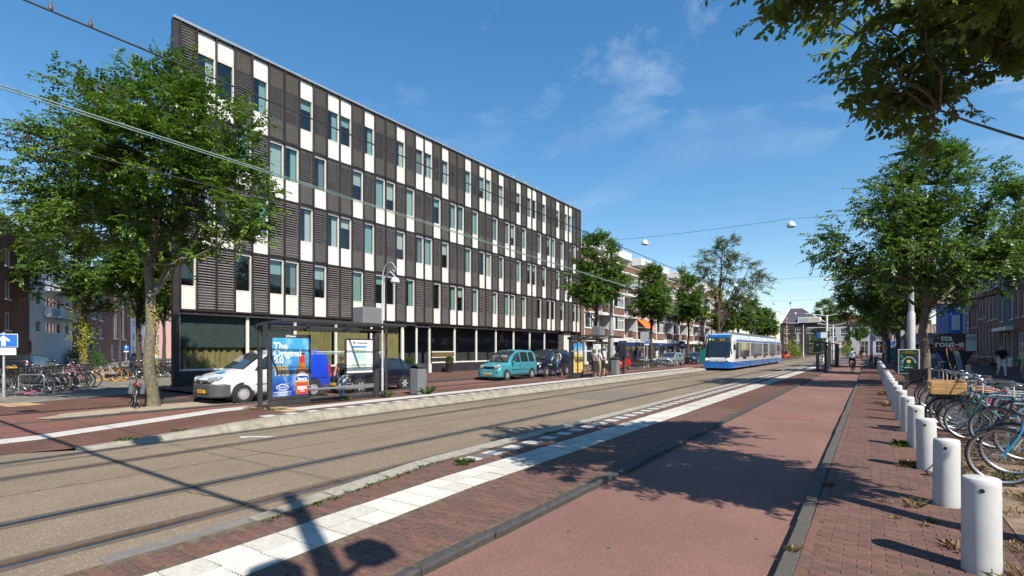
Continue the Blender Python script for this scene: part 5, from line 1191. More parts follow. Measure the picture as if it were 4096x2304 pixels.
# electronic departure display
t = thing('departure_display', 'dark electronic departure display on a post past the litter bin', 'display', (-13.5,32.2,ZL))
MB().cbox(-13.6,-13.42,32.12,32.28,ZL,1.5,.01).build('post', m_dgrey, t); MB().cbox(-13.78,-13.26,31.98,32.2,1.35,2.4,.02).build('case', m_dgrey, t); MB().box(-13.72,-13.32,31.97,31.982,1.45,2.2).build('screen', mat('dark_screen_blue', (.01,.015,.04), .1, var=.1), t); MB().box(-13.62,-13.42,31.968,31.98,2.24,2.32).build('blue_label', MATS['sign_blue'], t)
# litter bins
def bin_(x, y, label):
    t = thing('litter_bin', label, 'litter bin', (x,y,ZL), group='litter bins on the platform')
    MB().cbox(x-.2,x+.22,y-.22,y+.22,ZL+.02,ZL+.95,.02).build('bin_body', mat('bin_grey', (.2,.21,.215), .55, .3, var=.08), t); MB().cbox(x-.26,x-.2,y-.2,y+.2,ZL-.01,ZL+1.02,.015).build('bin_post', m_dgrey, t)
    p = [(-.24,.95),(-.24,1.08),(-.1,1.13),(.1,1.12),(.24,1.02),(.24,.98),(.1,1.05),(-.12,1.06),(-.18,.95)]
    MB().ext([(x+a,ZL+b) for a, b in p], y-.23, y+.23, 'y').build('bin_hood', m_dgrey, t, smooth=40)
    d = MB()
    for i in range(5):
        for j in range(12): d.lathe([(.012,0),(.008,.006)], 6, (x+.22,y-.15+i*.075,ZL+.1+j*.07), axis='x')
    d.build('studs', mat('bin_grey', (0,0,0)), t, kind='stuff')
bin_(-13.5,13.3,'grey studded litter bin right beside the shelter with the beer poster'); bin_(-13.5,30.8,'grey litter bin between the shelter with waiting people and the display')
# ---------------------------------------------------------------- lamps, masts and wires
m_lampw = mat('lamp_enamel', (.55,.57,.57), .4, var=.05, scale=2, coat=.3)
m_wire = mat('dark_cable', (.02,.022,.022), .6, var=0)
m_cu = mat('green_cable', (.16,.24,.21), .6, var=.1)
def wire(name, label, pts, r, m, cat='wire', group=None):
    t = MB().tube(pts, r, 5).build(name, m); return tag(t, label, cat, group)
def sag(a, b, s_, n=14):
    a, b = Vector(a), Vector(b); return [tuple(a.lerp(b, i/n)-Vector((0,0,s_*4*(i/n)*(1-i/n)))) for i in range(n+1)]
o = wire('contact_wire', 'thin dark contact wire over the nearer tram track', sag((-6.75,-8,5.27),(-6.75,60,5.12),0)+sag((-6.75,60,5.12),(-6.75,175,5.1),0)[1:], .011, m_wire, group='tram contact wires')
o2 = wire('contact_wire', 'thin dark contact wire over the far tram track', sag((-10.8,-8,5.14),(-10.8,60,5.0),0)+sag((-10.8,60,5.0),(-10.8,175,5.0),0)[1:], .011, m_wire, group='tram contact wires')
for X, Z, ob, ys_ in ((-6.75,5.25,o,(1.1,1.55,1.87)),(-10.8,5.13,o2,(1.85,2.0,2.15))):
    for y in ys_: MB().lathe([(.012,0),(.02,.02),(.02,.05),(.008,.055),(.008,.1)], 8, (X,y,Z-.005)).build('clamp', mat('brown_clamp', (.11,.085,.07), .6, .3, var=.2), ob)
MB().bar((-6.75,1.1,5.3),(-6.75,-.6,5.52),.03).build('clamp_arm', mat('brown_clamp', (0,0,0)), o)
wire('feeder_cable', 'pale green double feeder cable running down past the office front', sag((-10.75,-6,6.05),(-10.75,26,5.22),.02), .013, m_cu)
wire('feeder_cable', 'second pale green strand of the feeder cable past the office', sag((-10.75,-6,6.0),(-10.75,26,5.19),.02), .011, m_cu)
def dome(x, y, z, label, group='dome lamps on span wires'):
    t = thing('hanging_lamp', label, 'street lamp', (x,y,z), group=group)
    MB().lathe([(.245,0),(.25,.02),(.245,.1),(.2,.22),(.12,.3),(.04,.33),(.03,.36)], 20, (x,y,z)).build('shade', m_lampw, t, smooth=50); MB().lathe([(.001,-.05),(.12,-.045),(.17,-.01),(.2,.01)], 16, (x,y,z)).build('lamp_glass', mat('frosted_lamp', (.5,.5,.47), .4, var=0), t, smooth=50)
    MB().tube([(x,y,z+.34),(x,y,z+.5)], .02, 6).build('hanger', m_galv, t); return t
for k, y in enumerate((.65,34.5,63.5,92.5,121)):
    xr, yr = (1.9,37.6) if k == 1 else (2.2,y)
    nm = ['','over the waiting people','past the silver estate car','beyond the tram roof','by the far crossing'][k]
    a, b, c, d = (-26.4,y,10.6),(-12.9,y,9.62),(-3.9,y,9.62),(xr,yr,10.0)
    wire('span_wire', f'dark span wire carrying two dome lamps {nm}'.strip(), sag(a,b,.1,8)+sag(b,c,.05,6)[1:]+sag(c,d,.05,6)[1:], .011, m_wire, group='span wires across the street')
    dome(-12.9,y,9.12,f'white dome lamp on a wire above the far track {nm}'.strip()); dome(-3.9 if k else -4.3,y,9.12,f'white dome lamp on a wire above the bike path {nm}'.strip())
def mast(x, y, h, label, r=.185, top=.12, m=None, base=None, name='mast', group=None):
    t = thing(name, label, 'mast', (x,y,0), group=group)
    hb = min(4.0,h*.42); MB().lathe([(r,0),(r,hb-.1),(top*1.05,hb),(top,hb+.1),(top*.75,h),(.001,h)], 20, (x,y,0)).build('pole', m or m_lgrey, t, smooth=40)
    if base: MB().lathe([(r+.008,0),(r+.008,base)], 20, (x,y,0)).build('base_sleeve', m_dgrey, t)
    return t
mast(1.9,37.6,11,'stout light grey mast rising behind the green festival poster', .19, .13)
mast(.0,97,10,'light grey mast with a black foot beside the bike path', .2, .13, base=.9)
mast(2.2,63.5,10.5,'light grey mast among the trees beyond the poster cases', .18, .12)
mast(-18.0,40.3,10.5,'stout grey mast with a dark foot behind the shelter with waiting people', .19, .15, m=mat('tree_shaded_grey', (.24,.25,.26), .6, var=.25, scale=1.5), base=.8)  # darkened, mottled grey paints the tree shadows into the pole's colour
t = mast(1.6,.1,9.4,'tall street mast with two floodlights standing next to the viewer', .16, .12)
for s_ in (1,-1): MB().cbox(1.42,1.78,.1+s_*.42-.17,.1+s_*.42+.17,6.4-.15*s_,6.8-.15*s_,.06).build('floodlight', m_dgrey, t); MB().bar((1.6,.1,6.1),(1.6,.1+s_*.42,6.5-.1*s_),.06).build('floodlight_arm', m_dgrey, t)
wire('supply_cable', 'thick cable with clamps spanning from the street mast towards the side street', sag((1.6,.1,8.0),(-26.6,.6,7.7),.35,30), .05, m_wire)
for i in range(24): pass
for (x, y, lb) in ((-4.55,75,'white double-arm lamp and wire mast at the end of the near platform'),(-5.5,106,'second white double-arm mast beyond the platform')):
    t = thing('catenary_mast', lb, 'mast', (x,y,0)); w = mat('mast_white', (.68,.7,.7), .5, var=.08)
    MB().lathe([(.13,0),(.11,6.1),(.001,6.12)], 14, (x,y,0)).build('pole', w, t, smooth=40)
    for s_ in (1,-1):
        MB().bar((x,y,6.0),(x+s_*2.0,y,6.35),.09,.1).build('lamp_arm', w, t); MB().cbox(x+s_*2.0-.35,x+s_*2.0+.35,y-.12,y+.12,6.28,6.4,.03).build('lamp_head', w, t)
        MB().bar((x,y,4.55),(x+s_*2.1,y,4.55),.08,.08).build('wire_arm', w, t)
def post(x, y, h, label, r=.05, m=None, cat='post', name='post'):
    t = thing(name, label, cat, (x,y,0)); MB().lathe([(r*1.3,0),(r*1.3,1.0),(r,1.05),(r*.8,h)], 12, (x,y,0)).build('pole', m or m_galv, t, smooth=40); return t
# curled lamp post by the shelter
t = post(-17.3,14.9,4.8,'slender white lamp post with a curled top and dome lamp by the shelter', .042, m_lgrey, 'street lamp', 'lamp_post'); 
cv = [(-17.3+.46*(1-math.cos(a)), 14.9, 4.78+.62*math.sin(a)*1.25) for a in [PI*i/18 for i in range(15)]]
cv2 = [(-16.62+.17*math.sin(a)*1.0, 14.9, 5.12-.2*math.cos(a)-.02) for a in [PI*1.9*i/16 for i in range(15)]]
MB().tube(cv, [.03-.001*i for i in range(15)], 8).build('curl', m_lgrey, t, smooth=50); MB().tube([(-17.28,14.9,4.6),(-17.1,14.9,5.0),(-16.8,14.9,5.15),(-16.6,14.9,5.0),(-16.5,14.9,4.9)], .025, 8).build('arm', m_lampw, t, smooth=50); MB().tube([cv[-1],(-16.35,14.9,5.3),(-16.5,14.9,5.12),(-16.65,14.9,5.2)], .022, 8).build('hook', m_lampw, t, smooth=50)
MB().lathe([(.19,0),(.2,.03),(.18,.12),(.12,.2),(.03,.24)], 18, (-16.5,14.9,4.66)).build('lamp_shade', m_lampw, t, smooth=50); MB().lathe([(.001,-.04),(.12,-.03),(.15,.01)], 14, (-16.5,14.9,4.66)).build('lamp_glass', MATS['frosted_lamp'], t)
# boom barriers
for k, (x, y, h, lb) in enumerate(((-22.0,160,12.6,'tall raised boom barrier striped red and white, behind the tram roof'),(-19.2,160,11.5,'raised red and white boom barrier nearer the school'),(3.2,128,7.5,'short red and white boom barrier by the tree row'),(3.9,131,7.2,'second short red and white boom barrier by the tree row'))):
    t = thing('boom_barrier', lb, 'barrier', (x,y,0)); MB().cbox(x-.3,x+.3,y-.3,y+.3,0,1.3,.03).build('housing', m_lampw, t); n = int((h-1.2)/.55)
    for i in range(n): MB().cyl((x,y,1.2+i*.55),(x,y,1.2+(i+1)*.55),.1,8).build('boom_segment', mat('boom_red', (.6,.03,.02), .5, var=.05) if i%2 else m_lampw, t)
# ---------------------------------------------------------------- signs
m_sblue = MATS['sign_blue']; m_swhite = mat('sign_white', (.8,.81,.8), .45, var=.02)
def board(t, name, w, h, z, m, thick=.02, c=(0,0), parent=None, border=None):
    o = MB().cbox(-w/2+c[0],w/2+c[0],-thick,0,z-h/2,z+h/2,.006).build(name, m); o.parent = t; return o
def decal(t, name, pts, m, d=.003, yy=None):
    o = MB().poly([(x,(yy if yy is not None else -.02)-d,z) for x, z in pts]).build(name, m); o.parent = t; return o
def sgt(t, s_, size, m, x, z, d=.004, **kw):
    c = bpy.data.objects.new('lettering', text_mesh(s_, size, m, extrude=.0005, **kw)); COL.objects.link(c); c.parent = t; c.location = (x,-.02-d,z); c.rotation_euler = ROT_Y
def signpost(name, label, loc, rz, h, r=.04):
    t = thing(name, label, 'sign', loc, rz); o = MB().lathe([(r*1.35,0),(r*1.35,.9),(r,.95),(r,h)], 12).build('pole', m_galv, smooth=40); o.parent = t; o.location = (0,.05,0); return t
ang = lambda x, y: math.atan2(x, -y)*0+math.atan2(-x, y) if False else math.atan2(x*-1, y)   # face the street corner
t = signpost('one_way_sign', 'blue one-way road sign with white arrow and cycle exemption plate', (-27.1,4.85,0), R(72), 2.5)
board(t,'sign_plate',.8,.52,2.17,m_swhite); decal(t,'blue_field',[(-.38,1.93),(.38,1.93),(.38,2.41),(-.38,2.41)],m_sblue)
decal(t,'arrow',[(-.06,1.97),(.06,1.97),(.06,2.18),(.17,2.14),(.17,2.2),(0,2.37),(-.17,2.2),(-.17,2.14),(-.06,2.18)],m_swhite,.005)
o = board(t,'exemption_plate',.7,.26,1.75,m_swhite); sgt(t,'uitgezonderd',.09,m_ink,0,1.82)
for x0 in (-.16,.14):
    for dx in (-.06,.06): decal(t,'bike_symbol',[(x0+dx+.04*math.cos(a),1.7+.04*math.sin(a)) for a in [PI*2*i/10 for i in range(10)]],m_ink); decal(t,'bike_symbol_hole',[(x0+dx+.028*math.cos(a),1.7+.028*math.sin(a)) for a in [PI*2*i/10 for i in range(10)]],m_swhite,.005)
def psign(label, loc, rz, h, z, w=.42, orange=True, lamp=False):
    t = signpost('parking_sign', label, loc, rz, h, .06 if lamp else .04)
    board(t,'sign_plate',w,w*1.25,z+.12,m_sblue); sgt(t,'P',w*.75,m_swhite,0,z+.2,bold=.01); board(t,'lower_plate',w,w*.28,z-.3,m_swhite); 
    if orange: board(t,'orange_plate',w,w*.28,z-.44,mat('sign_orange', (.8,.3,.02), .5, var=.02))
    return t
psign('blue parking sign with an orange plate on a tall pale lamp post', (-53.7,14.8,0), R(72), 7.5, 1.95, .42, True, True); psign('blue parking sign with a white lower plate near the white car', (-71,23,0), R(72), 2.4, 1.85, .45, False); psign('blue parking sign by the shop street bikes', (-18.1,49,0), R(20), 3.0, 2.6, .4, False)
t = signpost('blank_sign', 'grey sign board seen from the back near the shop awning', (-18.05,48.1,0), R(18), 3.6, .04); board(t,'sign_plate',.75,.95,3.05,m_galv)
post(-63.4,20,7.5,'tall dark grey lamp post between the side street hedges', .09, m_dgrey, 'street lamp', 'lamp_post'); post(-82,30,7.5,'pale slim lamp post at the end of the side street', .07, m_lampw, 'street lamp', 'lamp_post'); post(-12.5,132,7.3,'slim pale tram mast in front of the school', .09, m_lampw, 'mast', 'slim_mast')
post(-8.2,58,5.0,'slim white post between the tram and the far shelter', .05, m_lampw) if False else None
for (x,y,z,lb) in ((-6.3,150,2.9,'round red-ringed no entry sign with white plate by the far crossing'),(-8.5,165,2.6,'smaller red-ringed sign behind the far shelter')):
    t = signpost('round_sign', lb, (x,y,0), 0, z+.3, .06); C = lambda r: [(r*math.cos(a), z+.25+r*math.sin(a)) for a in [PI*2*i/24 for i in range(24)]]
    decal(t,'sign_disc',C(.42),mat('sign_red', (.6,.03,.03), .5, var=.02),.02); decal(t,'sign_centre',C(.29),m_swhite,.025); board(t,'sub_plate',.85,.4,z-.42,m_swhite)
t = signpost('round_sign', 'round grey sign back on a leaning pole with a low bush', (-15.0,145.5,0), .2, 5.0, .07); C = [(.5*math.cos(a), 4.0+.5*math.sin(a)) for a in [PI*2*i/24 for i in range(24)]]; decal(t,'sign_disc',C,m_galv,.02); board(t,'sub_plate',.6,1.0,5.0,m_galv)
t = signpost('cycle_path_sign', 'round blue cycle path sign on the far barrier post', (3.3,126,0), 0, 3.0, .06); decal(t,'sign_disc',[(.4*math.cos(a), 2.9+.4*math.sin(a)) for a in [PI*2*i/24 for i in range(24)]],m_sblue,.02)
# poster cases and billboard
def ground(n): return None
t = thing('festival_poster_case', 'freestanding case with dark green festival poster beside the elm trunk', 'poster case', (1.7,35.8,ZW)); t2 = MB().cbox(-.48,.48,-.0,.12,.36,1.74,.015).build('case', m_lgrey); t2.parent = t; o = MB().cbox(-.16,.16,.02,.1,-.02,.36,.01).build('foot', m_dgrey); o.parent = t
decal(t,'poster',[(-.42,.41),(.42,.41),(.42,1.69),(-.42,1.69)],gradient('festival_poster', (.012,.022,.016), (.008,.03,.022), .4, 1.7, .0),.003,0.)
yl, tq = mat('print_yellow', (.62,.52,.03), .5, var=0), mat('print_teal', (.02,.28,.24), .5, var=.2, scale=9)
def wv(s_, size, m, x, z, **kw):
    c = bpy.data.objects.new('lettering', text_mesh(s_, size, m, extrude=.0005, **kw)); COL.objects.link(c); c.parent = t; c.location = (x,-.007,z); c.rotation_euler = (R(90), kw.get('roll',0) if False else 0, 0); return c
wv('2 september', .075, yl, 0, 1.6); wv('het twiske, amsterdam', .075, yl, 0, 1.53)
for i, ch in enumerate('PLEINVREES'):
    a = R(180-20*i); c = wv(ch, .11, m_swhite, .27*math.cos(a), 1.03+.27*math.sin(a), bold=.003); c.rotation_euler = (R(90), -(a-PI/2), 0)
decal(t,'ring',[(.1*math.cos(a),1.06+.1*math.sin(a)) for a in [PI*2*i/20 for i in range(20)]],yl,.005,0.); decal(t,'ring_inner',[(.055*math.cos(a),1.06+.055*math.sin(a)) for a in [PI*2*i/20 for i in range(20)]],m_swhite,.007,0.); decal(t,'pupil',[(.025*math.cos(a),1.06+.025*math.sin(a)) for a in [PI*2*i/20 for i in range(20)]],m_ink,.009,0.)
decal(t,'zigzag',[(-.12,.84),(-.06,.89),(0,.85),(.06,.89),(.12,.84),(.06,.83),(0,.79),(-.06,.83)],tq,.005,0.); wv('FESTIVAL', .085, m_swhite, 0, .72, bold=.003)
for i in range(16):
    sx_ = random.choice((-1,1)); a = random.uniform(-.6,.8); x0, z0 = sx_*.4, random.uniform(.45,1.5); dx, dz = -sx_*random.uniform(.1,.24), random.uniform(-.1,.14); decal(t,'printed_leaf',[(x0,z0),(x0+dx*.5-dz*.25,z0+dz*.5+abs(dx)*.2),(x0+dx,z0+dz),(x0+dx*.5+dz*.25,z0+dz*.5-abs(dx)*.15)],tq,.0045+.0002*i,0.)
t = thing('teal_poster_case', 'teal poster case standing further along the tree row', 'poster case', (2.1,84,ZW)); o = MB().cbox(-.55,.55,0,.12,.2,1.95,.015).build('case', m_lgrey); o.parent = t; decal(t,'poster',[(-.5,.26),(.5,.26),(.5,1.9),(-.5,1.9)],mat('poster_teal', (.01,.17,.17), .5, var=.1),.003,0.); wv('MUSIC LAND', .14, yl, .2, 1.75); wv('artists live all day long', .08, m_swhite, 0, 1.2); wv('food and drinks by night', .08, m_swhite, 0, 1.0)
t = thing('teal_poster_case', 'teal poster case beside the tram nose and parked bikes', 'poster case', (-16.0,62,.0)); o = MB().cbox(-.55,.55,0,.12,.2,1.95,.015).build('case', m_dgrey); o.parent = t; decal(t,'poster',[(-.5,.26),(.5,.26),(.5,1.9),(-.5,1.9)],MATS['poster_teal'],.003,0.)
t = thing('billboard', 'wide dark billboard on a pedestal, lettered with a route advertisement', 'billboard', (4.6,45,.18)); o = MB().cbox(-1.14,1.14,0,.25,1.48,2.72,.03).build('frame', m_dgrey); o.parent = t; o = MB().ext([(-.6,0),(.6,0),(.6,.9),(.95,1.48),(-.95,1.48),(-.6,.9)], .03,.22,'y').build('pedestal', mat('dark_blue_grey', (.02,.022,.035), .6, var=.1)); o.parent = t
decal(t,'poster',[(-1.08,1.54),(.5,1.54),(.5,2.66),(-1.08,2.66)],mat('billboard_print', (.05,.042,.042), .5, var=.5, scale=1.5),.003,0.); decal(t,'side_poster',[(.52,1.54),(1.08,1.54),(1.08,2.66),(.52,2.66)],mat('pale_print', (.5,.56,.55), .5, var=.06),.003,0.)
wv('tta', .55, m_swhite, -.45, 2.4, bold=.015); wv('rout-e', .58, m_swhite, -.32, 2.0, bold=.015); decal(t,'red_label',[(-.25,1.6),(.46,1.6),(.46,1.8),(-.25,1.8)],mat('print_red2', (.45,.03,.03), .5, var=0),.005,0.); wv('WELKOM IN AMSTERDAM', .062, m_swhite, .1, 1.7); wv('RESTAURANT', .105, m_ink, .8, 2.42, bold=.004); wv('DE PLANTAGE', .105, m_ink, .8, 2.28, bold=.004)
decal(t,'arrow_line',[(-1.05,2.42),(-.8,2.4),(-.8,2.44)],m_swhite,.005,0.); decal(t,'arrow_line',[(.48,2.06),(.3,2.03),(.3,2.09)],m_swhite,.005,0.)
# ---------------------------------------------------------------- houses and far buildings
m_rb = bricks('red_brick', (.3,.12,.085), (.23,.095,.07), (.2,.17,.14), plane='wz', bw=.22, bh=.065)
m_rb2 = bricks('dark_red_brick', (.28,.12,.098), (.22,.1,.083), (.17,.14,.125), plane='wz', bw=.22, bh=.065)
m_bb = bricks('brown_brick', (.23,.105,.07), (.17,.08,.055), (.2,.16,.13), plane='wz', bw=.22, bh=.065)
m_gb = bricks('grey_brick', (.2,.2,.185), (.16,.16,.15), (.1,.1,.095), plane='wz', bw=.22, bh=.065)
m_db = bricks('dark_brown_brick', (.075,.05,.045), (.055,.04,.036), (.07,.06,.055), plane='wz', bw=.22, bh=.065)
m_stucco = mat('white_stucco', (.72,.73,.76), .85, var=.06, scale=.8, bump=.2, bscale=30)
m_wwood = mat('white_joinery', (.76,.76,.73), .5, var=.05)
m_hglass = mat('house_glass', (.025,.03,.033), .05, var=.4, scale=.6, spec=.8)
m_slate = mat('slate_roof', (.06,.06,.068), .6, var=.2, scale=6, bump=.5, bscale=20)
m_rail = mat('black_railing', (.015,.015,.017), .5, .3, var=0)
m_stone = mat('pale_stone', (.5,.46,.4), .8, var=.12, scale=3)
def build_local(mb, name, m, t, **kw):
    o = mb.build(name, m, **kw); o.parent = t; return o
def house(name, label, loc, rz, w, h, wall, rows, depth=6, frame=None, cornice=True, sub=True, roof=None, group=None, mull=1, cat='house', sill=True, plinth=0):
    """facade faces local -Y, x along the facade; rows = [(z0, z1, [(x0, x1), ...]), ...]"""
    t = thing(name, label, cat, loc, rz, group); mb = MB(); z = 0; frame = frame or m_wwood
    for z0, z1, ws in sorted(rows):
        if z0 > z: mb.box(0,w,0,.3,z,z0)
        x = 0
        for a, b in sorted(ws):
            if a > x: mb.box(x,a,0,.3,z0,z1)
            x = b
        if x < w: mb.box(x,w,0,.3,z0,z1)
        z = z1
    if z < h: mb.box(0,w,0,.3,z,h)
    mb.box(0,.3,.3,depth,0,h); mb.box(w-.3,w,.3,depth,0,h); mb.box(.3,w-.3,depth-.3,depth,0,h); mb.box(.3,w-.3,.3,depth-.3,h-.3,h-.05); build_local(mb,'wall',wall,t)
    for z0, z1, ws in rows:
        for a, b in ws:
            fr = MB(); k = .07; y0, y1 = .07, .16
            fr.box(a,a+k,y0,y1,z0,z1); fr.box(b-k,b,y0,y1,z0,z1); fr.box(a+k,b-k,y0,y1,z0,z0+k); fr.box(a+k,b-k,y0,y1,z1-k,z1)
            n = mull if b-a < 2 else 3
            for q in range(1,n+1): fr.box(a+(b-a)*q/(n+1)-.025,a+(b-a)*q/(n+1)+.025,y0+.01,y1-.01,z0+k,z1-k)
            if z1-z0 > 1.3: fr.box(a+k,b-k,y0+.012,y1-.012,z0+(z1-z0)*.62,z0+(z1-z0)*.62+.05)
            if sill: fr.box(a-.06,b+.06,-.06,.07,z0-.08,z0)
            f = build_local(fr,'window',frame,t); g = MB().poly([(a+k,.12,z0+k),(b-k,.12,z0+k),(b-k,.12,z1-k),(a+k,.12,z1-k)]).build('pane', m_hglass); g.parent = f
    if cornice: build_local(MB().cbox(-.05,w+.05,-.3,.1,h-.12,h+.18,.03),'cornice',frame,t)
    if roof: build_local(MB().ext([(-.3,h),(depth+.3,h),(depth/2,h+roof)],-.1,w+.1,'x'),'roof',m_slate,t)
    return t
def wins(w, n, ww, m0=.5): 
    g = (w-2*m0-n*ww)/max(n-1,1); return [(m0+i*(ww+g), m0+i*(ww+g)+ww) for i in range(n)]
# --- along the side street
D2 = Vector((-.909,.417)); TH = math.atan2(.417,-.909)
def sp(s): p = Vector((-48.5,9.2))+D2*s; return (p.x,p.y,0)
def srow(z0s, hgt, ws): return [(z, z+hgt, ws) for z in z0s]
house('brick_corner_house','dark brick corner house behind the one-way sign',sp(-22),TH,25.3,10.6,m_rb2,srow((1.0,3.1,5.2,7.4),1.2,[(a,a+1.1) for a in (3,7.5,12,16.2,20.2)]),depth=9,cornice=False,cat='house')
t = house('white_stucco_house','white stuccoed block with balconies overhanging a brick ground floor',sp(3.5),TH,13.4,10.4,m_stucco,[(3.2,4.1,[(1.5,2.8),(4.2,8.8),(10.7,11.9)]),(5.35,6.25,[(1.5,2.8),(4.2,8.8),(10.7,11.9)]),(7.5,8.4,[(1.5,2.8),(4.2,8.8),(10.7,11.9)])],depth=7,cornice=False,sill=True)
for z in (4.55,6.75): 
    build_local(MB().cbox(4.0,12.8,-1.0,.0,z-.12,z,.02),'balcony_slab',m_stucco,t); build_local(MB().box(4.0,5.2,-1.02,-.98,z,z+.8),'balcony_panel',m_stucco,t)
    rl = MB(); rl.bar((4.0,-1,z+.8),(12.8,-1,z+.8),.05); rl.box(5.3,12.7,-1.0,-.985,z+.08,z+.72); build_local(rl,'balcony_railing',mat('grey_rail', (.2,.21,.22), .5, .3, var=.1),t)
MB2 = MB().box(0,13.4,.8,1.1,0,2.45).box(-.2,0.1,-.1,.3,0,2.45); gf = build_local(MB2,'ground_floor_wall',m_rb2,t)
house('brick_terrace','red brick terrace with small square windows behind the mossy tree',sp(16.95),TH,19.2,10.6,m_rb2,[(.4,2.2,[(2,3.4),(6,8),(10.5,11.9),(14,15.6)]),(3.15,4.3,[(3.0,5),(9.4,12.2),(13.8,16.5)]),(5.35,6.6,[(3.0,5),(9.4,12.2),(13.8,16.5)]),(7.6,8.8,[(3.0,5),(9.4,12.2),(13.8,16.5)])],depth=8,cornice=False)
house('red_gable_house','red brick house with two tall glazed strips rising over two floors',sp(36.1),TH,21.8,10.6,m_rb,[(.4,2.3,[(3,6),(9,12),(15,18)]),(3.3,9.4,[(4.8,10.0),(12.5,17)])],depth=8,cornice=False,mull=1)
house('pale_blue_house','pale plastered house beyond the red brick one',sp(58.0),TH,22,10.6,m_stucco,srow((1,3.3,5.6,7.8),1.3,[(3,5),(8,11),(14,17)]),depth=8,cornice=False)
house('pink_house','pink plastered building closing the side street',(-118,47,0),PI/2+.3,22,14,mat('pink_plaster', (.6,.4,.36), .9, var=.08),srow((1,3.8,6.6,9.4),1.5,[(2,3.5),(6,7.5),(10,11.5),(14,15.5)]),depth=8,cornice=False)
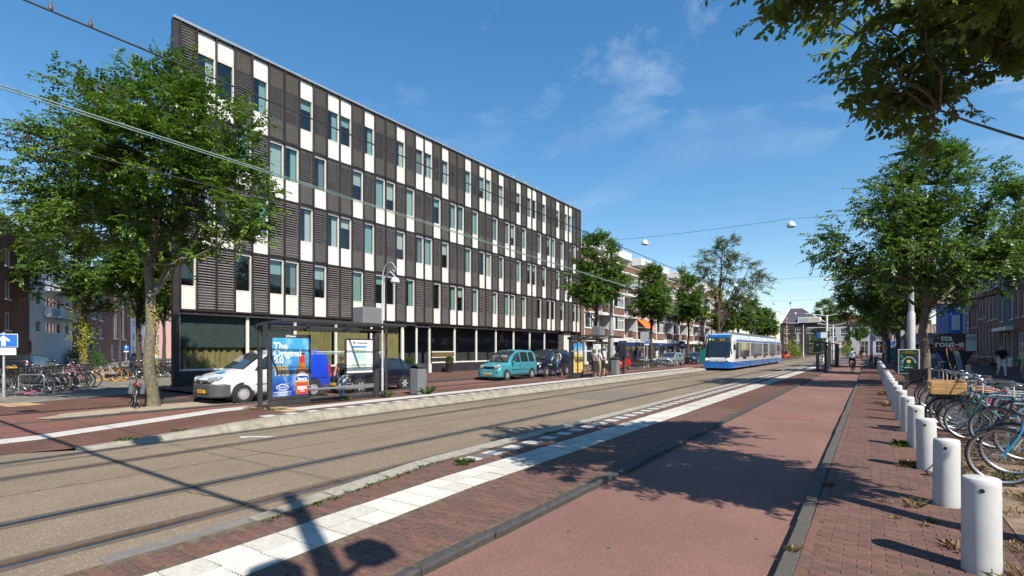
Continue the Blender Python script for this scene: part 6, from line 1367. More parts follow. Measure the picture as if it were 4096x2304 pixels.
# --- apartment block with shops, next to the office
A = thing('apartment_block','long brick apartment block with white balconies above shops','building',(-26.6,51.3,0)); XA = -26.6
m_loggia = mat('loggia_white', (.58,.58,.56), .8, var=.05); m_tealc = mat('net_curtain', (.5,.56,.54), .9, var=.15, scale=2)
def AB(mb, name, m, parent=A, **kw): return mb.build(name, m, parent, **kw)
AB(MB().box(XA-12,XA-1.75,51.2,125,0,12.9),'core',m_bb)
AB(MB().box(XA-1.75,XA+.02,51.15,52.1,0,12.9),'end_pier',m_bb)
for k in range(-1,8):
    y0 = 60.18+7.95*k; yb = y0+3.55; yl = y0+7.95; far = k > 4
    AB(MB().box(XA-1.75,XA-.02,y0-.02,y0+.12,3.2,11.9).box(XA-1.75,XA-.02,yb-.12,yb+.02,3.2,11.9),'pier',m_loggia)
    for f in range(3):
        z = 3.3+2.9*f
        AB(MB().box(XA-.3,XA,y0+.12,yb-.12,z+.05,z+.92),'brick_band',m_bb); AB(MB().cbox(XA-.35,XA+.06,y0,yb,z+.92,z+1.0,.01),'sill',m_loggia)
        wf = MB(); ya, yc = y0+.12, yb-.12; n = 4
        wf.box(XA-.16,XA-.02,ya,ya+.08,z+1.0,z+2.72); wf.box(XA-.16,XA-.02,yc-.08,yc,z+1.0,z+2.72); wf.box(XA-.16,XA-.02,ya+.08,yc-.08,z+2.62,z+2.72); wf.box(XA-.16,XA-.02,ya+.08,yc-.08,z+1.0,z+1.07)
        for q in (.45,.63,.81): wf.box(XA-.15,XA-.03,ya+(yc-ya)*q-.05,ya+(yc-ya)*q+.05,z+1.07,z+2.62)
        wf.box(XA-.15,XA-.04,ya+(yc-ya)*.45,yc-.08,z+2.2,z+2.28)
        w_ = AB(wf,'window',m_wwood); AB(MB().poly([(XA-.1,ya+.08,z+1.07),(XA-.1,yc-.08,z+1.07),(XA-.1,yc-.08,z+2.62),(XA-.1,ya+.08,z+2.62)]),'pane',m_hglass,w_)
        if random.random() < .7: AB(MB().box(XA-.094,XA-.09,ya+.1,ya+(yc-ya)*random.uniform(.2,.45),z+1.1,z+2.6),'curtain',m_tealc,w_)
        AB(MB().cbox(XA-1.75,XA+.1,y0-.05,yl-.05,z+2.74,z+2.92,.015),'floor_slab',m_loggia)
        # recessed loggia with door, side wall, brick parapet and black balcony railing
        AB(MB().box(XA-1.74,XA-1.68,yb+.02,yl-.02,z+.05,z+2.74),'loggia_wall',m_loggia); AB(MB().box(XA-1.68,XA-.02,yl-.14,yl-.03,z+.05,z+2.74),'loggia_side',m_loggia)
        d = AB(MB().box(XA-1.68,XA-1.62,yb+.5,yb+1.4,z+.05,z+2.3),'balcony_door',m_wwood); AB(MB().box(XA-1.62,XA-1.6,yb+.6,yb+1.3,z+.5,z+2.2),'pane',m_hglass,d)
        AB(MB().box(XA-.18,XA-.02,yb+1.6,yl-.14,z+.05,z+.95),'parapet',m_bb); AB(MB().box(XA-.2,XA+.02,yb+1.6,yl-.14,z+.95,z+1.02),'parapet_cap',m_loggia)
        AB(MB().cbox(XA-.3,XA+.55,yb+.05,yb+1.65,z-.3,z+.05,.02),'balcony',m_loggia)
        rl = MB(); zt = z+.95
        for (a, b) in (((XA+.5,yb+.1),(XA+.5,yb+1.6)),((XA,yb+.1),(XA+.5,yb+.1)),((XA,yb+1.6),(XA+.5,yb+1.6))):
            rl.bar((*a,zt),(*b,zt),.04)
            for q in range(7): p = Vector((*a,0)).lerp(Vector((*b,0)),q/6); rl.bar((p.x,p.y,z+.05),(p.x,p.y,zt),.02)
        AB(rl,'balcony_railing',m_rail)
    AB(MB().box(XA-.25,XA,y0,yl-.02,11.95,12.82),'roof_parapet',m_bb); AB(MB().cbox(XA-.3,XA+.06,y0,yl-.02,12.82,12.92,.01),'parapet_cap',m_loggia)
    AB(MB().cbox(XA-7,XA-.6,y0+3.2,y0+7.6,14.0,15.05,.03),'penthouse_roof',m_loggia); AB(MB().box(XA-7,XA-2.2,y0+3.4,y0+7.4,12.85,14.0),'penthouse_wall',mat('penthouse_grey', (.35,.35,.35), .8, var=.1)); AB(MB().box(XA-2.2,XA-.7,y0+7.1,y0+7.4,12.92,14.0),'penthouse_side',m_loggia)
    AB(MB().cbox(XA-6,XA-2.5,y0+1.2,y0+3.4,13.0,15.4,.03),'stair_head',m_loggia)
    # shop front
    sf = MB(); sf.box(XA-.2,XA+.1,y0-.1,y0+.35,0,3.0); sf.box(XA-.2,XA+.08,yb,yb+.3,0,3.0); AB(sf,'shop_pier',m_loggia); AB(MB().cbox(XA-.3,XA+.5,y0-.1,yl-.12,2.72,3.2,.02),'canopy',m_loggia)
    for (a, b) in ((y0+.35,yb),(yb+.3,yl-.1)):
        q = AB(MB().box(XA-.1,XA,a,b,0,.4).box(XA-.1,XA,a,a+.08,.4,2.7).box(XA-.1,XA,b-.08,b,.4,2.7).box(XA-.1,XA,(a+b)/2-.04,(a+b)/2+.04,.4,2.7),'shop_window',m_wwood if k%2 else m_dgrey); AB(MB().poly([(XA-.05,a+.08,.4),(XA-.05,b-.08,.4),(XA-.05,b-.08,2.7),(XA-.05,a+.08,2.7)]),'pane',m_hglass,q)
sign_navy = mat('fascia_navy', (.008,.022,.12), .4, var=.05); fs = AB(MB().cbox(XA+.5,XA+.62,60.1,84.1,2.25,2.72,.015),'shop_fascia',sign_navy)
for y in (61.3,68,76): text('hifi', .3, m_swhite, (XA+.63,y,2.48), ROT_X, A)
AB(MB().cbox(XA+.5,XA+1.4,85.6,85.75,1.9,3.1,.02),'hanging_sign',sign_navy); text('hifi', .6, m_swhite, (XA+.95,85.59,2.5), ROT_Y, A)
AB(MB().cbox(XA+.1,XA+.2,54.0,59.5,2.3,2.75,.01),'shop_sign',m_loggia); text('SIGARS & TABAC', .34, m_ink, (XA+.21,56.6,2.52), ROT_X, A)
aw = thing('orange_awning','bright orange awning let down over an apartment window','awning',(XA,68.1,5.9)); m_or = mat('awning_orange', (.75,.14,.01), .8, var=.06, scale=1)
MB().poly([(XA+.02,68.1,6.0),(XA+1.3,68.1,4.75),(XA+1.3,71.8,4.75),(XA+.02,71.8,6.0)]).build('canvas', m_or, aw); MB().tube([(XA,68.1,4.9),(XA+1.3,68.1,4.75),(XA+1.3,71.8,4.75),(XA,71.8,4.9)], .02, 6).build('awning_arm', m_wwood, aw)
aw = thing('orange_awning','orange and yellow blind on an upper balcony behind the half-bare tree','awning',(XA,99.5,9)); MB().poly([(XA+.1,99.7,8.9),(XA+.9,99.7,7.6),(XA+.9,103.5,7.6),(XA+.1,103.5,8.9)]).build('canvas', mat('awning_yellow', (.75,.36,.04), .8, var=.06, scale=1), aw); MB().tube([(XA,99.7,7.8),(XA+.9,99.7,7.6),(XA+.9,103.5,7.6),(XA,103.5,7.8)], .02, 6).build('awning_arm', m_wwood, aw)
random.seed(31)
for i, (y, z) in enumerate([(61.2,12.92),(61.9,12.92),(62.6,12.92),(66.2,12.92)]):
    t = thing('potted_plant','small potted plant on the roof terrace parapet under the penthouse','potted plant',(XA-.12,y,z),0,'pots on the terrace parapet'); MB().lathe([(.1,0),(.14,.25),(.001,.25)], 10, (XA-.12,y,z)).build('pot', mat('terracotta', (.4,.14,.06), .8, var=.15), t)
    n = 90; P_ = rng.normal(size=(n,3))*np.array([.13,.13,.2])+np.array([XA-.12,y,z+.5]); link('foliage', lm_obj(leafmesh(P_, rng.normal(size=(n,3))+np.array([0,0,1.]), rng.normal(size=(n,3)), rng.uniform(.1,.22,n), .4), 'foliage', m_leaf), t)
# --- houses on the shady side, facing the street from the right
def rhouse(name, label, y0, y1, h, wall, rows, **kw): return house(name, label, (10,y1,.2), -PI/2, y1-y0, h, wall, rows, **kw)
def up(w, n, ww=.95, z=(4.3,7.6,10.2), hh=(2.1,1.9,1.6)): return [(a, a+b, wins(w,n,ww,.6)) for a, b in zip(z,hh)]
rhouse('brick_townhouse','brown brick townhouse with banded stone lintels at the pavement edge',50.0,60.3,12.6,m_rb,[(.5,3.0,[(1,3.4),(5,6.2),(7.5,9.6)])]+up(10.3,5))
t = rhouse('grey_townhouse','grey painted townhouse with a white bay shopfront',60.3,66.9,12.2,m_gb,[(.9,3.1,[(.5,1.2),(1.4,2.6),(2.8,4.0),(4.6,5.8)])]+up(6.6,2,1.2,(4.25,7.2,10.0)))
build_local(MB().cbox(.2,6.4,-.55,.0,3.25,3.6,.04),'shop_cornice',m_wwood,t); build_local(MB().cbox(.3,6.3,-.18,-.02,.1,.85,.02),'shop_plinth',m_wwood,t)
rhouse('brick_rowhouse','dark brick row house with three tall narrow bays next to the grey one',66.9,73.3,13.0,m_rb2,[(.9,4.0,wins(6.4,3,.95,.6)),(4.6,6.9,wins(6.4,3,.95,.6)),(7.8,9.8,wins(6.4,3,.95,.6)),(10.6,12.0,wins(6.4,3,.9,.6))])
rhouse('brick_rowhouse','red-brown brick row house with lit lamp over its door',73.3,78.9,12.4,m_rb2,[(.8,4.2,wins(5.6,3,.85,.5)),(5.0,7.2,wins(5.6,3,.85,.5)),(8,10,wins(5.6,3,.85,.5))])
rhouse('brick_rowhouse','brick row house carrying the pharmacy sign',78.9,84.6,12.8,m_rb,[(.8,3.2,wins(5.7,3,.9,.5)),(4.2,6.4,wins(5.7,3,.9,.5)),(7.2,9.2,wins(5.7,3,.9,.5)),(10,11.6,wins(5.7,3,.9,.5))])
rhouse('brick_rowhouse','brick house wrapped in blue scaffold netting',84.6,110,12.5,m_rb2,[(.8,3.2,wins(25.4,9,1,.8)),(4.2,6.4,wins(25.4,9,1,.8)),(7.2,9.2,wins(25.4,9,1,.8))])
house('tiled_pavilion','low white pavilion with a brown tiled hip roof beyond the billboard',(16,132,.0),-PI/2*0,14,3.6,m_stucco,[(1,2.6,[(1,3),(4.5,6.5),(8,10)])],depth=8,cornice=True) if False else None
t = house('tiled_pavilion','low white pavilion with a grey tiled roof beyond the billboard',(4.2,112.0,.2),0,9.0,3.3,m_stucco,[(.8,2.5,[(1,2.6),(3.7,5.3),(6.4,8)])],depth=7)
m_tile = mat('pantiles', (.2,.15,.12), .8, var=.2, scale=3); rt = build_local(MB().poly([(-.3,-.4,3.4),(9.3,-.4,3.4),(6.5,3.5,6.0),(2.5,3.5,6.0)]).poly([(-.3,7.4,3.4),(-.3,-.4,3.4),(2.5,3.5,6.0)]).poly([(9.3,-.4,3.4),(9.3,7.4,3.4),(6.5,3.5,6.0)]).poly([(9.3,7.4,3.4),(-.3,7.4,3.4),(2.5,3.5,6.0),(6.5,3.5,6.0)]),'roof',m_tile,t)
for i in range(13):
    a = -.2+i*.72; o = MB().tube([(a,-.42,3.44),(2.5+4*min(max((a+.3)/9.6,0),1)*1.0,3.4,6.02)], .05, 5).build('tile_row', m_tile); o.parent = rt
rhouse('brick_rowhouse','brick house standing opposite the far platform shelter',39.5,50.0,9.8,m_rb2,up(10.5,4,1.0,(.9,4.2,7.2),(2.2,2.0,1.8)))
rhouse('brick_rowhouse','brick house standing behind the billboard pavement',28,39.5,9.6,m_rb,up(11.5,5,1.0,(.9,4.2,7.2),(2.2,2.0,1.8)))
rhouse('brick_rowhouse','brick house standing opposite the parked bikes',17,28,9.4,m_rb2,up(11,4,1.0,(.9,4.2,7.2),(2.2,2.0,1.8)))
# scaffold with blue netting
S = thing('scaffold','tall scaffold wrapped in bright blue netting on the shady side','scaffold',(9.0,97,0)); m_net = mat('blue_netting', (.02,.22,.75), .7, var=.15, scale=.8); m_net2 = mat('darker_blue_netting', (.015,.1,.38), .7, var=.35, scale=1.2)  # second netting is a darker, more mottled blue
def net(a, b, z0, z1, name, m):
    mb = MB(); n = 10; d = Vector((b[0]-a[0], b[1]-a[1],0)); nn = Vector((-d.y,d.x,0)).normalized()
    for i in range(n):
        p, q = Vector((*a,0))+d*i/n+nn*.05*math.sin(i*2.1), Vector((*a,0))+d*(i+1)/n+nn*.05*math.sin((i+1)*2.1); mb.poly([(p.x,p.y,z0),(q.x,q.y,z0),(q.x,q.y,z1),(p.x,p.y,z1)])
    mb.build(name, m, S, smooth=60)
net((8.6,90.5),(8.6,107),.3,12.2,'side_netting',m_net2); net((8.6,90.4),(9.98,90.4),.3,12.2,'end_netting',m_net)
sc = MB()
for y in np.arange(90.5,107.1,2.75):
    sc.tube([(8.65,y,.2),(8.65,y,12.4)], .03, 6)
for z in (2.2,4.2,6.2,8.2,10.2,12.1): sc.tube([(8.62,90.5,z),(8.62,107,z)], .03, 6); sc.box(8.7,9.9,90.5,107,z-.06,z)
sc.build('scaffold_tubes', m_galv, S)
decal_ = MB().box(8.85,9.7,90.36,90.375,4.4,6.4).build('white_banner', m_swhite, S)
# pharmacy sign, eight lettered panels
S = thing('pharmacy_sign','vertical pharmacy sign with red letters on white panels','sign',(9.3,82,3.8)); dr = mat('print_dark_red', (.2,.015,.02), .5, var=0)
MB().cbox(9.62,9.7,81.95,82.05,3.6,8.3,.01).build('sign_post', m_rail, S); MB().bar((9.66,82,7.9),(10.05,82,7.9),.05).build('bracket', m_rail, S); MB().bar((9.66,82,4.2),(10.05,82,4.2),.05).build('bracket', m_rail, S)
for i, ch in enumerate('APOTHEEK'):
    z = 7.9-i*.56; p = MB().cbox(9.08,9.6,81.94,82.04,z-.24,z+.24,.015).build('letter_panel', m_swhite, S); text(ch, .5, dr, (9.34,81.935,z), ROT_Y, p, bold=.012)
# iron railings and steps by the houses
S = thing('stoop_railing','black iron stoop railing in front of the brick houses','railing',(8.6,58,.3)); rl = MB()
for y in (56,58.5,61): rl.tube([(8.7,y,.25),(8.7,y,1.5)], .03, 6)
rl.tube([(8.7,56,1.5),(8.7,61,1.5)], .025, 6); rl.tube([(8.7,56,.9),(8.7,61,.9)], .02, 6); rl.build('rail', m_rail, S)
for i in range(5): o = MB().cbox(8.8,10,64.2,66.2,.25+i*.17,.4+i*.17,.01).xf(Matrix.Translation((i*.22,0,0))).build('step', m_stone, S) if False else None
# --- closing the view: brick school, pale ivy building
t = house('brick_school','dark brick school with white windows and a big slate hip roof',(-24.5,188,0),0,12.5,10.2,m_db,[(.8,2.6,[(1.2,2.6),(4.8,5.6),(8.4,9.6)]),(3.6,6.2,[(1.2,2.6),(4.8,5.6),(8.4,9.6)]),(6.9,8.9,[(1.2,2.8),(4.4,6.0),(7.6,9.8)])],depth=16,cornice=False,cat='building',mull=2)
rf = build_local(MB().poly([(.5,-.2,10.3),(12.4,-.2,10.3),(5.6,5,15.3),(2.4,5,15.3)]).poly([(12.4,-.2,10.3),(12.4,16,10.3),(5.6,8,15.3),(5.6,5,15.3)]).poly([(.5,16,10.3),(.5,-.2,10.3),(2.4,5,15.3),(2.4,8,15.3)]).poly([(2.4,5,15.3),(5.6,5,15.3),(5.6,8,15.3),(2.4,8,15.3)]),'roof',m_slate,t)
rd = MB(); rd.bar((2.3,4.9,15.35),(5.7,4.9,15.35),.25); rd.bar((5.7,4.9,15.35),(12.5,-.3,10.4),.22); rd.bar((2.3,4.9,15.35),(.4,-.3,10.4),.22); o = rd.build('ridge_trim', m_wwood); o.parent = rf
fv = MB(); fv.tube([(2.4,5,15.3),(2.4,5,17.0)], .05, 6); fv.ell((2.4,5,17.2),(.3,.1,.3)); fv.tube([(5.6,5,15.3),(5.6,5,16.0)], .05, 6); o = fv.build('weathervane', m_rail); o.parent = rf
dm = build_local(MB().box(5.2,11.4,-.5,3,10.3,12.0),'dormer',m_wwood,t); o = MB().box(5.5,8.4,-.52,-.5,10.5,11.8).build('pane', m_blind2); o.parent = dm; o = MB().box(8.6,11.2,-.52,-.5,10.5,11.8).build('shutter', mat('beige_shutter', (.5,.42,.28), .8, var=.05)); o.parent = dm
t = house('pale_building','pale grey building with tall white windows and climbing ivy',(-12.0,188,0),0,26,9.0,mat('pale_grey_plaster', (.42,.43,.44), .9, var=.08, scale=.5),[(.6,4.2,[(3.6,5.4),(9.4,11.2),(13,14.8),(17,18.8),(21,22.8)]),(5.7,8.2,[(1.6,2.9),(4.2,5.5),(7,8.4),(10,11.4),(13,14.4),(17,18.4),(21,22.4)])],depth=14,cornice=False,cat='building',mull=1)
build_local(MB().box(0,26,-.05,.3,8.6,10.2),'brick_attic',m_db,t); 
for a in (2.2,8.2,12.1,16): build_local(MB().box(a,a+1.0,-.02,0,4.3,5.6),'brick_panel',m_rb2,t)
def ivy(t, x0, x1, z0, z1, n):
    P_ = np.stack([rng.uniform(x0,x1,n), -rng.uniform(.02,.35,n), rng.uniform(z0,z1,n)],1); P_[:,0] += .3*np.sin(P_[:,2]*2.1); o = bpy.data.objects.new('ivy', lm_obj(leafmesh(P_, rng.normal(size=(n,3)), rng.normal(size=(n,3))+np.array([0,-1.5,0]), rng.uniform(.2,.4,n), .8), 'ivy', m_leaf_dark)); COL.objects.link(o); o.parent = t; o['kind'] = 'stuff'
ivy(t,.0,1.3,0,9.4,1200); ivy(t,5.8,6.9,0,8.8,900); ivy(t,15.2,16.4,0,9,900); ivy(bpy.data.objects['brick_school'],9.8,12.4,3.5,9.2,1200)
t = house('red_gable_school','red brick building with stepped gable rising behind the pale one',(-8.5,206,0),0,16,12.2,m_rb,[(8,10,[(1,2),(4,5),(7,8)])],depth=10,cornice=False,cat='building')
for i in range(9): build_local(MB().box(i*1.75,i*1.75+1.0,0,.4,12.2,12.9),'merlon',m_rb,t)
# ---------------------------------------------------------------- bicycles
m_alur = mat('rim_alu', (.38,.38,.39), .38, .85, var=.1)
m_spoke = mat('spoke_steel', (.5,.5,.5), .35, .8, var=0)
m_bblack = mat('bike_black', (.012,.012,.013), .35, var=.1, coat=.3)
m_saddle = mat('saddle_black', (.02,.02,.022), .6, var=.15)
m_leather = mat('saddle_brown', (.14,.035,.015), .5, var=.2, scale=9)
def wheel_meshes(m_r, seg=36, tyre=None):
    ty = MB(); pr = [(.345+.019*math.cos(a), .019*math.sin(a)) for a in [2*PI*i/8 for i in range(9)]]; ty.lathe(pr, seg, axis='y', cap=False)
    rm = MB(); rm.lathe([(.327,-.012),(.331,-.014),(.316,-.011),(.308,0),(.316,.011),(.331,.014),(.327,.012)], seg, axis='y', cap=False)
    sp_ = MB()
    for k in range(28):
        a = 2*PI*k/28; s_ = .022 if k % 2 else -.022; b = a+(.35 if k % 4 < 2 else -.35)
        sp_.tube([(.022*math.cos(b), s_, .022*math.sin(b)), (.31*math.cos(a), 0, .31*math.sin(a))], .0013, 3, cap=False)
    sp_.lathe([(.012,-.045),(.012,-.03),(.024,-.026),(.014,-.02),(.014,.02),(.024,.026),(.012,.03),(.012,.045)], 10, axis='y')
    return ty.mesh('wheel', tyre or m_tyre, 50), rm.mesh('rim', m_r, 50), sp_.mesh('spokes', m_spoke)
WM = wheel_meshes(m_alur); WO = wheel_meshes(mat('rim_orange', (.75,.3,.01), .5, var=.05), tyre=mat('tyre_orange', (.6,.25,.015), .7, var=.05))
FH, RH, BB = Vector((-.57,0,.362)), Vector((.5,0,.362)), Vector((.04,0,.29))
def frame_mesh(kind, m):
    mb = MB(); ht, hb = Vector((-.35,0,.9)), Vector((-.39,0,.7)); sc = Vector((.2,0,.8)); T = lambda a, b, r: mb.tube([a, b], r, 8)
    mb.tube([ht, hb], .019, 8)
    if kind == 'step': mb.tube([hb+Vector((.005,0,.02)),(-.28,0,.5),(-.16,0,.36),BB], .017, 8); mb.tube([ht+Vector((-.01,0,-.06)),(-.22,0,.6),(-.06,0,.47),(.1,0,.44)], .013, 8)
    else: T(hb+Vector((.005,0,.02)), BB, .017); T(ht+Vector((-.01,0,-.06)), sc+Vector((0,0,-.03)), .015)
    T(BB, sc, .016)
    for s_ in (-.05,.05):
        o = Vector((0,s_,0)); T(BB+o*.6, RH+o, .009); T(sc+o*.3, RH+o, .008); mb.tube([hb+o*.6, (-.43,s_,.62), FH+o], .011, 8)
    return mb.mesh('frame', m, 50)
def fender_mesh(a0, a1, m, w=.025):
    mb = MB(); n = 18; P_ = [[(.383*math.cos(a), y, .383*math.sin(a)-(.012 if abs(y) > .01 else 0)*1) for y in (-w,0,w)] for a in [a0+(a1-a0)*i/n for i in range(n+1)]]
    for A_, B_ in zip(P_, P_[1:]):
        for i in (0,1): mb.poly([A_[i],A_[i+1],B_[i+1],B_[i]])
    return mb.mesh('mudguard', m, 60)
FR = {}
def fm(kind, m):
    k = (kind, m.name)
    if k not in FR: FR[k] = frame_mesh(kind, m)
    return FR[k]
saddle_b = MB(); saddle_b.ell((0,0,.0),(.135,.075,.03),12,6)
for i, v in enumerate(saddle_b.v): saddle_b.v[i] = (v[0], v[1]*(1.15 if v[0] > 0 else .55+.3*(v[0]+.13)/.13), v[2]-.02*(abs(v[1])/.07)**2)
sad_me = saddle_b.mesh('saddle', m_saddle, 60); sad_br = sad_me.copy(); sad_br.name = 'saddle'; sad_br.materials[0] = m_leather
hb_ = MB(); hb_.m = 0
hb_.tube([(-.34,0,.9),(-.345,0,1.08)], .013, 8); hb_.tube([(-.1,-.29,1.09),(-.22,-.3,1.1),(-.33,-.22,1.14),(-.37,-.08,1.1),(-.37,.08,1.1),(-.33,.22,1.14),(-.22,.3,1.1),(-.1,.29,1.09)], .011, 8)
hb_.m = 1
for s_ in (-1,1): hb_.tube([(-.09,s_*.29,1.09),(-.21,s_*.3,1.1)], .018, 8); hb_.tube([(-.28,s_*.26,1.115),(-.16,s_*.29,1.06)], .006, 5)
bar_me = hb_.mesh('handlebar', [m_chrome, m_saddle], 50)
cr = MB(); cr.lathe([(.09,-.06),(.09,-.055),(.001,-.055)], 20, tuple(BB), axis='y'); cr.bar(BB+Vector((0,-.08,0)), BB+Vector((.1,-.08,-.13)), .02); cr.bar(BB+Vector((0,.08,0)), BB+Vector((-.1,.08,.13)), .02); cr.cbox(.06,.16,-.17,-.09,.13,.16,.005); cr.cbox(-.1,.0,.09,.17,.41,.44,.005); crank_me = cr.mesh('crank', m_trim, 40)
cg = MB().ext([(-.1,.28),(-.06,.4),(.1,.41),(.5,.41),(.54,.36),(.5,.31),(.1,.2),(-.02,.18)], -.075,-.05,'y').mesh('chain_guard', m_bblack)
rk = MB()
for s_ in (-.06,.06): rk.tube([(.2,s_,.76),(.72,s_,.76)], .006, 5); rk.tube([(.68,s_,.76),(.52,s_*.9,.38)], .006, 5)
for x in (.3,.45,.6,.72): rk.tube([(x,-.06,.76),(x,.06,.76)], .005, 5)
rack_me = rk.mesh('rear_rack', m_trim); ks = MB().tube([(.1,.05,.27),(.2,.16,.02)], .009, 6).mesh('kickstand', m_spoke)
lampm = MB().lathe([(.001,-.05),(.025,-.04),(.035,.02),(.033,.03),(.001,.03)], 12, (0,0,0), axis='x').mesh('headlamp', m_chrome, 50)
post_me = MB().tube([(.2,0,.78),(.235,0,.96)], .013, 8).mesh('seat_post', m_chrome)
def bicycle(name, label, loc, rz, kind, m, group=None, guard=None, orange=False, saddle=None, rot=None, extras=None, cat='bicycle', rack=True):
    t = thing(name, label, cat, (0,0,0), 0, group); wm = WO if orange else WM
    def P(nm, me, par=t, l=(0,0,0), r=None):
        o = bpy.data.objects.new(nm, me); COL.objects.link(o); o.parent = par; o.location = l
        if r: o.rotation_euler = r
        return o
    P('frame', fm(kind, m))
    for h_, r0 in ((FH,.3),(RH,1.0)):
        w_ = P('wheel', wm[0], l=h_, r=(0,r0,0)); P('rim', wm[1], w_); P('spokes', wm[2], w_)
    g = guard or m_bblack
    P('mudguard', fender_cache(R(35),R(165),g), l=FH); P('mudguard', fender_cache(R(5),R(140),g), l=RH)
    P('saddle', saddle or sad_me, l=(.25,0,.985)); P('seat_post', post_me); P('handlebar', bar_me); P('crank', crank_me); P('chain_guard', cg); P('kickstand', ks); P('headlamp', lampm, l=(-.45,0,.86))
    if rack: P('rear_rack', rack_me)
    if extras: extras(t, P)
    t.location = loc; t.rotation_euler = rot or (0,0,rz); return t
FC = {}
def fender_cache(a, b, m):
    k = (round(a,3), m.name)
    if k not in FC: FC[k] = fender_mesh(a, b, m)
    return FC[k]
C_ = {n: mat('bike_'+n, c, .35, var=.08, coat=.5) for n, c in dict(blue=(.02,.22,.42), teal=(.01,.09,.14), cream=(.6,.52,.36), purple=(.1,.015,.08), orange=(.7,.25,.01), pink=(.65,.12,.3), grey=(.25,.26,.27), navy=(.015,.03,.1), green=(.03,.15,.06), red=(.4,.02,.02), white=(.7,.7,.68), silver=(.45,.47,.5)).items()}
zb = lambda x: zs(x)
def tilt(s_): return (R(s_),0,0)
def RB(label, xf, y, col, kind='step', lean=3, yaw=0, **kw):
    """bike parked across the walkway, front wheel towards the bollards"""
    x = xf+.57; return bicycle('bicycle', label, (x,y,zb(x)), 0, kind, C_.get(col, m_bblack), rot=(R(lean),0,R(yaw)), group='bikes parked behind the bollards', **kw)
m_wood = mat('crate_wood', (.5,.29,.12), .8, var=.22, scale=7, bump=.3, bscale=60)
def front_rack(t, P):
    mb = MB(); mb.box(-.85,-.42,-.2,.2,.755,.77); 
    for s_ in (-.16,.16): mb.tube([(-.6,s_,.76),(-.57,s_*.4,.38)], .008, 5)
    P('front_rack', mb.mesh('front_rack', m_trim))
RB('bright blue bicycle with its front wheel by the soil patch, nearest the first hoops', 1.36, 8.9, 'blue', 'diamond', -2, 2)
RB('cream framed bicycle with black mudguard next to the bright blue one', 1.58, 9.6, 'cream', 'step', 4, -4)
RB('dark teal bicycle with white lettering on its top tube beside the steel hoops', 1.5, 12.95, 'teal', 'diamond', -4, 3)
text('Traffic', .06, m_swhite, (2.0,12.91,.97), (R(86),0,R(3)), [o for o in bpy.data.objects if o.name.startswith('bicycle')][-1]) if False else None
RB('black bicycle carrying a slatted wooden crate on its front rack', 1.28, 13.95, 'black', 'step', 5, -5, extras=front_rack)
RB('dark purple bicycle behind the crate bike', 1.4, 14.7, 'purple', 'diamond', -3, 4, guard=C_['purple'])
RB('orange framed bicycle among the parked bikes behind the bollards', 1.55, 15.45, 'orange', 'diamond', 4, 2)
RB('pink framed bicycle among the parked bikes behind the bollards', 1.6, 16.2, 'pink', 'step', -4, -3)
RB('black bicycle with brown leather saddle in the row behind the bollards', 1.5, 17.0, 'black', 'step', 3, 5, saddle=sad_br)
def windscreen_x(t, P):
    mb = MB(); n = 10
    for i in range(n):
        for j in range(8):
            def q(i, j):
                u, v = i/n*2-1, j/8; w_ = (.26+.06*math.sin(v*PI))*(1-.25*max(0,v-.7)/.3); return (-.42+.12*u*u-.16*v+.0*u, u*w_, 1.12+.72*v)
            mb.poly([q(i,j),q(i+1,j),q(i+1,j+1),q(i,j+1)])
    P('child_windscreen', mb.mesh('child_windscreen', glass('perspex', (.84,.87,.88), 1.3), 60)); P('child_seat', MB().cbox(-.36,-.08,-.13,.13,.98,1.03,.02).cbox(-.12,-.08,-.13,.13,1.0,1.3,.015).mesh('child_seat', m_saddle))
RB('black bicycle with a clear child windscreen on its handlebar', 1.62, 17.9, 'black', 'step', 2, -28, extras=windscreen_x)
RB('grey bicycle in the row past the child windscreen bike', 1.45, 18.9, 'grey', 'step', -3, 4)
RB('black bicycle with a black plastic crate on its front rack', 1.2, 20.3, 'black', 'step', 3, -6, extras=front_rack)
RB('dark navy bicycle just past the wooden crate bike', 2.0, 11.0, 'navy', 'diamond', -3, 186) if False else None
RB('dark navy bicycle between the blue bikes and the steel hoops', 1.9, 10.9, 'navy', 'step', 4, 3)
RB('black bicycle squeezed between two steel hoops', 1.75, 11.9, 'black', 'diamond', -4, -3)
RB('dark green bicycle beside the teal one', 1.45, 13.4, 'green', 'step', 3, -4)
RB('second black bicycle close behind the crate bike', 1.5, 14.3, 'black', 'diamond', -3, 2)
RB('silver bicycle between the purple and orange bikes', 1.62, 15.05, 'silver', 'step', 4, -2)
RB('red framed bicycle between the orange and pink bikes', 1.7, 15.8, 'red', 'diamond', -2, 5)
RB('white bicycle between the pink bike and the brown saddle', 1.6, 16.6, 'white', 'step', 3, -6)
RB('black bicycle next to the child windscreen bike', 1.4, 17.45, 'black', 'diamond', -3, 3)
RB('black bicycle between the grey bike and the black crate', 1.4, 19.6, 'black', 'step', 4, 5)
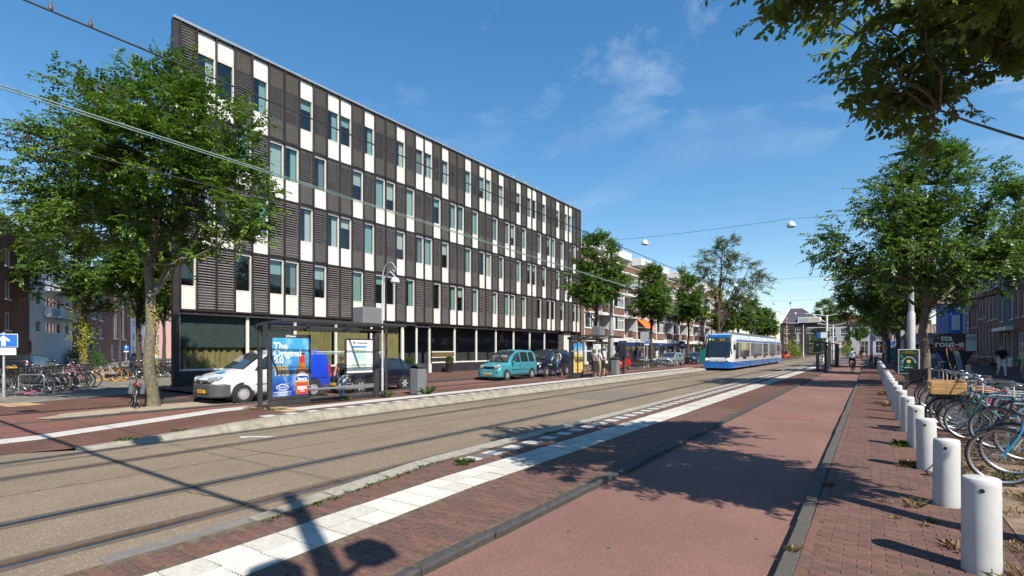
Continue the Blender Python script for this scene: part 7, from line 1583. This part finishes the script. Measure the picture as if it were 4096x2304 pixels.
# crates on the racks
def crate(name, label, loc, rz, w, d, h, m, tiltx=0, rows=2, cat='crate'):
    t = thing(name, label, cat, (0,0,0), 0); n = rows; hs = h/n
    for k in range(n):
        for s_ in (-1,1):
            o = MB().cbox(-w/2,w/2,s_*d/2-.008,s_*d/2+.008,k*hs+.006,(k+1)*hs-.012,.003).build('slat', m); o.parent = t
            o = MB().cbox(s_*w/2-.008,s_*w/2+.008,-d/2+.009,d/2-.009,k*hs+.006,(k+1)*hs-.012,.003).build('slat', m); o.parent = t
    for a in (-1,1):
        for b in (-1,1): o = MB().cbox(a*(w/2-.025)-.016,a*(w/2-.025)+.016,b*(d/2-.022)-.013,b*(d/2-.022)+.013,0,h+.035,.003).build('corner_post', m); o.parent = t
    for i in range(5): o = MB().cbox(-w/2+.01+i*(w-.02)/5,-w/2+.002+(i+1)*(w-.02)/5-.012,-d/2+.01,d/2-.01,-.006,.006,.002).build('floor_slat', m); o.parent = t
    t.location = loc; t.rotation_euler = (R(tiltx),0,rz); return t
crate('wooden_crate', 'pale wooden slatted crate on the front rack of a parked bicycle', (1.28,13.93,.93), R(4), .56, .4, .26, m_wood, 5)
crate('plastic_crate', 'black plastic crate on the front rack of a parked bicycle', (1.2,20.3,.93), R(-5), .45, .36, .3, mat('black_plastic', (.012,.012,.014), .4, var=.1), 3, rows=4)
# steel bike hoops
def hoop(x0, y0, x1, y1, z, label, group, h=.78, low=True):
    t = thing('bike_hoop', label, 'bike rack', ((x0+x1)/2,(y0+y1)/2,z), group=group); a, b = Vector((x0,y0,z)), Vector((x1,y1,z)); d = (b-a).normalized(); r = .12
    arc = lambda c, s0: [c+d*(-r*math.cos(q)*s0)+Vector((0,0,r*math.sin(q))) for q in [PI/2*i/5 for i in range(6)]]
    pts = [a]+arc(a+d*r+Vector((0,0,h-r)),1)+arc(b-d*r+Vector((0,0,h-r)),-1)[::-1]+[b]
    MB().tube(pts, .027, 10).build('hoop_tube', m_alux, t, smooth=50)
    if low: MB().tube([a+Vector((0,0,h*.45)), b+Vector((0,0,h*.45))], .022, 8).build('cross_rail', m_alux, t, smooth=50)
for y in (10.5,11.5,12.35,13.4,14.3,15.1,15.9,16.7,17.5): hoop(1.95,y,2.95,y,zs(2)-.01,'shiny stainless steel hoop between the bikes parked behind the bollards','steel hoops behind the bollards')
hoop(-29.1,5.66,-28.26,6.28,0,'stainless steel hoop at the near end of the side street bike row','side street hoops')
for k in range(1,5): hoop(-29.1-.5*k,5.66+.55*k,-28.26-.5*k,6.28+.55*k,0,'stainless steel hoop hidden among the side street bike row','side street hoops') if k % 2 == 0 else None
# side street rows
LD = math.atan2(.574,.819)                                           # bikes stand across the view there
random.seed(4)
for k in range(9):
    x, y = -28.95-.27*k, 6.15+.27*k; c = random.choice(['black','black','grey','black','navy','black','red'])
    bicycle('bicycle', f'{c} bicycle in the packed row behind the steel hoop in the side street', (x-.0,y-.0,.0), 0, random.choice(['step','diamond']), C_.get(c, m_bblack), 'bikes in the side street row', rot=(R(random.uniform(-6,6)),0,LD+PI*(k%2)+R(random.uniform(-6,6))), rack=k%2==0)
for k in range(6):
    x, y = -30.2-.45*k, 5.2+.38*k; bicycle('bicycle', 'dark bicycle in the second row by the one-way sign', (x,y,0), 0, 'step', m_bblack, 'bikes in the second side street row', rot=(R(random.uniform(-5,5)),0,LD+PI*(k%2)+R(random.uniform(-5,5))))
for k, (x, y) in enumerate([(-36.0,10.75),(-36.5,11.3)]): bicycle('bicycle', 'grey share bicycle with orange wheels in the side street', (x,y,0), 0, 'step', C_['silver'], 'orange-wheeled share bikes', orange=True, rot=(R(4),0,LD+R(-6*k)))
for k in range(9):
    x, y = -36.9-.3*k+.35*(k%3), 11.7+.42*k; bicycle('bicycle', 'black bicycle parked behind the orange-wheeled ones', (x,y,0), 0, 'diamond' if k%2 else 'step', m_bblack, 'bikes behind the orange-wheeled ones', rot=(R(random.uniform(-5,5)),0,LD+PI*(k%2)+R(random.uniform(-12,12))))
for k in range(4): bicycle('bicycle', 'dark bicycle near the foot of the mossy tree', (-46.5-.8*k,12.0+.4*k,0), 0, 'step', C_['pink'] if k == 0 else m_bblack, 'bikes near the mossy tree', rot=(0,0,LD+R(20*k)))
bicycle('fallen_bicycle', 'pink bicycle lying fallen at the foot of the one-way sign', (-27.2,5.25,.06), 0, 'step', C_['pink'], rot=(R(84),0,LD+R(170)))
def panniers(t, P):
    mb = MB()
    for s_ in (-1,1): mb.cbox(.28,.66,s_*.1-.01 if s_ > 0 else -.2,s_*.1+.11 if s_ > 0 else -.09,.42,.78,.03)
    P('pannier', mb.mesh('pannier', mat('pannier_grey', (.1,.1,.12), .8, var=.2, scale=6))); P('tail_lamp', MB().ell((.74,0,.74),(.03,.04,.04)).mesh('tail_lamp', m_tail))
bicycle('pannier_bicycle', 'rusty bicycle with grey panniers leaning against the lichen-speckled elm', (-19.2,6.42,.02), 0, 'step', mat('bike_rust', (.12,.05,.025), .7, var=.3), rot=(R(-5),0,R(-16)), extras=panniers)
# bikes by the shops
random.seed(9)
for k in range(10):
    y = 45.2+.62*k+(2.0 if k > 5 else 0); c = ['navy','black','black','grey','black','black','blue','navy','silver','black'][k]
    bicycle('bicycle', f'{c} bicycle parked between the red microcar and the silver estate', (-17.9+random.uniform(-.2,.2),y,0), 0, 'step' if k%2 else 'diamond', C_.get(c, m_bblack), 'bikes by the shop street', rot=(R(random.uniform(-5,5)),0,PI+R(random.uniform(-20,20))))
bicycle('bicycle', 'white bicycle parked by the teal poster case near the tram', (-15.6,49.2,0), 0, 'diamond', C_['white'], rot=(0,0,R(160)))
bicycle('bicycle', 'bicycle with teal basket parked in the shade by the stoop railing', (8.0,56.5,.3), 0, 'step', m_bblack, rot=(0,0,R(10)))
bicycle('bicycle', 'bicycle standing behind the elm by the festival poster', (2.9,30.6,.15), 0, 'step', m_bblack, rot=(0,0,R(5)))
# scooter parked by the walkway
def scooter(label, loc, rz):
    t = thing('scooter', label, 'scooter')
    def P(nm, mb, m, **kw): o = mb.build(nm, m, **kw); o.parent = t
    for y in (-.62,.6):
        w_ = MB().lathe([(.12,-.05),(.2,-.055),(.23,-.03),(.23,.03),(.2,.055),(.12,.05)], 20, (0,y,.23), axis='x').build('wheel', m_tyre, smooth=40); w_.parent = t
    P('body', MB().ext([(.05,.3),(.1,.62),(.3,.78),(.85,.74),(.88,.6),(.6,.42),(.3,.3)],-.15,.15,'x'), m_bblack); P('front_shield', MB().ext([(-.5,.3),(-.32,.32),(-.36,.95),(-.48,.95),(-.58,.6)],-.17,.17,'x'), m_bblack); P('floor', MB().cbox(-.16,.16,-.35,.1,.27,.33,.01), m_bblack); P('seat', MB().cbox(-.14,.14,.1,.82,.76,.86,.03), m_saddle); P('headlight', MB().ell((0,-.53,.85),(.11,.07,.1)), m_lamp)
    hb2 = MB().tube([(-.32,-.3,1.0),(-.2,-.4,1.05),(.2,-.4,1.05),(.32,-.3,1.0)], .02, 8); P('handlebar', hb2, m_trim)
    for s_ in (-1,1): P('mirror', MB().ell((s_*.3,-.42,1.25),(.06,.015,.05)), m_trim)
    P('front_mudguard', MB().lathe([(.25,-.06),(.26,0),(.25,.06)],20,(0,-.62,.23),axis='x',cap=False), m_bblack)
    t.location = loc; t.rotation_euler = (0,0,rz)
scooter('black scooter with a round headlight parked at the end of the bollard row', (.38,65.6,ZW), .1); scooter('black scooter parked behind the silver estate car', (-17.9,61.2,0), -.3); scooter('black motor scooter parked by the mast behind the waiting people', (-17.6,38.4,0), 1.2)
planter(-25.7,24.5,'dark pot with a clipped ball bush left of the glass entrance'); planter(-25.7,28.5,'dark pot with a clipped ball bush right of the glass entrance, by the brass plate')
# ---------------------------------------------------------------- grass and weeds
m_grass = leaf_mat('grass_green', (.06,.14,.02), (.1,.2,.03), (.2,.28,.05)); m_dry = leaf_mat('grass_dry', (.3,.22,.1), (.42,.33,.16), (.55,.46,.26), (.4,.3,.1))
def tufts(name, spots, m):
    P_, D_, L_ = [], [], []
    for x, y, z, n, h_, sp_ in spots:
        a = rng.uniform(0,2*PI,n); r = sp_*np.sqrt(rng.random(n)); P_.append(np.stack([x+r*np.cos(a), y+r*np.sin(a), np.full(n,z)],1)); D_.append(np.stack([np.cos(a)*.5+rng.normal(size=n)*.35, np.sin(a)*.5+rng.normal(size=n)*.35, np.full(n,1.)],1)); L_.append((h_ if h_ > .4 else h_*.68)*rng.uniform(.4,1.1,n))
    P_, D_, L_ = np.concatenate(P_), np.concatenate(D_), np.concatenate(L_); vf = leafmesh(P_, D_, rng.normal(size=P_.shape), L_, .014, fold=.1); V = vf[0].reshape(-1,4,3); V[:,2] += np.stack([rng.normal(size=len(P_))*.02, rng.normal(size=len(P_))*.02, -L_*.25],1); V[:,1] += (V[:,1]-V[:,3])*.2
    o = link(name, lm_obj((V.reshape(-1,3), vf[1], 4), name, m)); tag(o, {'green_grass':'green grass tufts and weeds in the kerb joints and at bollard feet','dry_grass':'dry straw-coloured grass round the parked bikes and bollards'}[name], 'grass', kind='stuff')
G_ = [(.52,11.75,ZW,420,.2,.16),(.45,11.6,ZW,220,.14,.14)]
for i in range(36):
    y = 2.9+i*.1+random.uniform(-.04,.04); G_.append((kx(y)+.13+random.uniform(-.03,.05), y, ZR, random.randint(4,26), .07, .05))
G_ += [(-5.25,6.2,ZR,240,.12,.14),(-5.15,6.0,ZR,120,.1,.1),(-5.55,9.3,ZR,120,.06,.15),(-11.85,8.8,.1,60,.2,.06),(-13.3,7.75,ZL,200,.1,.25),(-13.6,11.9,ZL,50,.42,.08),(-13.75,10.4,ZL,60,.3,.12),(-13.3,13.5,ZL,90,.6,.1),(-13.9,9.0,ZL,200,.08,.3),(-12.0,3.9,.06,160,.1,.2),(-12.1,4.9,.1,100,.08,.2)]
for i in range(170): G_.append((random.uniform(-4.0,-3.1), random.uniform(2.2,11), ZR-.006, random.randint(3,9), .022, .035))
for i in range(60): G_.append((random.choice([-.42,-.3,-.2,0,.2,.4]), random.uniform(3.2,14), ZW-.006, random.randint(3,9), .025, .035))
for i in range(40): G_.append((random.uniform(1.4,3.2), random.uniform(6.5,13.5), zs(2)-.01, random.randint(30,70), .16, .12))
for i in range(18): G_.append((-5.03+random.uniform(-.02,.03), random.uniform(.8,2.9), ZR-.06, random.randint(8,40), .1, .05))
tufts('green_grass', G_, m_grass)
D__ = [(.52,9.75,ZW,520,.18,.12),(.4,9.6,ZW,120,.12,.1),(.4,7.25,ZW,40,.24,.08),(.15,7.2,ZW,24,.09,.06),(.5,6.7,ZW,34,.11,.05),(.42,6.5,ZW,24,.09,.05),(.2,6.6,ZW,20,.08,.05),(-.56,5.05,ZW,70,.11,.05),(-.47,7.7,ZW,60,.12,.06),(.62,5.9,ZW,60,.2,.1),(.95,5.3,ZW,90,.25,.2),(-5.0,1.2,ZR-.06,60,.16,.08),(-4.98,2.0,ZR-.06,60,.14,.1),(.45,19.5,ZW,160,.35,.15),(.42,24,ZW,160,.35,.15),(-13.9,7.45,ZL,160,.2,.25)]
for i in range(150): D__.append((random.uniform(1.1,3.2), random.uniform(5.2,13.5), zs(2)-.01, random.randint(30,90), random.uniform(.1,.3), .15))
tufts('dry_grass', D__, m_dry)
lt_ = MB(); random.seed(2)
# ---------------------------------------------------------------- people
SKIN = {k: mat('skin_'+k, c, .55, var=.06, scale=9) for k, c in dict(fair=(.55,.33,.24), tan=(.42,.23,.15), dark=(.09,.045,.03)).items()}
def cloth(n, c, var=.1, scale=8): return mat('cloth_'+n, c, .85, var=var, scale=scale)
CL = dict(black=(.012,.012,.014), white=(.74,.74,.73), grey=(.16,.17,.19), lightgrey=(.42,.42,.42), blue=(.06,.13,.33), jeans=(.07,.15,.33), pale=(.55,.62,.68), navy=(.02,.025,.06), khaki=(.3,.26,.18), red=(.5,.03,.04), beige=(.5,.4,.3), green=(.03,.16,.1), skyblue=(.2,.36,.62), darkgrey=(.05,.05,.055))
def stand(**k):
    J = dict(pelvis=(0,0,.95), spine=(0,.0,1.14), chest=(0,.0,1.33), neck=(0,.01,1.47), head0=(0,-.005,1.56), head1=(0,-.015,1.66))
    for s_, n in ((1,'L'),(-1,'R')):
        J.update({'hip'+n:(s_*.09,0,.9), 'knee'+n:(s_*.1,-.01,.5), 'ank'+n:(s_*.1,.03,.085), 'toe'+n:(s_*.12,-.13,.035), 'sho'+n:(s_*.18,.01,1.41), 'elb'+n:(s_*.235,.03,1.13), 'wri'+n:(s_*.25,-.03,.89)})
    J.update(k); return J
def walk(p=.22, **k):
    d = stand(kneeL=(.1,-.16,.52), ankL=(.1,-.24,.09), toeL=(.12,-.4,.05), kneeR=(-.1,-.02,.5), ankR=(-.1,.26,.14), toeR=(-.11,.13,.05), elbL=(.24,.12,1.15), wriL=(.25,.12,.9), elbR=(-.24,-.04,1.14), wriR=(-.25,-.14,.92)); d.update(k); return d
def sit(**k):
    d = stand(pelvis=(0,.0,.54), spine=(0,.02,.72), chest=(0,.03,.92), neck=(0,.02,1.07), head0=(0,.0,1.15), head1=(0,-.02,1.25), **{})
    for s_, n in ((1,'L'),(-1,'R')): d.update({'hip'+n:(s_*.09,-.02,.52), 'knee'+n:(s_*.13,-.42,.5), 'ank'+n:(s_*.13,-.45,.085), 'toe'+n:(s_*.15,-.6,.035), 'sho'+n:(s_*.18,.03,1.0), 'elb'+n:(s_*.24,-.02,.75), 'wri'+n:(s_*.16,-.24,.7)})
    d.update(k); return d
def ride(**k):
    d = stand(pelvis=(0,.22,1.08), spine=(0,.2,1.27), chest=(0,.13,1.45), neck=(0,.07,1.58), head0=(0,.04,1.66), head1=(0,.02,1.76))
    for s_, n, ky, kz, ay, az in ((1,'L',-.2,.84,-.1,.5),(-1,'R',-.06,.64,.1,.23)): d.update({'hip'+n:(s_*.09,.2,1.04), 'knee'+n:(s_*.13,ky,kz), 'ank'+n:(s_*.12,ay+.1,az), 'toe'+n:(s_*.13,ay-.06,az-.06), 'sho'+n:(s_*.18,.12,1.53), 'elb'+n:(s_*.28,.06,1.27), 'wri'+n:(s_*.28,-.13,1.13)})
    d.update(k); return d
BONES = [('pelvis','spine','shirt'),('spine','chest','shirt'),('chest','neck','shirt'),('neck','head0','skin'),('head0','head1','skin')]
for n in 'LR': BONES += [('pelvis','hip'+n,'legs'),('hip'+n,'knee'+n,'legs'),('knee'+n,'ank'+n,'shin'),('ank'+n,'toe'+n,'shoe'),('chest','sho'+n,'shirt'),('sho'+n,'elb'+n,'sleeve'),('elb'+n,'wri'+n,'fore')]
RAD = dict(pelvis=(.15,.115), spine=(.135,.105), chest=(.155,.115), neck=(.052,.052), head0=(.078,.088), head1=(.076,.09), hip=(.088,.088), knee=(.056,.058), ank=(.036,.04), toe=(.036,.026), sho=(.062,.062), elb=(.041,.041), wri=(.026,.03))
PEOPLE = []
def person(label, loc, rz, J, cols, h=1.75, hair=(.05,.035,.02), hairkind='short', skin='fair', girth=1., extras=None, group=None):
    """cols: shirt, sleeve, fore, legs, shin, shoe -> material (None = skin)"""
    t = thing('person', label, 'person', loc, rz, group); s_ = h/1.75; t.scale = (s_,s_,s_)
    V, E, Rr, Zn = [], [], [], []; ix = {}
    for k, p in J.items():
        ix[k] = len(V); V.append(Vector(p)); kk = k.rstrip('LR') if k not in ('neck',) else k; r = RAD.get(k) or RAD.get(kk); g = girth if kk in ('pelvis','spine','chest','hip') else 1; Rr.append((r[0]*g, r[1]*g))
    segs = []
    for a, b, z in BONES: E.append((ix[a],ix[b])); segs.append((V[ix[a]],V[ix[b]],z))
    for n, sg in (('L',1),('R',-1)):                                 # hands: palm, four unequal fingers, thumb from the side
        w = V[ix['wri'+n]]; d = (w-V[ix['elb'+n]]).normalized(); sd = d.cross(Vector((0,0,1)) if abs(d.z) < .9 else Vector((0,-1,0))).normalized(); up = sd.cross(d)
        ip = len(V); V.append(w+d*.06); Rr.append((.03,.018)); E.append((ix['wri'+n],ip)); segs.append((w,V[ip],'skin'))
        for q, (o, l) in enumerate(((-.028,.06),(-.01,.072),(.009,.068),(.027,.052))):
            a = len(V); V.append(w+d*.1+sd*o); Rr.append((.009,.009)); E.append((ip,a)); V.append(w+d*(.1+l)+sd*o*1.1-up*.018); Rr.append((.007,.007)); E.append((a,a+1)); segs.append((V[a],V[a+1],'skin'))
        a = len(V); V.append(w+d*.05-sd*.04); Rr.append((.01,.01)); E.append((ip,a)); V.append(w+d*.09-sd*.055); Rr.append((.008,.008)); E.append((a,a+1)); segs.append((V[a],V[a+1],'skin'))
    me = bpy.data.meshes.new('skeleton'); me.from_pydata([tuple(v) for v in V], E, []); o = bpy.data.objects.new('skeleton', me); COL.objects.link(o)
    m = o.modifiers.new('Skin','SKIN'); m.use_smooth_shade = True; m.branch_smoothing = .3; sv = me.skin_vertices[0].data
    for i, r in enumerate(Rr): sv[i].radius = r
    sv[ix['pelvis']].use_root = True; sb = o.modifiers.new('Sub','SUBSURF'); sb.levels = 1; sb.render_levels = 1
    PEOPLE.append((t, o, segs, cols, SKIN[skin]))
    h0, h1 = V[ix['head0']], V[ix['head1']]; c = h0.lerp(h1,.6); f = Vector((0,-1,0))
    def P(nm, mb, m, **kw): q = mb.build(nm, m, **kw); q.parent = t; return q
    hm = mat('hair_%d' % (hash(hair) % 9999), hair, .7, var=.25, scale=30)
    for sg in (1,-1): P('eye', MB().ell((c.x+sg*.032, c.y-.083, c.z+.005),(.011,.008,.008),8,5), m_ink)
    P('nose', MB().ell((c.x, c.y-.098, c.z-.022),(.013,.02,.022),8,6), SKIN[skin])
    P('mouth', MB().ell((c.x, c.y-.083, c.z-.062),(.024,.008,.006),8,4), mat('lips', (.3,.1,.08), .5, var=0))
    for sg in (1,-1): P('ear', MB().ell((c.x+sg*.083, c.y+.0, c.z-.005),(.012,.022,.032),8,6), SKIN[skin])
    if hairkind != 'bald':
        hb3 = MB().ell((c.x, c.y+.022, c.z+.032),(.092,.098,.1),14,9)
        if hairkind == 'long': hb3.ell((c.x, c.y+.06, c.z-.1),(.085,.05,.17),12,8)
        if hairkind == 'bob': hb3.ell((c.x, c.y+.035, c.z-.02),(.105,.085,.11),12,8)
        for i, v in enumerate(hb3.v):
            x, y, z = v; q = math.sin(x*90)*math.sin(z*80)*.004; hb3.v[i] = (x+q, max(y, c.y-.045 if z < c.z+.055 else -9), z+q)
        P('hair', hb3, hm, smooth=60)
    if extras: extras(t, P, V, ix, c)
    return t
def cols(shirt, legs, shoe='darkgrey', sleeve='=', fore=None, shin='='):
    g = lambda k: cloth(k, CL[k]) if isinstance(k, str) and k in CL else (k if not isinstance(k, str) else None)
    return dict(shirt=g(shirt), sleeve=g(shirt) if sleeve == '=' else (g(sleeve) if sleeve else None), fore=g(fore) if fore else None, legs=g(legs), shin=g(legs) if shin == '=' else (g(shin) if shin else None), shoe=g(shoe))
def plaid():
    m = bpy.data.materials.new('plaid'); m.use_nodes = True; nt = m.node_tree; b = nt.nodes['Principled BSDF']; N = nt.nodes.new; L = nt.links.new
    tc = N('ShaderNodeTexCoord'); ck = N('ShaderNodeTexChecker'); ck.inputs['Scale'].default_value = 16; ck.inputs[1].default_value = (.6,.57,.5,1); ck.inputs[2].default_value = (.035,.03,.04,1); L(tc.outputs['Object'], ck.inputs['Vector']); L(ck.outputs[0], b.inputs['Base Color']); b.inputs['Roughness'].default_value = .9; return m
def skirt(m, l=.5):
    def f(t, P, V, ix, c): p = V[ix['pelvis']]; P('skirt', MB().lathe([(.15,p.z+.08),(.19,p.z-.1),(.23,p.z-l),(.22,p.z-l)], 18, (p.x,p.y,0), cap=False), m, smooth=60)
    return f
def cap_(m):
    def f(t, P, V, ix, c): mb = MB().ell((c.x,c.y+.01,c.z+.055),(.098,.105,.075),14,8); mb.cbox(c.x-.07,c.x+.07,c.y-.19,c.y-.06,c.z+.04,c.z+.055,.005); P('cap', mb, m, smooth=50)
    return f
def sunhat(m):
    def f(t, P, V, ix, c): P('sun_hat', MB().lathe([(.17,.02),(.165,.035),(.1,.05),(.095,.13),(.05,.15),(.001,.15)], 18, (c.x,c.y+.01,c.z), cap=False), m, smooth=50)
    return f
def bag(m, dx=-.2, z=.95, y=.12):
    def f(t, P, V, ix, c): mb = MB().cbox(dx-.08,dx+.08,y-.16,y+.16,z-.14,z+.14,.04); mb.tube([(dx,y,z+.12),(0,.03,1.45),(-dx*.9,-.02,1.3)], .012, 6); P('shoulder_bag', mb, m, smooth=50)
    return f
def both(*fs):
    def f(*a):
        for q in fs: q(*a)
    return f
BKB = cloth('black', CL['black'])
gy = (.3,.26,.22)
# waiting at the stop, looking along the street
person('woman in white top and black skirt, grey-brown hair, waiting at the stop', (-12.85,26.5,ZL), PI-.5, stand(wriR=(-.2,-.12,.92)), cols('lightgrey','black','lightgrey',sleeve=None,shin=None), 1.66, (.12,.08,.05), 'bob', 'tan', 1.12, both(skirt(BKB,.55), bag(BKB,.24,.95,.1)))
person('person with blue cap, pale top and shorts holding a black bag at the stop', (-13.0,27.4,ZL), PI-.7, stand(elbR=(-.22,-.06,1.14), wriR=(-.1,-.24,1.08), elbL=(.22,-.06,1.14), wriL=(.1,-.24,1.08)), cols('pale','khaki','black',shin=None), 1.66, (.25,.16,.08), 'short', 'tan', 1.1, both(cap_(mat('cap_blue', (.02,.08,.45), .8, var=.05)), bag(BKB,.22,.82,-.1)))
person('man in white shirt, sun hat and dark shorts pointing with his arm', (-13.15,28.35,ZL), PI-.9, stand(elbL=(.44,-.12,1.42), wriL=(.64,-.22,1.5)), cols('white','darkgrey','black',shin=None), 1.82, gy, 'short', 'tan', 1.08, sunhat(cloth('khaki', CL['khaki'])))
# cyclists: the bike is a thing of its own under each rider
def cyclist(blabel, plabel, x, y, face, col, J, cl, z=0, bx=None, **kw):
    b = bicycle('bicycle', blabel, (x,y,z), face+PI/2, 'step', C_.get(col, m_bblack), extras=bx); return person(plabel, (x,y,z), face, J, cl, **kw)
def front_crate(t, P): front_rack(t, P); P('front_crate', MB().cbox(-.86,-.42,-.22,.22,.775,1.03,.02).mesh('front_crate', m_bblack)); P('sticker', MB().box(-.865,-.861,-.12,-.02,.86,.96).box(-.865,-.861,.04,.14,.88,.94).mesh('sticker', mat('sticker_pale', (.3,.55,.7), .5, var=0)))
def locs(t, P, V, ix, c):
    mb = MB()
    for k in range(14): a = PI*(.02+.96*k/13); mb.tube([(c.x+.08*math.cos(a), c.y+.05*math.sin(a), c.z+.08),(c.x+.105*math.cos(a), c.y+.07*math.sin(a)+.01, c.z-.06),(c.x+.12*math.cos(a), c.y+.09*math.sin(a), c.z-.24)], .016, 5)
    P('dreadlocks', mb, m_ink)
cyclist('blue bicycle with a black crate in front, ridden past the turquoise van', 'man in plaid shirt and jeans with dreadlocks riding a bicycle', -15.9, 27.45, .08, 'navy', ride(), cols(plaid(),'jeans','lightgrey',fore=None), h=1.78, hair=(.01,.01,.01), hairkind='short', skin='dark', extras=locs, bx=front_crate)
PEOPLE[-1][3]['fore'] = PEOPLE[-1][3]['shirt']
cyclist('dark bicycle with panniers ridden away along the red bike path', 'broad man in pale shirt cycling away along the bike path, seen from behind', -1.25, 49.4, PI, 'black', ride(kneeL=(.2,-.16,.86), kneeR=(-.2,-.04,.68), elbL=(.36,.1,1.25), elbR=(-.36,.1,1.25)), cols('pale','navy','black',fore='pale'), bx=panniers, h=1.82, hair=(.2,.17,.14), hairkind='short', girth=1.35)
cyclist('dark bicycle ridden far ahead on the bike path', 'blond rider in a black top with a red coat over the rack, cycling away', -1.3, 97, PI, 'black', ride(), cols('black','red','black',fore='black'), hair=(.5,.36,.15), hairkind='bob')
cyclist('bicycle at the far end of the bike path', 'rider in dark clothes at the far crossing', -.8, 134, PI, 'black', ride(), cols('darkgrey','navy','black',fore='darkgrey'))
person('man in white shirt and cap sitting in the far shelter', (-3.4,51.6,ZR-.02), -PI/2+.1, sit(), cols('white','khaki','darkgrey'), 1.74, gy, 'short', 'tan', 1.05, cap_(cloth('lightgrey', CL['lightgrey'])))
person('bald man in black T-shirt and white trousers walking on the shady pavement', (6.0,39.4,zs(6.)), .12, walk(), cols('black','white','black'), 1.88, gy, 'bald', 'fair', 1.18)
person('person in beige top with a green bag at the edge of the pavement', (6.55,37.2,zs(6.5)), -.5, walk(), cols('beige','beige','beige',fore='beige'), 1.72, (.2,.1,.05), 'bob', 'fair', 1.1, bag(cloth('green', CL['green']),-.22,.95,0))
person('long-haired walker in grey shirt and pale trousers by the mossy tree', (-57.2,14.4,0), PI*.62, walk(), cols('grey','lightgrey','darkgrey'), 1.76, (.1,.045,.025), 'long', 'fair')
def shades(t, P, V, ix, c): P('sunglasses', MB().box(c.x-.075,c.x+.075,c.y-.1,c.y-.085,c.z-.012,c.z+.022), m_ink)
person('woman in black top and sunglasses walking behind the shelter glass', (-15.3,11.35,0), .7, walk(), cols('black',cloth('print', (.35,.4,.5), .8, 30),'black',sleeve=None), 1.62, (.08,.045,.03), 'short', 'tan', 1.0, shades)
for (x,y,c,l,lb) in ((-24.3,64.4,'red','grey','shopper in a red jacket before the navy shop fascia'),(-24.3,65.6,'skyblue','khaki','shopper in a sky blue shirt before the navy shop fascia'),(-24.0,74.0,'darkgrey','navy','passer-by in a dark suit by the shop windows'),(-24.0,76.4,'grey','navy','passer-by in grey by the hifi shop sign'),(6.5,118,'skyblue','navy','distant pedestrian in blue beyond the trees'),(-1.9,128,'white','khaki','distant pedestrian in a white top at the crossing'),(-16.5,150,'darkgrey','navy','distant pedestrian near the conifer')):
    person(lb, (x,y,.11 if x < -20 else (.2 if x > 5 else .0)), random.uniform(-1,4), walk(), cols(c,l), 1.74)
# grow the bodies and dress them
bpy.context.view_layer.update(); _dg = bpy.context.evaluated_depsgraph_get()
for t, o, segs, cl, sk in PEOPLE:
    me = bpy.data.meshes.new_from_object(o.evaluated_get(_dg)); me.name = 'body'; me.materials.clear(); zones = ['skin','shirt','sleeve','fore','legs','shin','shoe']
    for z in zones: me.materials.append(cl.get(z) or sk)
    n = len(me.polygons); ce = np.empty(n*3); me.polygons.foreach_get('center', ce); ce = ce.reshape(-1,3); best = np.full(n,9e9); idx = np.zeros(n,int)
    for a, b, z in segs:
        a, b = np.array(a), np.array(b); d = b-a; tt = np.clip(((ce-a)@d)/max(d@d,1e-9),0,1); q = np.linalg.norm(ce-(a+tt[:,None]*d),axis=1)
        k = q < best; best[k] = q[k]; idx[k] = zones.index(z)
    me.polygons.foreach_set('material_index', idx.astype(np.int32)); me.polygons.foreach_set('use_smooth', [True]*n); me.update()
    b = bpy.data.objects.new('body', me); COL.objects.link(b); b.parent = t; sm = o.data; bpy.data.objects.remove(o); bpy.data.meshes.remove(sm)
